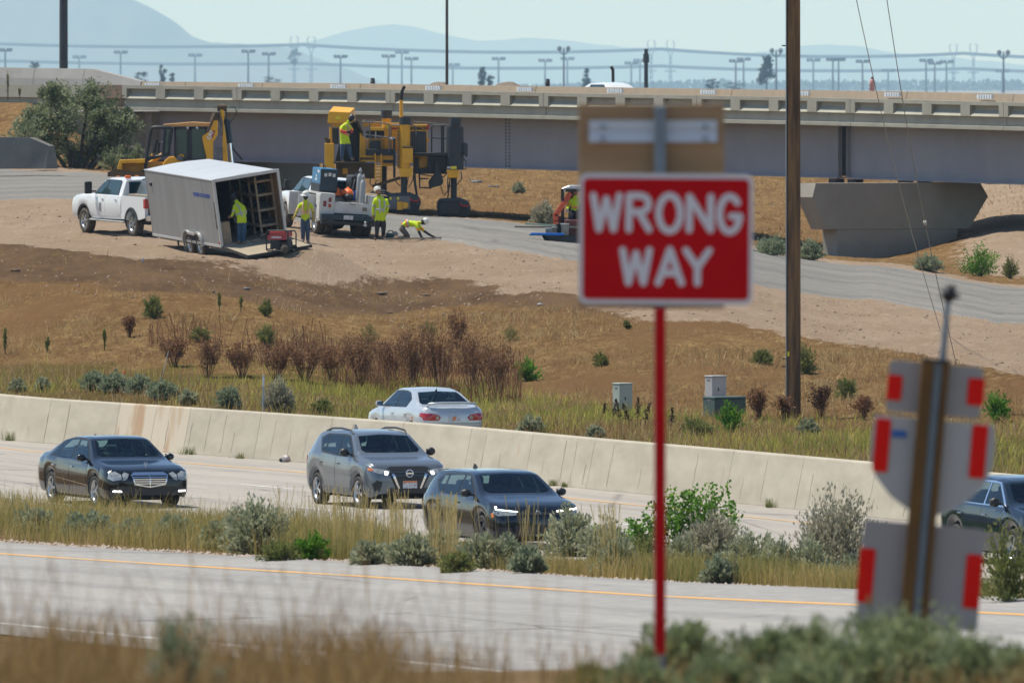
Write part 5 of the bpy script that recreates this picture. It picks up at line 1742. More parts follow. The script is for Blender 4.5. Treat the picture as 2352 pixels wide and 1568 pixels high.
def wheel_meshes(key,r,w,rimr,spokes,style,tyre_m,rim_m):
 if key in WHEELS:
  return WHEELS[key]
 RX=Matrix.Rotation(R(-90),4,'X')
 mb=MB()
 mb.lathe([(rimr,-w/2+.01),(r*.93,-w/2),(r*.985,-w/2+.025),(r,-w*.2),(r,w*.2),(r*.985,w/2-.025),(r*.93,w/2),(rimr,w/2-.01),(rimr-.01,0),(rimr,-w/2+.01)],28,0,RX,True,False)
 nt_=28
 for i in range(nt_):
  a=2*math.pi*i/nt_
  mb.cbox((math.cos(a)*r,0,math.sin(a)*r),(.02,w*.8,r*.12),0,(0,-a,0))
 tyre=mb.mesh('tyre',tyre_m)
 mb=MB()
 y0=w/2-.03
 mb.lathe([(rimr+.004,y0+.022),(rimr-.02,y0+.016),(rimr-.03,y0-.06),(rimr-.03,-w/2+.02)],28,0,RX,True,False)
 mb.lathe([(0,y0-.075),(rimr-.03,y0-.075)],28,1,RX,True,False)
 mb.lathe([(0,y0+.012),(rimr*.17,y0+.01),(rimr*.22,y0-.02)],16,0,RX,True,False)
 for i in range(spokes):
  a=2*math.pi*i/spokes+.3
  if style=='twin':
   for da in(-.13,.13):
    ca,sa=math.cos(a+da),math.sin(a+da)
    mb.cyl((ca*rimr*.12,y0,sa*rimr*.12),(ca*(rimr-.02),y0-.012,sa*(rimr-.02)),.016,.013,6)
  elif style=='holes':
   mb.prism([(math.cos(a+q)*rr,math.sin(a+q)*rr)for q,rr in((-.30,rimr*.2),(-.2,rimr-.02),(.2,rimr-.02),(.30,rimr*.2))],y0-.05,y0-.008,'y')
  else:
   mb.prism([(math.cos(a+q)*rr,math.sin(a+q)*rr)for q,rr in((-.40,rimr*.18),(-.17,rimr-.015),(.17,rimr-.015),(.40,rimr*.18))],y0-.05,y0+.004,'y')
 rim=mb.mesh('rim',[rim_m,M_UNDER])
 WHEELS[key]=(tyre,rim)
 return WHEELS[key]
def add_wheels(t,key,xs_,half,r,w=.225,rimr=None,spokes=5,style='plain',tyre_m=None,rim_m=None,steer=0.0):
 ty,ri=wheel_meshes(key,r,w,rimr or r*.68,spokes,style,tyre_m or M_TYRE,rim_m or M_RIM)
 for i,x in enumerate(xs_):
  for sg in(1,-1):
   e=empty('wheel',(x,sg*(half-w/2),r),0 if sg>0 else math.pi,t)
   if i==0 and steer:
    e.rotation_euler.z+=steer
   e.rotation_euler.y=rnd.uniform(0,1)
   link_mesh('tyre',ty,e)
   link_mesh('rim',ri,e)
def add_mirror(t,x,y,z,m,sz=(.12,.20,.14)):
 for sg in(1,-1):
  mb=MB()
  mb.ball((0,sg*.12,.03),.5,(sz[0]*1.1,sz[1]*1.05,sz[2]*1.1),12)
  mb.cyl((.02,sg*-.06,-.02),(0,sg*.05,0),.022,n=6)
  o=mb.build('mirror',m,t,loc=(x,sg*y,z))
  mb=MB()
  mb.box((-.072,sg*.04,-.04),(-.062,sg*.2,.09))
  mb.build('mirror_glass',M_CHROME,o)
def handle(door,x,y,z,m):
 sg=1 if y>0 else-1
 mb=MB()
 mb.box((x-.09,y,z-.014),(x+.09,y+sg*.03,z+.014))
 mb.build('handle',m,door,bevel=.008)
def door_set(b,t,polys,m,hm,hz):
 for sg,ax in((1,'+y'),(-1,'-y')):
  for poly in polys:
   d=b.decal('door',poly,ax,m,t,.004)
   x=min(p[0]for p in poly)+.16
   hit=b.bvh.ray_cast(Vector((x,sg*5,hz)),Vector((0,-sg,0)))[0]
   if hit:
    handle(d,x,hit.y+sg*.004,hz,hm)
def side_windows(b,t,polys,m,frame=None):
 for ax in('+y','-y'):
  if frame:
   b.decal('window_surround',frame[0],ax,frame[1],t,.005)
  for p in polys:
   b.decal('window',p,ax,m,t,.010)
def mirror_poly(half):return half+[(x,-y)for x,y in half[::-1]]
def both_y(poly):return[(-a,b_)for a,b_ in poly]
def place(t,px,Y,z,deg):
 x=(px-CX)*Y/FPX
 t.location=(x,Y,z)
 t.rotation_euler=(0,0,R(deg))
DEG=-90+20.3
def glaze(b,t,pm,ws,rw,sides,frame,side_m=None):
 """body with its window openings cut out, then the panes and their black or chrome surrounds"""
 b.build(t,pm,[(ws,'z'),(rw,'z')]+[(p,ax)for p in sides for ax in('+y','-y')])
 b.decal('windshield',ws,'z',GLASS_CLEAR,t,.008)
 b.decal('rear_window',rw,'z',GLASS_CLEAR,t,.008)
 for ax in('+y','-y'):
  b.decal('window_surround',frame[0],ax,frame[1],t,.005,holes=sides)
  for p in sides:
   b.decal('window',p,ax,side_m or GLASS_SIDE,t,.010)
   # --- black executive saloon ------------------------------------------------
def saloon_black():
 t=thing('sedan','glossy black four-door sedan with chrome slatted grille and lit daytime lamps, leftmost on the freeway','car')
 pm=carpaint('black car paint',(.006,.008,.011),metal=.2,rough=.12)
 top=[(-2.44,.80),(-2.40,.98),(-2.2,1.06),(-1.75,1.10),(-1.05,1.38),(-.5,1.455),(.1,1.46),(.45,1.42),(1.15,1.03),(1.35,.975),(2.0,.88),(2.28,.80),(2.40,.70),(2.44,.60)]
 belt=[(-2.44,.78),(-2.3,.92),(-1.6,.985),(0,.945),(1.2,.90),(2.0,.82),(2.3,.74),(2.44,.58)]
 sill=[(-2.44,.42),(-2.3,.28),(-1.9,.24),(1.9,.22),(2.3,.20),(2.44,.27)]
 b=CarBody(4.88,1.86,top,belt,sill,.60,(1.46,-1.41),.375,.33)
 MB().box((-2.1,-.75,.16),(2.1,.75,.5)).build('underbody',M_UNDER,t)
 glaze(b,t,pm,mirror_poly([(1.13,.0),(1.10,.62),(1.0,.68),(.52,.56),(.47,.0)]),mirror_poly([(-1.72,0),(-1.68,.58),(-1.1,.52),(-1.07,0)]),[[(.92,1.02),(.98,1.0),(-.06,.985),(-.08,1.375),(.32,1.36)],[(-.14,.99),(-.95,1.0),(-1.0,1.33),(-.6,1.385),(-.16,1.385)],[(-1.0,1.01),(-1.42,1.04),(-1.28,1.16),(-1.05,1.30)]],([(1.08,.975),(-1.52,1.005),(-1.3,1.19),(-.98,1.36),(-.55,1.42),(-.05,1.415),(.38,1.385)],M_BLACK))
 door_set(b,t,[[(1.02,.96),(-.08,.955),(-.1,.34),(.98,.34)],[(-.13,.955),(-1.05,.965),(-1.28,.75),(-1.0,.5),(-.9,.34),(-.14,.34)]],pm,M_CHROME,.82)
 for sg in(1,-1):
  f=lambda q:[(sg*a,z)for a,z in q]
  b.decal('headlight',f([(.44,.72),(.52,.605),(.60,.58),(.60,.70),(.54,.755)]),'+x',M_LAMP,t,.008,.05)
  b.decal('headlight',f([(.625,.71),(.62,.60),(.80,.575),(.88,.62),(.86,.735),(.74,.775)]),'+x',M_LAMP,t,.008,.05)
  b.decal('daytime_lamp',f([(.62,.342),(.80,.345),(.80,.375),(.64,.372)]),'+x',M_LIT,t,.012,.05)
  b.decal('air_inlet',f([(.44,.30),(.84,.32),(.84,.43),(.50,.45)]),'+x',M_BLACK,t,.005,.06)
  b.decal('taillight',f([(.50,.78),(.52,.65),(.86,.66),(.86,.88),(.74,.88)]),'-x',M_RED,t,.008,.06)
  b.decal('side_moulding',[(1.05,.44),(-.98,.56),(-.98,.575),(1.05,.46)],'+y' if sg>0 else '-y',M_CHROME,t,.008)
 g_=b.decal('grille',[(-.40,.70),(-.34,.50),(0,.445),(.34,.50),(.40,.70),(.3,.735),(-.3,.735)],'+x',M_BLACK,t,.006,.08)
 for z in(.515,.56,.605,.65):
  w=.33+(z-.5)*.32
  b.decal('grille_bar',[(-w,z-.011),(w,z-.011),(w,z+.011),(-w,z+.011)],'+x',M_CHROME,g_,.018,.1)
 b.decal('grille_bar',[(-.012,.45),(.012,.45),(.012,.73),(-.012,.73)],'+x',M_CHROME,g_,.02,.1)
 for sg in(1,-1):
  b.decal('grille_surround',[(sg*.41,.70),(sg*.345,.495),(sg*.325,.505),(sg*.385,.70)],'+x',M_CHROME,g_,.02,.06)
  b.decal('grille_surround',[(0,.432),(sg*.35,.49),(sg*.345,.515),(0,.458)],'+x',M_CHROME,g_,.02,.06)
 b.decal('grille_surround',[(-.42,.69),(.42,.69),(.33,.755),(-.33,.755)],'+x',M_CHROME,g_,.02,.08)
 b.decal('lower_inlet',[(-.42,.26),(.42,.26),(.40,.40),(-.40,.40)],'+x',M_BLACK,t,.006,.08)
 mb=MB()
 mb.cyl((2.16,0,.84),(2.16,0,.885),.008,n=6)
 mb.tube([(2.16,.035*math.cos(a),.92+.035*math.sin(a))for a in np.linspace(0,2*math.pi,13)],.005,5)
 for a in(90,210,330):
  mb.cyl((2.16,0,.92),(2.16,.033*math.cos(R(a)),.92+.033*math.sin(R(a))),.004,n=4)
 mb.build('hood_ornament',M_CHROME,t)
 add_mirror(t,.86,.86,.99,pm)
 interior(t,1.10,.18,-.95,.97,1.45,.80,M_SEATL)
 add_wheels(t,'e',(1.46,-1.41),.90,.335,.24,.235,5,'plain')
 MB().prism([(-1.15,1.37),(-1.0,1.39),(-1.12,1.45)],-.02,.02,'y').build('antenna',M_BLACK,t)
 return t
 # --- grey crossover ------------------------------------------------
def crossover_grey():
 t=thing('crossover','grey crossover with dark roof rails and black V-shaped grille driving toward the camera','car')
 pm=carpaint('grey car paint',(.150,.172,.195),metal=.45,rough=.25)
 H=1.60
 top=[(-2.13,.82),(-2.08,1.06),(-1.95,1.18),(-1.62,1.50),(-1.3,1.575),(-.5,1.60),(.1,1.575),(.38,1.53),(1.05,1.14),(1.22,1.075),(1.75,1.0),(2.0,.92),(2.10,.80),(2.13,.66)]
 belt=[(-2.13,.80),(-2.0,1.02),(-1.5,1.13),(-1.0,1.10),(0,1.04),(1.15,1.0),(1.75,.93),(2.0,.85),(2.13,.62)]
 sill=[(-2.13,.5),(-2.0,.34),(-1.7,.27),(1.7,.25),(2.0,.24),(2.13,.32)]
 b=CarBody(4.27,1.77,top,belt,sill,.585,(1.32,-1.28),.385,.335,nose_f=.72)
 MB().box((-1.9,-.7,.2),(1.9,.7,.55)).build('underbody',M_UNDER,t)
 glaze(b,t,pm,mirror_poly([(1.05,0),(1.02,.58),(.92,.64),(.46,.545),(.42,0)]),mirror_poly([(-1.97,0),(-1.94,.5),(-1.67,.46),(-1.66,0)]),[[(.86,1.08),(0,1.085),(-.02,1.475),(.25,1.465)],[(-.07,1.09),(-.82,1.135),(-.86,1.47),(-.08,1.478)],[(-.88,1.14),(-1.02,1.16),(-1.26,1.38),(-1.1,1.455),(-.92,1.465)]],([(1.0,1.05),(0,1.055),(-.95,1.105),(-1.08,1.13),(-1.36,1.41),(-1.05,1.50),(0,1.51),(.28,1.49)],M_BLACK))
 door_set(b,t,[[(.98,1.02),(-.02,1.03),(-.06,.42),(.92,.42)],[(-.07,1.035),(-.98,1.08),(-1.14,.85),(-.92,.62),(-.85,.42),(-.08,.42)]],pm,pm,.90)
 for sg in(1,-1):
  f=lambda q:[(sg*a,z)for a,z in q]
  ax='+y' if sg>0 else '-y'
  b.decal('headlight',f([(.42,.80),(.46,.715),(.66,.735),(.83,.80),(.83,.86),(.60,.83)]),'+x',M_LAMP,t,.008,.05)
  b.decal('headlight_beam',f([(.47,.775),(.49,.715),(.545,.715),(.54,.785)]),'+x',M_LIT,t,.016,.04)
  b.decal('turn_lamp',f([(.76,.80),(.845,.80),(.845,.855),(.80,.855)]),'+x',M_AMBER,t,.014,.05)
  b.decal('fog_lamp',f([(.60,.57),(.66,.37),(.76,.37),(.80,.52),(.72,.60)]),'+x',M_BLACK,t,.008,.06)
  b.decal('grille_trim',f([(.40,.735),(.26,.43),(.22,.43),(.345,.74)]),'+x',M_CHROME,t,.02,.06)
  b.decal('taillight',f([(.56,.98),(.60,.86),(.84,.86),(.84,1.0)]),'-x',M_RED,t,.01,.06)
  b.decal('taillight',[(-2.08,.88),(-1.85,.93),(-1.9,1.02),(-2.06,1.0)],ax,M_RED,t,.01,.06)
  for a in(1.32,-1.28):
   arch=[(a+.465*math.cos(q),.335+.465*math.sin(q))for q in np.linspace(-.12,math.pi+.12,15)]
   inn=[(a+.388*math.cos(q),.335+.388*math.sin(q))for q in np.linspace(math.pi+.1,-.1,15)]
   b.decal('wheel_arch',arch+inn,ax,M_SILV,t,.012,.5)
  b.decal('sill_cladding',[(.87,.27),(-.83,.28),(-.80,.43),(.83,.42)],ax,M_SILV,t,.012)
  mb=MB()
  mb.tube([(.30,sg*.585,1.515),(.16,sg*.595,1.585),(-.4,sg*.60,1.62),(-1.0,sg*.595,1.605),(-1.42,sg*.58,1.54)],[.018,.022,.022,.022,.018],8)
  mb.build('roof_rail',M_BLACK,t)
 g_=b.decal('grille',[(-.50,.82),(-.27,.36),(.27,.36),(.50,.82),(.40,.885),(-.40,.885)],'+x',M_BLACK,t,.007,.08)
 b.decal('lower_inlet',[(-.52,.30),(.52,.30),(.42,.44),(-.42,.44)],'+x',M_BLACK,t,.009,.1)
 b.decal('skid_strip',[(-.55,.262),(.55,.262),(.52,.295),(-.52,.295)],'+x',M_SILV,t,.014,.1)
 mb=MB()
 x=b.bvh.ray_cast(Vector((9,0,.74)),Vector((-1,0,0)))[0].x
 mb.tube([(x+.02,.075*math.cos(a),.74+.075*math.sin(a))for a in np.linspace(0,2*math.pi,17)],.012,6)
 mb.box((x+.008,-.085,.725),(x+.028,.085,.755))
 mb.build('badge',M_CHROME,g_)
 x=b.bvh.ray_cast(Vector((9,0,.50)),Vector((-1,0,0)))[0].x
 p=MB().box((x+.01,-.155,.43),(x+.03,.155,.585)).build('number_plate',M_PLATE,t)
 MB().box((x+.03,-.15,.55),(x+.034,.15,.58)).build('plate_band',M_AMBER,p)
 add_mirror(t,.78,.84,1.12,M_BLACK,(.12,.20,.16))
 interior(t,1.02,.10,-.95,1.06,1.58,.76,M_SEAT)
 add_wheels(t,'k',(1.32,-1.28),.87,.335,.22,.235,5,'twin',rim_m=M_RIM)
 MB().prism([(-1.3,1.57),(-1.1,1.58),(-1.25,1.67)],-.02,.02,'y').build('antenna',pm,t)
 return t
 # --- dark hatchback ------------------------------------------------
def hatch_dark():
 t=thing('hatchback','dark blue-black hatchback with thin lit headlamp strips, half hidden by the median grass','car')
 pm=carpaint('dark blue car paint',(.012,.019,.030),metal=.35,rough=.14)
 top=[(-2.13,.80),(-2.08,1.0),(-1.98,1.12),(-1.72,1.36),(-1.55,1.43),(-.9,1.465),(0,1.46),(.32,1.42),(1.02,1.06),(1.2,1.0),(1.75,.90),(2.0,.82),(2.10,.70),(2.14,.58)]
 belt=[(-2.13,.78),(-2.0,.93),(-1.5,.99),(0,.96),(1.15,.93),(1.75,.86),(2.0,.77),(2.14,.56)]
 sill=[(-2.13,.45),(-2.0,.3),(-1.7,.22),(1.7,.2),(2.0,.18),(2.14,.26)]
 b=CarBody(4.29,1.80,top,belt,sill,.60,(1.32,-1.31),.365,.325)
 MB().box((-1.9,-.7,.15),(1.9,.7,.5)).build('underbody',M_UNDER,t)
 glaze(b,t,pm,mirror_poly([(1.04,0),(1.01,.60),(.9,.66),(.40,.56),(.36,0)]),mirror_poly([(-1.99,0),(-1.96,.52),(-1.76,.48),(-1.75,0)]),[[(.84,.995),(-.02,1.0),(-.04,1.37),(.20,1.355)],[(-.09,1.0),(-.86,1.02),(-.9,1.355),(-.1,1.372)],[(-.92,1.025),(-1.10,1.04),(-1.36,1.22),(-1.15,1.33),(-.96,1.35)]],([(1.0,.975),(-1.15,1.01),(-1.48,1.235),(-1.1,1.375),(0,1.40),(.24,1.375)],M_BLACK))
 door_set(b,t,[[(.98,.95),(-.04,.96),(-.08,.36),(.92,.36)],[(-.09,.96),(-1.0,.975),(-1.18,.78),(-.95,.55),(-.86,.36),(-.1,.36)]],pm,M_BLACK,.85)
 for sg in(1,-1):
  f=lambda q:[(sg*a,z)for a,z in q]
  b.decal('headlight',f([(.42,.715),(.45,.66),(.80,.65),(.86,.70),(.84,.765),(.6,.735)]),'+x',M_LAMP,t,.007,.05)
  b.decal('headlight_strip',f([(.40,.735),(.40,.715),(.82,.76),(.83,.785)]),'+x',M_LIT if sg>0 else M_LITS,t,.016,.05)
  b.decal('turn_lamp',f([(.85,.62),(.875,.62),(.875,.70),(.855,.70)]),'+x',M_AMBER,t,.012,.05)
  b.decal('fog_lamp',f([(.52,.30),(.78,.32),(.80,.44),(.56,.42)]),'+x',M_BLACK,t,.008,.06)
  b.decal('taillight',f([(.46,.90),(.50,.78),(.84,.78),(.84,.93)]),'-x',M_RED,t,.01,.06)
 g_=b.decal('grille',[(-.40,.66),(.40,.66),(.40,.715),(-.40,.715)],'+x',M_BLACK,t,.006,.08)
 b.decal('lower_inlet',[(-.5,.24),(.5,.24),(.46,.46),(-.46,.46)],'+x',M_BLACK,t,.006,.08)
 x=b.bvh.ray_cast(Vector((9,0,.69)),Vector((-1,0,0)))[0].x
 mb=MB()
 mb.tube([(x+.012,.045*math.cos(a),.69+.045*math.sin(a))for a in np.linspace(0,2*math.pi,15)],.007,5)
 mb.build('badge',M_CHROME,g_)
 MB().box((-2.02,-.52,1.395),(-1.72,.52,1.425)).build('roof_spoiler',pm,t,bevel=.01)
 add_mirror(t,.78,.85,1.02,M_BLACK)
 interior(t,1.02,.10,-.95,.98,1.45,.77,M_SEAT)
 add_wheels(t,'g',(1.32,-1.31),.88,.325,.225,.235,5,'plain',rim_m=M_RIMD)
 MB().prism([(-1.45,1.44),(-1.25,1.455),(-1.4,1.53)],-.02,.02,'y').build('antenna',M_BLACK,t)
 return t
 # --- black car at the right edge ------------------------------------------------
def suv_black():
 t=thing('suv','black car with chrome window surround cut by the right edge of the view','car')
 pm=carpaint('blue black car paint',(.008,.016,.026),metal=.3,rough=.13)
 top=[(-2.25,.85),(-2.2,1.1),(-2.02,1.28),(-1.75,1.52),(-1.4,1.60),(-.4,1.63),(.15,1.60),(.45,1.54),(1.05,1.16),(1.25,1.09),(1.85,1.0),(2.12,.9),(2.22,.78),(2.25,.66)]
 belt=[(-2.25,.84),(-2.1,1.04),(-1.5,1.08),(0,1.05),(1.2,1.02),(1.85,.93),(2.1,.84),(2.25,.64)]
 sill=[(-2.25,.5),(-2.1,.34),(-1.8,.26),(1.8,.24),(2.1,.24),(2.25,.32)]
 b=CarBody(4.5,1.84,top,belt,sill,.61,(1.38,-1.33),.39,.35)
 MB().box((-2.0,-.7,.2),(2.0,.7,.55)).build('underbody',M_UNDER,t)
 glaze(b,t,pm,mirror_poly([(1.07,0),(1.04,.60),(.94,.66),(.52,.57),(.48,0)]),mirror_poly([(-2.05,0),(-2.02,.52),(-1.78,.48),(-1.77,0)]),[[(.88,1.11),(-.02,1.115),(-.04,1.51),(.32,1.495)],[(-.1,1.115),(-.95,1.13),(-.98,1.50),(-.11,1.512)],[(-1.0,1.135),(-1.3,1.16),(-1.5,1.36),(-1.2,1.48),(-1.03,1.495)]],([(1.02,1.075),(-1.36,1.115),(-1.62,1.37),(-1.2,1.525),(0,1.545),(.36,1.52)],M_CHROME))
 door_set(b,t,[[(1.0,1.04),(-.04,1.05),(-.06,.42),(.95,.42)],[(-.09,1.05),(-1.02,1.07),(-1.2,.85),(-.96,.6),(-.9,.42),(-.1,.42)]],pm,M_CHROME,.92)
 for sg in(1,-1):
  f=lambda q:[(sg*a,z)for a,z in q]
  b.decal('headlight',f([(.5,.84),(.54,.72),(.84,.72),(.86,.86)]),'+x',M_LAMP,t,.008,.06)
  b.decal('taillight',f([(.5,1.0),(.54,.85),(.86,.85),(.86,1.02)]),'-x',M_RED,t,.01,.06)
 b.decal('grille',[(-.42,.62),(.42,.62),(.46,.84),(-.46,.84)],'+x',M_BLACK,t,.007,.08)
 add_mirror(t,.82,.87,1.14,M_BLACK,(.12,.20,.16))
 interior(t,1.02,.16,-1.0,1.08,1.61,.80,M_SEAT)
 add_wheels(t,'m',(1.38,-1.33),.90,.35,.23,.24,5,'plain')
 return t
 # --- silver sedan seen from behind ------------------------------------------------
def saloon_silver():
 t=thing('sedan','silver four-door sedan with red tail lamps and boot spoiler beyond the barrier','car')
 pm=carpaint('silver car paint',(.52,.55,.57),metal=.35,rough=.25)
 top=[(-2.26,.80),(-2.22,.99),(-2.1,1.03),(-1.62,1.07),(-1.0,1.38),(-.55,1.47),(0,1.485),(.3,1.46),(1.05,1.06),(1.25,.98),(1.85,.86),(2.12,.76),(2.24,.62),(2.26,.55)]
 belt=[(-2.26,.78),(-2.1,.95),(-1.5,.985),(0,.95),(1.2,.91),(1.85,.80),(2.1,.70),(2.26,.52)]
 sill=[(-2.26,.40),(-2.1,.28),(-1.8,.22),(1.8,.2),(2.1,.18),(2.26,.26)]
 b=CarBody(4.53,1.71,top,belt,sill,.545,(1.36,-1.24),.345,.305,nose=.6,nose_f=.62,tail_f=.82)
 MB().box((-2.0,-.7,.15),(2.0,.7,.5)).build('underbody',M_UNDER,t)
 glaze(b,t,pm,mirror_poly([(1.07,0),(1.04,.56),(.94,.6),(.40,.5),(.36,0)]),mirror_poly([(-1.63,0),(-1.60,.62),(-1.5,.66),(-.98,.52),(-.94,0)]),[[(.86,1.0),(-.10,1.005),(-.10,1.385),(.26,1.375)],[(-.16,1.005),(-.86,1.02),(-1.0,1.2),(-.78,1.33),(-.5,1.385),(-.17,1.39)]],([(1.0,.98),(-.88,1.0),(-1.06,1.2),(-.8,1.36),(-.5,1.41),(-.1,1.415),(.3,1.40)],M_BLACK))
 door_set(b,t,[[(1.0,.95),(-.12,.96),(-.14,.36),(.94,.36)],[(-.16,.96),(-.95,.975),(-1.1,.76),(-.9,.52),(-.82,.36),(-.16,.36)]],pm,pm,.83)
 for sg in(1,-1):
  f=lambda q:[(sg*a,z)for a,z in q]
  ax='+y' if sg>0 else '-y'
  tl_=b.decal('taillight',f([(.36,.755),(.42,.68),(.80,.69),(.83,.86),(.62,.865),(.42,.82)]),'-x',M_RED,t,.010,.05)
  b.decal('taillight',[(-2.24,.72),(-1.98,.80),(-2.02,.88),(-2.2,.87)],ax,M_RED,t,.010,.05)
  c=[(sg*(.46+.05*math.cos(q)),.752+.05*math.sin(q))for q in np.linspace(0,2*math.pi,12)[:-1]]
  b.decal('reverse_lamp',c,'-x',M_LAMP,tl_,.018,.05)
  b.decal('headlight',f([(.45,.66),(.5,.56),(.78,.58),(.8,.7)]),'+x',M_LAMP,t,.008,.06)
 mb=MB()
 mb.tube([(-2.06,-.66,1.03),(-2.12,-.64,1.10),(-2.15,-.3,1.125),(-2.15,.3,1.125),(-2.12,.64,1.10),(-2.06,.66,1.03)],[.028,.032,.032,.032,.032,.028],8)
 mb.build('boot_spoiler',pm,t)
 p=b.decal('number_plate',[(-.155,.66),(.155,.66),(.155,.80),(-.155,.80)],'-x',M_PLATE,t,.012,.2)
 b.decal('plate_emblem',[(-.03,.69),(.035,.69),(.035,.78),(-.03,.78)],'-x',M_AMBER,p,.018,.2)
 b.decal('fuel_sticker',[(-1.52,.60),(-1.42,.60),(-1.42,.77),(-1.52,.77)],'+y',M_AMBER,t,.008,.2)
 b.decal('bumper_line',[(-.82,.60),(.82,.60),(.82,.615),(-.82,.615)],'-x',M_SILV,t,.006)
 mb=MB()
 mb.tube([(0,.04*math.cos(a)*1.3,.04*math.sin(a))for a in np.linspace(0,2*math.pi,13)],.006,5)
 x=b.bvh.ray_cast(Vector((-9,0,.90)),Vector((1,0,0)))[0].x
 mb.build('badge',M_CHROME,t,loc=(x-.012,0,.90))
 mb=MB()
 mb.cyl((-.92,0,1.40),(-.96,0,1.44),.03,.015,6)
 mb.cyl((-.95,0,1.43),(-1.05,0,1.60),.006,.003,5)
 mb.build('antenna',M_BLACK,t)
 add_mirror(t,.80,.80,1.02,pm)
 interior(t,1.02,.05,-.90,.97,1.47,.74,M_SEATL)
 add_wheels(t,'s',(1.36,-1.24),.84,.305,.2,.2,7,'plain')
 return t
M_SHIRTS=mat('pale shirt',(.42,.42,.44),.9),mat('navy shirt',(.03,.04,.08),.9),mat('red shirt',(.28,.04,.04),.9),mat('grey shirt',(.16,.16,.17),.9)
for fn,px,Y,z,dg_,xf,zb_,lab,sh_i in((saloon_black,258,248.2,0,DEG+.5,.18,.97,'person in a pale shirt driving the black sedan',0),(crossover_grey,862,247.6,0,DEG,.10,1.06,'person in a navy shirt driving the grey crossover',1),(hatch_dark,1148,226.0,0,DEG,.10,.98,'person in a red shirt driving the dark hatchback',2),(suv_black,2360,217.6,0,DEG,.16,1.08,'person in a grey shirt driving the black car at the right edge',3),(saloon_silver,973,301.0,-.36,90+20.5,.05,.97,'person in a pale shirt driving the silver sedan',0)):
 car=fn()
 place(car,px,Y,z,dg_)
 seat_driver(driver(lab,xf-.22,zb_-.02,M_SHIRTS[sh_i],car),car)
 # ----------- work site: trucks and trailer
M_WHITE=carpaint('white truck paint',(.72,.73,.73),dust=(.46,.37,.28),metal=0,rough=.35)
M_WHITE2=mat('white service body',(.62,.62,.60),.45,col2=(.50,.48,.45),scale=2.5,dirt=(.38,.31,.24),dirt_lo=.58,dirt_hi=.85,dirt_scale=2)
M_ALU=mat('dull aluminium skin',(.30,.295,.285),.55,.15,col2=(.25,.24,.23),scale=1.2,stretch=(2.2,1,.25),dirt=(.24,.215,.19),dirt_lo=.6,dirt_hi=.9)
M_ROOF=mat('trailer roof sheet',(.46,.48,.50),.5,.1,col2=(.40,.415,.43),scale=1.5,stretch=(1,.25,1))
M_TRIM=mat('aluminium trim',(.55,.55,.53),.4,.4)
M_PLY=mat('plywood lining',(.30,.175,.085),.8,col2=(.22,.125,.06),scale=2.5,stretch=(.4,1,3))
M_PLYG=mat('worn plywood floor',(.36,.29,.20),.9,col2=(.26,.21,.15),scale=1.6,stretch=(.5,2,1))
M_WOOD=mat('sawn lumber',(.40,.31,.20),.85,col2=(.30,.22,.14),scale=3,stretch=(.4,3,3))
M_OLDW=mat('grey old lumber',(.27,.23,.175),.9,col2=(.19,.16,.12),scale=3,stretch=(.5,3,3))
M_PLAS=mat('smoky plastic sheet',(.085,.11,.125),.22,col2=(.14,.165,.17),scale=1.3,spec=.6)
M_NAVY=mat('dark blue paint',(.012,.03,.045),.5)
M_BLUE=mat('welder blue',(.015,.15,.31),.4,dirt=(.12,.2,.25),dirt_lo=.6,dirt_hi=.9,dirt_scale=6)
M_BLUE2=mat('bright blue plastic',(.01,.12,.44),.35)
M_YELL=mat('machine yellow',(.80,.40,.010),.45,col2=(.70,.33,.010),scale=2,dirt=(.36,.20,.06),dirt_lo=.6,dirt_hi=.9,dirt_scale=2.2)
M_YELD=mat('worn machine yellow',(.60,.30,.02),.6,col2=(.36,.19,.04),scale=3.5,dirt=(.16,.10,.05),dirt_lo=.54,dirt_hi=.8,dirt_scale=3)
M_BLK=mat('machine black',(.016,.017,.019),.55,dirt=(.10,.085,.065),dirt_lo=.6,dirt_hi=.9,dirt_scale=4)
M_CHAR=mat('charcoal cover',(.045,.052,.058),.7,col2=(.035,.04,.045),scale=5)
M_BRNM=mat('dirty brown steel',(.12,.075,.035),.8,col2=(.06,.045,.03),scale=4)
M_GREYM=mat('grey steel plate',(.15,.15,.15),.6,col2=(.10,.10,.10),scale=3)
M_SILVR=mat('silver tank',(.50,.51,.52),.35,.6)
M_ORNG=mat('orange plastic',(.85,.15,.02),.5)
M_TEAL=mat('cab glass',(.035,.085,.075),.06,spec=.6)
M_YLAB=mat('yellow label',(.80,.68,.03),.5)
M_BUCK=mat('grey white pail',(.52,.52,.49),.5,col2=(.36,.36,.34),scale=6)
M_LETW=mat('white lettering',(.75,.75,.75),.5)
M_LETB=mat('blue lettering',(.035,.07,.28),.6)
M_LETR=mat('faded red lettering',(.22,.03,.05),.6)
M_LETK=mat('black lettering',(.02,.015,.01),.6)
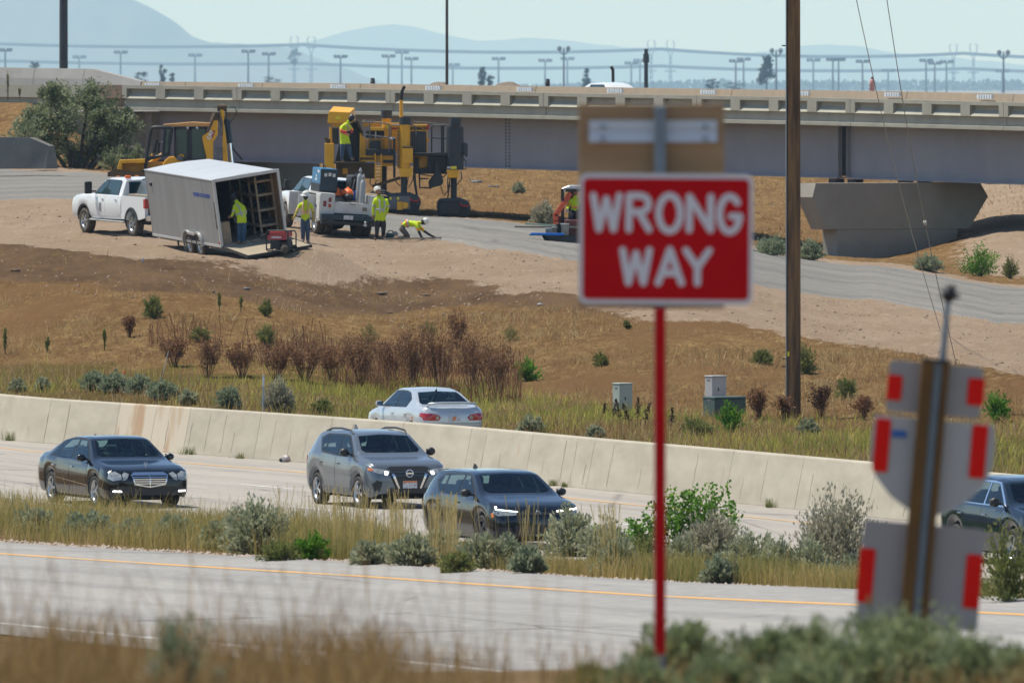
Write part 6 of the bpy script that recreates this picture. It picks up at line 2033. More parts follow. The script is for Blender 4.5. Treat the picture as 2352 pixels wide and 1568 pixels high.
def sit_on_ground(t,x,y,deg,xs_,half):
 """stand a vehicle with its four wheels on the sloping ground"""
 c,s_=math.cos(R(deg)),math.sin(R(deg))
 f2,l2=Vector((c,s_,0)),Vector((-s_,c,0))
 pts={}
 for i,a in enumerate(xs_[:2]):
  for j in(1,-1):
   q=Vector((x,y,0))+f2*a+l2*(half*j)
   pts[(i,j)]=Vector((q.x,q.y,gz(q.x,q.y)))
 front,rear=(pts[(0,1)]+pts[(0,-1)])/2,(pts[(1,1)]+pts[(1,-1)])/2
 left,right=(pts[(0,1)]+pts[(1,1)])/2,(pts[(0,-1)]+pts[(1,-1)])/2
 f=(front-rear).normalized()
 l=(left-right).normalized()
 u=f.cross(l).normalized()
 l=u.cross(f)
 mid=(front+rear)/2-f*((xs_[0]+xs_[1])/2)
 t.matrix_world=Matrix(((f.x,l.x,u.x,mid.x),(f.y,l.y,u.y,mid.y),(f.z,l.z,u.z,mid.z+.01),(0,0,0,1)))
def cab_body(t,hood,crew=True):
 """truck front: hood and cab as one shell, cut off flat behind the cab"""
 top=[(-1.16,1.88),(-1.0,1.93),(-.4,1.955),(.3,1.93),(.62,1.86),(1.28,1.36),(1.42,hood),(2.3,hood-.04),(2.8,hood-.10),(3.0,hood-.22),(3.1,hood-.5)]
 belt=[(-1.16,1.34),(0,1.33),(1.3,1.30),(2.3,hood-.08),(2.8,hood-.15),(3.0,hood-.26),(3.1,hood-.55)]
 sill=[(-1.16,.55),(1.2,.52),(1.6,.55),(2.9,.50),(3.1,.58)]
 b=CarBody(6.2,2.02,top,belt,sill,.72,(1.98,),.50,.42,nose=.3,nose_f=.86,cut_rear=-1.14)
 return b
def pickup():
 t=thing('pickup_truck','white crew cab pickup with a plastic sheet in its bed, hitched to the trailer','pickup truck')
 b=cab_body(t,1.36)
 b.build(t,M_WHITE)
 MB().box((-3.0,-.8,.42),(2.9,.8,.72)).build('chassis',M_UNDER,t)
 b.decal('windshield',mirror_poly([(1.27,0),(1.24,.68),(1.14,.76),(.66,.66),(.62,0)]),'z',M_GLASSO,t,.008)
 MB().box((-1.152,-.68,1.42),(-1.142,.68,1.82)).build('rear_window',M_GLASSO,t)
 side_windows(b,t,[[(1.10,1.385),(.28,1.385),(.26,1.83),(.55,1.81)],[(.18,1.385),(-.80,1.39),(-.80,1.80),(-.70,1.835),(.16,1.84)]],M_GLASSTO,([(1.22,1.36),(-.86,1.36),(-.86,1.82),(-.72,1.865),(.3,1.87),(.60,1.83)],M_BLACK))
 door_set(b,t,[[(1.18,1.33),(.22,1.33),(.20,.64),(1.14,.64)],[(.19,1.33),(-.90,1.335),(-.90,.64),(.17,.64)]],M_WHITE,M_CHROME,1.20)
 for sg in(1,-1):
  ax='+y' if sg>0 else '-y'
  f=lambda q:[(sg*a,z)for a,z in q]
  b.decal('headlight',f([(.62,1.16),(.62,1.02),(.92,1.0),(.92,1.16)]),'+x',M_LAMP,t,.01,.06)
  arc=[(-2.02+.50*math.cos(q),.43+.50*math.sin(q))for q in np.linspace(.22,math.pi-.22,13)]
  poly=[(-1.18,1.36),(-1.18,.58)]+[(-1.55,.56)]+arc+[(-2.5,.56),(-3.14,.66),(-3.16,1.36)]
  mb=MB()
  mb.prism(poly,sg*.88,sg*1.0)
  o=mb.build('bed_side',M_WHITE,t,bevel=.03,seg=2)
  mb=MB()
  oa=[(-2.02+.56*math.cos(q),.43+.56*math.sin(q))for q in np.linspace(.1,math.pi-.1,13)]
  mb.prism(oa+arc[::-1],sg*.95,sg*1.025)
  mb.build('arch_trim',M_BLACK,t)
  oa=[(1.98+.57*math.cos(q),.42+.57*math.sin(q))for q in np.linspace(.1,math.pi-.1,13)]
  ia=[(1.98+.50*math.cos(q),.42+.50*math.sin(q))for q in np.linspace(math.pi-.1,.1,13)]
  b.decal('arch_trim',oa+ia,ax,M_BLACK,t,.02,.6)
  MB().box((-3.185,sg*.80,.98),(-3.02,sg*1.012,1.30)).build('taillight',M_RED,t,bevel=.015)
  mb=MB()
  mb.box((-1.5,sg*.96,.46),(1.35,sg*1.08,.50))
  mb.cyl((1.35,sg*1.02,.48),(1.42,sg*.9,.52),.03,n=6)
  mb.build('running_board',M_TRIM,t,bevel=.01)
  MB().box((.98,sg*1.10,1.36),(1.10,sg*1.36,1.78)).build('tow_mirror',M_BLACK,t,bevel=.03)
  MB().box((1.02,sg*.95,1.42),(1.06,sg*1.14,1.47)).build('mirror_arm',M_BLACK,t)
 MB().box((-3.1,-.9,.78),(-1.18,.9,.84)).build('bed_floor',M_BLK,t)
 MB().box((-3.18,-.84,.80),(-3.10,.84,1.34)).build('tailgate',mat('dark tailgate',(.20,.03,.05),.4,dirt=(.3,.25,.22)),t,bevel=.01)
 MB().box((-3.36,-.98,.54),(-3.14,.98,.76)).build('rear_bumper',M_CHROME,t,bevel=.03)
 MB().box((-3.38,-.5,.50),(-3.16,.5,.60)).build('bumper_step',M_BLACK,t)
 mb=MB()
 for y in(-.35,0,.35):
  mb.box((.45,y-.05,1.935),(.55,y+.05,1.965))
 mb.build('roof_marker',M_AMBER,t)
 mb=MB()
 mb.box((-1.05,.55,1.93),(-.93,.75,2.03))
 mb.build('beacon',M_ORNG,t,bevel=.02)
 add_wheels(t,'p',(1.98,-2.02),.99,.425,.28,.25,6,'holes',M_TYRED,M_RIM)
 for nm,tr in(('door_crest',(.55,1.012,.93)),):
  MB().box((tr[0]-.09,tr[1],tr[2]-.14),(tr[0]+.09,tr[1]+.006,tr[2]+.14)).build(nm,M_SILV,t)
 return t
truck=pickup()
G=cast(252,541.5)
DT=116.0
fd,ld=Vector((math.cos(R(DT)),math.sin(R(DT)),0)),Vector((-math.sin(R(DT)),math.cos(R(DT)),0))
c=G-ld*.92+fd*.02
sit_on_ground(truck,c.x,c.y,DT,(1.98,-2.02),.88)
TM_=truck.matrix_world.copy()
sh=thing('plastic_sheet','smoky clear plastic sheet with faded print standing upright in the white pickup bed','sheet',M=TM_@Matrix.Translation((-1.25,.72,1.0)))
V,Fq=[],[]
for i in range(13):
 for j in range(9):
  u,v=i/12,j/8
  x=-2.35*u
  z=-.1+(.98+.42*u)*v+(.02*math.sin(i*1.7)if j==8 else 0)
  V.append((x-.10*v,-.05-.42*v+.05*math.sin(3*u+2*v),z))
for i in range(12):
 for j in range(8):
  Fq.append((i*9+j,(i+1)*9+j,(i+1)*9+j+1,i*9+j+1))
so=np_mesh('sheet_panel',V,Fq,M_PLAS,sh,smooth=True)
md=so.modifiers.new('thick','SOLIDIFY')
md.thickness=.012
mb=MB()
mb.tube([(V[i*9+8][0],V[i*9+8][1],V[i*9+8][2])for i in range(13)],.022,6)
mb.build('top_edge',M_TRIM,sh)
text_mesh('faded_print','CONCRETE',.17,M_LETR,sh,Matrix.Translation((-1.62,-.395,1.06))@Euler((R(90+24),R(0),R(180))).to_matrix().to_4x4()@Matrix.Rotation(R(-9),4,'Z'))
mb=MB()
mb.box((-2.9,.35,.84),(-1.3,.8,1.42))
b_=mb.build('tool_crate',M_OLDW,bevel=.02)
b_.matrix_world=TM_
tag(b_,'weathered crate of tools along the near side of the white pickup bed','crate')
# --- enclosed trailer ------------------------------------------------
fA=Vector((-.345,.937,.044)).normalized()
lA=Vector((-.941,-.297,-.150))
lA=(lA-fA*lA.dot(fA)).normalized()
uA=fA.cross(lA).normalized()
TL,TW,TH=7.1,2.28,2.20
best=None
for Yc in np.arange(384,404,.1):
 o=P(508.6,565.5,Yc)
 wb_=o+fA*2.75+uA*(-.47)
 e=abs(wb_.z-gz(wb_.x,wb_.y))
 if best is None or e<best[0]:
  best=(e,Yc,o)
TO=best[2]
MT=Matrix(((fA.x,lA.x,uA.x,TO.x),(fA.y,lA.y,uA.y,TO.y),(fA.z,lA.z,uA.z,TO.z),(0,0,0,1)))
tr=thing('enclosed_trailer','grey enclosed tandem axle trailer with its rear ramp door down','trailer',M=MT)
sheet_n=6
for i in range(sheet_n):
 x0,x1=.06+(TL-.12)*i/sheet_n,.06+(TL-.12)*(i+1)/sheet_n-.008
 mb=MB()
 mb.box((x0,-.035,.03),(x1,0,TH-.04))
 mb.build('side_panel',M_ALU,tr)
 mb=MB()
 mb.box((x0,-TW,.03),(x1,-TW+.035,TH-.04))
 mb.build('side_panel',M_ALU,tr)
MB().box((.03,-TW+.04,.04),(TL-.05,-TW+.06,TH-.05)).build('inner_wall',M_PLY,tr)
MB().box((.03,-.06,.04),(TL-.05,-.04,TH-.05)).build('inner_wall',M_PLY,tr)
MB().box((TL-.05,-TW,.03),(TL,0,TH-.04)).build('front_wall',M_ALU,tr)
MB().box((.03,-TW+.06,TH-.055),(TL-.05,-.06,TH-.04)).build('ceiling_lining',M_PLY,tr)
mb=MB()
n_=7
pr=[(-TW*i/n_,TH-.03+.05*math.sin(math.pi*i/n_))for i in range(n_+1)]
mb.prism([(a,b_)for a,b_ in pr]+[(-TW,TH-.04),(0,TH-.04)],.0,TL,'x')
mb.build('roof',M_ROOF,tr)
mb=MB()
for y0,y1 in((-.07,.02),(-TW-.02,-TW+.07)):
 mb.box((-.03,y0,-.05),(.06,y1,TH))
mb.box((-.03,-TW+.07,TH-.10),(.06,-.07,TH+.01))
mb.box((-.03,-.07,TH-.06),(TL,.012,TH-.02))
mb.box((0,-.02,-.06),(TL,.012,.03))
mb.box((0,-TW-.012,-.06),(TL,-TW+.02,.03))
mb.build('corner_trim',M_TRIM,tr,bevel=.008)
MB().box((.0,-TW+.02,-.06),(TL-.02,-.02,.035)).build('floor',M_PLYG,tr)
MB().cyl((TL-.55,-.01,1.72),(TL-.55,.05,1.72),.09,.06,12).build('side_vent',M_BLACK,tr)
MB().box((.10,0,.06),(.18,.02,.14)).build('side_lamp',M_RED,tr)
text_mesh('lettering','COMES CONCRETE',.155,M_LETB,tr,Matrix.Translation((1.38,.004,1.61))@Matrix(((-1,0,0,0),(0,0,1,0),(0,1,0,0),(0,0,0,1))),.012,.002,1.25)
mb=MB()
mb.cyl((.16,.02,.55),(.16,.02,1.45),.012,n=6)
mb.box((.12,.0,.95),(.2,.04,1.02))
mb.box((.12,.0,.62),(.2,.04,.68))
mb.build('door_latch',M_GREYM,tr)
for sg,yy in((1,.03),(-1,-TW-.03)):
 for xw in(3.30,2.22):
  e=empty('wheel',(xw,yy-sg*.12,-.10),0 if sg>0 else math.pi,tr)
  ty,ri=wheel_meshes('trailer',.37,.215,.20,5,'plain',M_TYRED,M_RIM)
  link_mesh('tyre',ty,e)
  link_mesh('rim',ri,e)
 mb=MB()
 outer=[(3.30+.47*math.cos(q),-.10+.47*math.sin(q))for q in np.linspace(0,math.pi*.66,10)]+[(2.22+.47*math.cos(q),-.10+.47*math.sin(q))for q in np.linspace(math.pi*.34,math.pi,10)]
 inner=[(3.30+.40*math.cos(q),-.10+.43*math.sin(q))for q in np.linspace(0,math.pi*.70,10)]+[(2.22+.40*math.cos(q),-.10+.40*math.sin(q))for q in np.linspace(math.pi*.30,math.pi,10)]
 mb.prism(outer+inner[::-1],yy-sg*.02,yy+sg*.07)
 mb.build('fender',M_SILVR,tr)
 mb=MB()
 mb.prism([(3.70,-.10)]+[(2.76+.94*math.cos(q),-.10+.34*math.sin(q))for q in np.linspace(0,math.pi,12)][1:],yy-sg*.14,yy-sg*.026)
 mb.build('wheel_well',M_UNDER,tr)
MB().box((.4,-TW+.3,-.2),(TL+.2,-.3,-.06)).build('frame',M_UNDER,tr)
mb=MB()
mb.cyl((TL,-TW/2-.5,-.12),(TL+1.1,-TW/2,-.12),.05,n=6)
mb.cyl((TL,-TW/2+.5,-.12),(TL+1.1,-TW/2,-.12),.05,n=6)
mb.cyl((TL+.9,-TW/2,-.6),(TL+.9,-TW/2,.3),.035,n=8)
mb.build('tongue',M_BLK,tr)
MB().cyl((4.6,-.25,-.75),(4.6,-.25,-.1),.03,n=8).build('stabiliser_jack',M_STEEL,tr)
rl,rdrop=2.5,.16
ra=math.atan2(rdrop,rl)
rm=empty('ramp_door',(-.03,0,-.02),0,tr)
rm.rotation_euler=(0,-ra,0)
MB().box((-2.45,-TW+.05,-.06),(0,-.05,0)).build('ramp_board',M_PLYG,rm)
mb=MB()
mb.box((-2.48,-TW+.02,-.075),(-2.45,-.02,.012))
for y in(-.05,-TW+.02):
 mb.box((-2.45,y,-.07),(0,y+.03,.015))
mb.build('ramp_edge',M_BLK,rm)
mb=MB()
for xx in(.55,1.25,2.2,3.2):
 mb.box((xx,-TW+.06,.04),(xx+.06,-TW+.12,2.0))
 mb.box((xx,-TW+.62,.04),(xx+.06,-TW+.68,2.0))
mb.build('rack_post',M_WOOD,tr)
for z in(.34,.85,1.35,1.80):
 MB().box((.5,-TW+.06,z),(3.3,-TW+.70,z+.07)).build('rack_shelf',M_WOOD,tr)
mb=MB()
for i in range(14):
 xx,zz=.7+.2*i,(.42,.93,1.43)[i%3]
 mb.box((xx,-TW+.14,zz),(xx+.17,-TW+.55,zz+rnd.uniform(.1,.3)))
for i in range(8):
 mb.box((2.2+.5*i,-.75,.04),(2.6+.5*i,-.1,rnd.uniform(.5,1.6)))
mb.build('stored_tools',M_BLK,tr)
MB().box((.12,-.42,.04),(.55,-.08,.75)).build('wood_step',M_WOOD,tr)
mb=MB()
for k in range(9):
 p0=Vector((-.3+rnd.uniform(-.1,.1),-1.35+rnd.uniform(-.15,.15),.02))
 mb.tube([p0+Vector((.17*math.cos(a)+rnd.uniform(-.02,.02),.17*math.sin(a),.02*k+rnd.uniform(0,.03)))for a in np.linspace(0,5.5,10)],.012,4)
hb=mb.build('cable_heap',M_BLK)
hb.matrix_world=MT@Matrix.Translation((-.35,.0,.05))
tag(hb,'tangled coil of dark cable on the trailer floor beside the red generator','cable')
mb=MB()
pts=[MT@Vector((.25,-.62,.85)),MT@Vector((.12,-.74,.5)),MT@Vector((-.05,-.82,.1)),MT@Vector((-.5,-.9,-.06)),MT@Vector((-.9,-.95,-.17))]
mb.tube(pts,.009,5)
hose=mb.build('air_hose',M_TRIM)
tag(hose,'thin pale hose hanging from the worker in the trailer doorway down to the ramp','hose')
# --- portable generator on the ramp ------------------------------------------------
gp=P(646,579,best[1]-1.9)
gen=thing('portable_generator','red and black portable generator in a tube frame on the trailer ramp','generator',(gp.x,gp.y,gp.z),R(-28))
mb=MB()
for y in(-.27,.27):
 mb.tube([(-.40,y,.08),(-.40,y,.62),(-.34,y,.70),(.34,y,.70),(.40,y,.62),(.40,y,.08),(.34,y,.05),(-.34,y,.05),(-.40,y,.08)],.022,7)
for x,z in((-.40,.1),(.40,.1),(-.36,.69),(.36,.69)):
 mb.cyl((x,-.27,z),(x,.27,z),.02,n=6)
mb.build('tube_frame',M_BLK,gen)
MB().box((-.32,-.24,.50),(.30,.24,.70)).build('fuel_tank',mat('red tank paint',(.42,.035,.03),.35,dirt=(.35,.2,.16),dirt_lo=.55),gen,bevel=.05,seg=2)
MB().cyl((-.05,0,.70),(-.05,0,.735),.05,n=12).build('tank_cap',M_BLK,gen)
mb=MB()
mb.box((-.30,-.22,.10),(.05,.22,.45))
mb.cyl((.05,0,.27),(.34,0,.27),.16,n=14)
mb.build('engine',M_BLK,gen,bevel=.02)
MB().box((-.36,-.28,.40),(.34,-.24,.56)).build('control_panel',mat('red panel',(.36,.03,.03),.4),gen)
text_mesh('lettering','HONDA',.09,M_LETW,gen,Matrix.Translation((-.02,-.285,.48))@Matrix.Rotation(R(90),4,'X'),.004,.002,1.1)
for y in(-.31,.31):
 MB().lathe([(0,-.03),(.12,-.04),(.14,-.02),(.14,.02),(.12,.04),(0,.03)],16,0,Matrix.Translation((.30,y,.10))@Matrix.Rotation(R(90),4,'X')).build('wheel',M_TYRED,gen)
 # --- utility truck with service body ------------------------------------------------
def utility():
 t=thing('utility_truck','white utility truck with open side locker, loaded with a blue welder and lumber','utility truck')
 b=cab_body(t,1.34)
 b.build(t,M_WHITE)
 MB().box((-3.2,-.7,.42),(2.9,.7,.70)).build('chassis',M_UNDER,t)
 b.decal('windshield',mirror_poly([(1.27,0),(1.24,.68),(1.14,.76),(.66,.66),(.62,0)]),'z',M_GLASSO,t,.008)
 MB().box((-1.155,-.72,1.40),(-1.142,.72,1.84)).build('rear_window',M_GLASSO,t)
 side_windows(b,t,[[(1.10,1.385),(.28,1.385),(.26,1.83),(.55,1.81)],[(.18,1.385),(-.80,1.39),(-.80,1.80),(-.70,1.835),(.16,1.84)]],M_GLASSTO,([(1.22,1.36),(-.86,1.36),(-.86,1.82),(-.72,1.865),(.3,1.87),(.60,1.83)],M_BLACK))
 door_set(b,t,[[(1.18,1.33),(.22,1.33),(.20,.64),(1.14,.64)],[(.19,1.33),(-.90,1.335),(-.90,.64),(.17,.64)]],M_WHITE,M_CHROME,1.20)
 for sg in(1,-1):
  f=lambda q:[(sg*a,z)for a,z in q]
  b.decal('headlight',f([(.62,1.16),(.62,1.02),(.92,1.0),(.92,1.16)]),'+x',M_LAMP,t,.01,.06)
  arc=[(-2.25+.50*math.cos(q),.44+.50*math.sin(q))for q in np.linspace(.15,math.pi-.15,11)]
  poly=[(-1.28,1.47),(-1.28,.50),(-1.7,.50)]+arc+[(-2.8,.50),(-3.42,.50),(-3.42,1.47)]
  lk=empty('locker',(0,0,0),0,t)
  mb=MB()
  mb.prism(poly,sg*.62,sg*(.80 if sg>0 else 1.14))
  mb.build('locker_shell',M_WHITE2,lk,bevel=.012)
  if sg>0:
   mb=MB()
   mb.prism([(-2.76,1.47),(-2.76,.50),(-3.42,.50),(-3.42,1.47)],.80,1.14)
   mb.box((-2.76,.80,1.42),(-1.28,1.14,1.47))
   mb.box((-1.34,.80,.50),(-1.28,1.14,1.42))
   mb.box((-2.76,.80,.95),(-1.34,1.10,.98))
   mb.build('locker_frame',M_WHITE2,lk)
   mb=MB()
   mb.box((-2.7,.80,1.0),(-1.4,.82,1.4))
   for k in range(5):
    mb.box((-2.6+.24*k,.84,.985),(-2.45+.24*k,1.05,1.1+.05*(k%3)))
   mb.build('locker_contents',M_BLK,lk)
   MB().box((-3.38,1.145,.56),(-2.82,1.16,1.42)).build('locker_door',M_WHITE2,lk,bevel=.006)
   MB().box((-2.80,1.16,.60),(-2.76,1.78,1.38)).build('locker_door',M_WHITE2,lk,bevel=.006)
   MB().box((-1.34,1.14,.60),(-1.30,1.72,1.40)).build('locker_door',M_WHITE2,lk,bevel=.006)
   MB().box((-3.0,1.16,.94),(-2.92,1.18,1.05)).build('latch',M_BLK,lk)
  MB().box((-3.44,sg*.75,1.17),(-3.42,sg*.85,1.32)).build('taillight',M_REDD,t)
  MB().box((-3.44,sg*.75,.98),(-3.42,sg*.85,1.10)).build('taillight',M_RED,t)
  MB().box((-3.435,sg*.92,1.0),(-3.42,sg*1.04,1.2)).build('reflector',M_REDD,t,bevel=.02)
  MB().box((.98,sg*1.08,1.36),(1.10,sg*1.30,1.72)).build('tow_mirror',M_BLACK,t,bevel=.03)
 MB().box((-3.4,-.62,.78),(-1.28,.62,.84)).build('bed_floor',M_GREYM,t)
 tg=MB().box((-3.43,-.62,.80),(-3.38,.62,1.19)).build('tailgate',M_WHITE2,t,bevel=.01)
 MB().box((-3.44,-.12,1.12),(-3.43,.08,1.14)).build('handle',M_BLK,tg)
 MB().box((-3.62,-1.12,.56),(-3.43,1.12,.76)).build('rear_bumper',M_NAVY,t,bevel=.015)
 MB().box((-3.58,-1.1,.40),(-3.40,1.1,.53)).build('bumper_bar',M_BLK,t)
 MB().box((-3.635,-.02,.60),(-3.625,.32,.74)).build('number_plate',M_PLATE,t)
 mb=MB()
 mb.box((-3.75,-.5,.40),(-3.5,-.4,.48))
 mb.ball((-3.72,-.45,.53),.045,n=10)
 mb.build('tow_ball',M_TRIM,t)
 add_wheels(t,'p',(1.98,-2.25),.99,.425,.28,.25,6,'holes',M_TYRED,M_RIM)
 ty,ri=wheel_meshes('p',.425,.28,.25,6,'holes',M_TYRED,M_RIM)
 for sg in(1,-1):
  e=empty('wheel',(-2.25,sg*.55,.425),0,t)
  link_mesh('tyre',ty,e)
 mb=MB()
 mb.cyl((-2.25,-.8,.42),(-2.25,.8,.42),.06,n=8)
 mb.ball((-2.25,.1,.40),.2,(1,1,1),10)
 mb.build('rear_axle',M_UNDER,t)
 return t
util=utility()
DU=106.0
fd,ld=Vector((math.cos(R(DU)),math.sin(R(DU)),0)),Vector((-math.sin(R(DU)),math.cos(R(DU)),0))
G=cast(783,541.5)
c=G+fd*2.25
sit_on_ground(util,c.x,c.y,DU,(1.98,-2.25),.88)
UM=util.matrix_world.copy()
def cargo(name,label,cat,build,loc,rot=(0,0,0)):
 t=thing(name,label,cat,M=UM@Matrix.Translation(loc)@Euler([R(a)for a in rot]).to_matrix().to_4x4())
 build(t)
 return t
def welder(t):
 MB().box((-.62,.02,.26),(.55,.62,.82)).build('welder_case',M_BLUE,t,bevel=.03,seg=2)
 MB().box((-.62,.0,.0),(.55,.64,.27)).build('welder_base',M_BLK,t,bevel=.01)
 MB().box((-.66,.01,.04),(-.62,.63,.80)).build('control_panel',M_NAVY,t,bevel=.01)
 mb=MB()
 for y,z in((.15,.6),(.3,.62),(.45,.6)):
  mb.box((-.675,y-.05,z-.06),(-.66,y+.05,z+.06))
 mb.build('gauge',M_SILVR,t)
 mb=MB()
 mb.tube([(-.05,.32,.82),(-.05,.32,.90),(.0,.32,.93),(.05,.32,.90)],.018,6)
 mb.cyl((.25,.3,.82),(.25,.3,.97),.025,n=8)
 mb.build('lifting_eye',M_BLK,t)
 text_mesh('lettering','PRO',.12,M_LETW,t,Matrix.Translation((-.32,.625,.70))@Matrix(((-1,0,0,0),(0,0,1,0),(0,1,0,0),(0,0,0,1))),.01)
 mb=MB()
 for a in(90,210,330):
  mb.cyl((-.05+.08*math.cos(R(a)),.622,.46+.08*math.sin(R(a))),(-.05+.08*math.cos(R(a)),.628,.46+.08*math.sin(R(a))),.05,n=10)
 mb.build('emblem',M_LETW,t)
cargo('welder_generator','blue and black engine driven welder standing on the utility truck behind the cab','welder',welder,(-2.0,.36,1.48))
def compressor(t):
 mb=MB()
 mb.cyl((-.42,0,.30),(.5,0,.30),.27,n=20)
 mb.cyl((-.47,0,.30),(-.42,0,.30),.2,.27,20)
 mb.build('air_tank',M_SILVR,t)
 MB().lathe([(0,.0),(.26,.0),(.285,.03),(.285,.12),(.26,.12)],22,0,Matrix.Translation((-.50,0,.30))@Matrix.Rotation(R(90),4,'Y')).build('tank_end',M_BLUE2,t)
 MB().box((-.35,-.22,.58),(.45,.25,1.08)).build('engine',M_BLK,t,bevel=.04)
 MB().box((-.40,-.16,.70),(-.35,.08,.90)).build('engine_label',mat('light blue plate',(.12,.28,.45),.4),t)
 mb=MB()
 for k in range(6):
  mb.cyl((-.3+.1*k,-.1+.05*(k%2),1.05),(-.3+.1*k,-.1+.05*(k%2),1.15),.035,n=8)
 mb.tube([(-.38,.15,.95),(-.45,.2,.8),(-.42,.22,.55)],.02,6)
 mb.build('hoses',M_GREYM,t)
cargo('air_compressor','air compressor with silver tank, bright blue tank end and black engine on the utility truck','compressor',compressor,(-1.75,-.55,1.02),(0,0,0))
def bottle(t):
 MB().lathe([(.10,0),(.105,.03),(.105,.95),(.08,1.05),(.035,1.09),(.035,1.14),(.055,1.15),(.055,1.23),(0,1.25)],16).build('cylinder_body',mat('grey gas cylinder',(.33,.34,.34),.5),t)
 MB().cyl((0,0,1.25),(0,0,1.29),.03,n=8).build('valve',M_TRIM,t)
cargo('gas_cylinder','grey gas cylinder standing upright at the tail of the utility truck, nearer of two','gas cylinder',bottle,(-3.25,-.40,.92))
cargo('gas_cylinder','grey gas cylinder standing upright behind the nearer one on the utility truck','gas cylinder',bottle,(-2.9,-.37,1.12))
lum=[((-2.6,.1,1.28),(0,-14,28),(1.5,.22,.12),M_OLDW,'short thick grey beam slanting across the utility truck load'),((-2.9,-.12,1.22),(0,-6,55),(1.2,.09,.09),M_OLDW,'grey lumber stick on top of the utility truck load'),((-3.1,-.1,1.10),(0,-5,62),(1.15,.12,.10),M_OLDW,'weathered timber just above the utility truck tailgate'),((-3.22,-.05,1.02),(0,-4,68),(1.1,.14,.12),M_OLDW,'thick weathered timber lying against the utility truck tailgate'),((-2.3,.25,1.62),(0,-24,30),(.8,.05,.03),M_WOOD,'thin pale lath leaning up beside the blue welder'),((-2.9,-.95,1.50),(0,0,20),(1.1,.3,.05),M_WOOD,'pale board lying on the right locker of the utility truck')]
for loc,rot,dim,mm,lab in lum:
 def bd(t,dim=dim,mm=mm):
  MB().box((-dim[0]/2,-dim[1]/2,-dim[2]/2),(dim[0]/2,dim[1]/2,dim[2]/2)).build('board',mm,t,bevel=.008)
 cargo('timber',lab,'timber',bd,loc,rot)
def cone_bag(t):
 MB().ball((0,0,.12),.26,(1.1,.8,.7),14).build('bag',M_ORNG,t)
 MB().ball((-.12,.02,.0),.26,(1.0,.8,.6),12).build('bag_base',M_BLK,t)
cargo('orange_bag','rounded orange bag on the utility truck load','bag',cone_bag,(-2.7,-.02,1.36))
def vest_heap(t):
 for x,h in((-.1,.32),(.12,.24),(.3,.3)):
  MB().prism([(x-.12,0),(x+.12,0),(x+.02,h)],-.1,.12).build('cone_side',M_ORNG,t)
cargo('orange_cones','crumpled orange traffic cones behind the orange bag on the utility truck','cones',vest_heap,(-2.45,.0,1.38),(0,0,95))
mb=MB()
mb.box((-3.3,-.58,.84),(-1.35,.58,1.0))
o=mb.build('plank_pallet',M_OLDW,bevel=.01)
o.matrix_world=UM
tag(o,'weathered plank pallet filling the utility truck bed under the load','pallet')
mb=MB()
mb.box((-2.55,-.95,.84),(-1.3,-.1,1.02))
o=mb.build('compressor_base',M_BLK)
o.matrix_world=UM
tag(o,'dark steel base under the air compressor on the utility truck','frame')
# ----------- backhoe loader
F4=Front(430,452,437)
bh=thing('backhoe_loader','yellow backhoe loader with open cab door and folded boom behind the trailer','backhoe',F4.o)
def q5(x,y):return F4.x((560+x/4.9)/1.7007),F4.z((380+y/4.9)/1.7007)
def q5p(pts):return[q5(*a)for a in pts]
def b5(mb,x0,y0,x1,y1,d0,d1,m=0):
 a,b=q5(x0,y0),q5(x1,y1)
 return mb.box((a[0],d0,b[1]),(b[0],d1,a[1]),m)
mb=MB()
mb.prism(q5p([(388,560),(392,515),(860,478),(930,470),(1300,492),(1290,556)]),-.75,.75)
mb.build('cab_roof',mat('faded roof paint',(.62,.33,.10),.6,col2=(.52,.27,.08),scale=3),bh,bevel=.03,seg=2)  # paler and browner than the machine yellow
mb=MB()
b5(mb,600,575,640,1230,-.72,-.64)
b5(mb,845,575,935,1230,-.72,-.64)
b5(mb,1195,575,1240,1230,-.72,-.64)
b5(mb,600,565,1240,610,-.72,-.64)
b5(mb,600,575,640,1230,.62,.70)
b5(mb,845,575,900,1230,.62,.70)
b5(mb,1195,575,1240,1230,.62,.70)
b5(mb,600,1180,1240,1300,-.72,.70)
mb.build('cab_frame',M_BLK,bh)
for x0,x1 in((641,844),(936,1194)):
 mb=MB()
 b5(mb,x0,611,x1,1179,-.69,-.675)
 mb.build('cab_window',M_TEAL,bh)
mb=MB()
b5(mb,641,611,1194,1179,.66,.675)
mb.build('rear_glass',M_TEAL,bh)
mb=MB()
b5(mb,930,900,1110,1180,-.3,.3)
b5(mb,950,660,1060,920,.1,.25)
mb.build('driver_seat',M_BLK,bh,bevel=.05)
mb=MB()
for x in(860,1040):
 c_=q5(x,590)
 mb.ball((c_[0],-.75,c_[1]),.06,n=10)
mb.build('work_lamp',M_LAMP,bh)
mb=MB()
outline=q5p([(52,1390),(90,1050),(150,700),(178,590),(215,572),(520,580),(560,610),(520,850),(510,1085),(250,1140),(90,1180)])
mb.tube([(a,-.95,b)for a,b in outline],.065,8)
a0,a1=q5(430,590),q5(390,1090)
mb.cyl((a0[0],-.95,a0[1]),(a1[0],-.95,a1[1]),.06,n=8)
mb.build('open_door',M_BLK,bh)
mb=MB()
mb.prism(q5p([(435,600),(515,600),(495,1080),(400,1090)]),-.96,-.945)
mb.build('door_pane',M_TEAL,bh)
mb=MB()
c0,c1=q5(258,812),q5(205,1060)
mb.cyl((c0[0],-.3,c0[1]),(c1[0],-.3,c1[1]),.06,.075,10)
mb.tube([(*q5(380,855),)[0:1]+(-.3,q5(380,855)[1]),(q5(310,880)[0],-.3,q5(310,880)[1]),(q5(295,1060)[0],-.3,q5(295,1060)[1])],.03,6)
mb.build('exhaust_pipe',M_BLK,bh)
mb=MB()
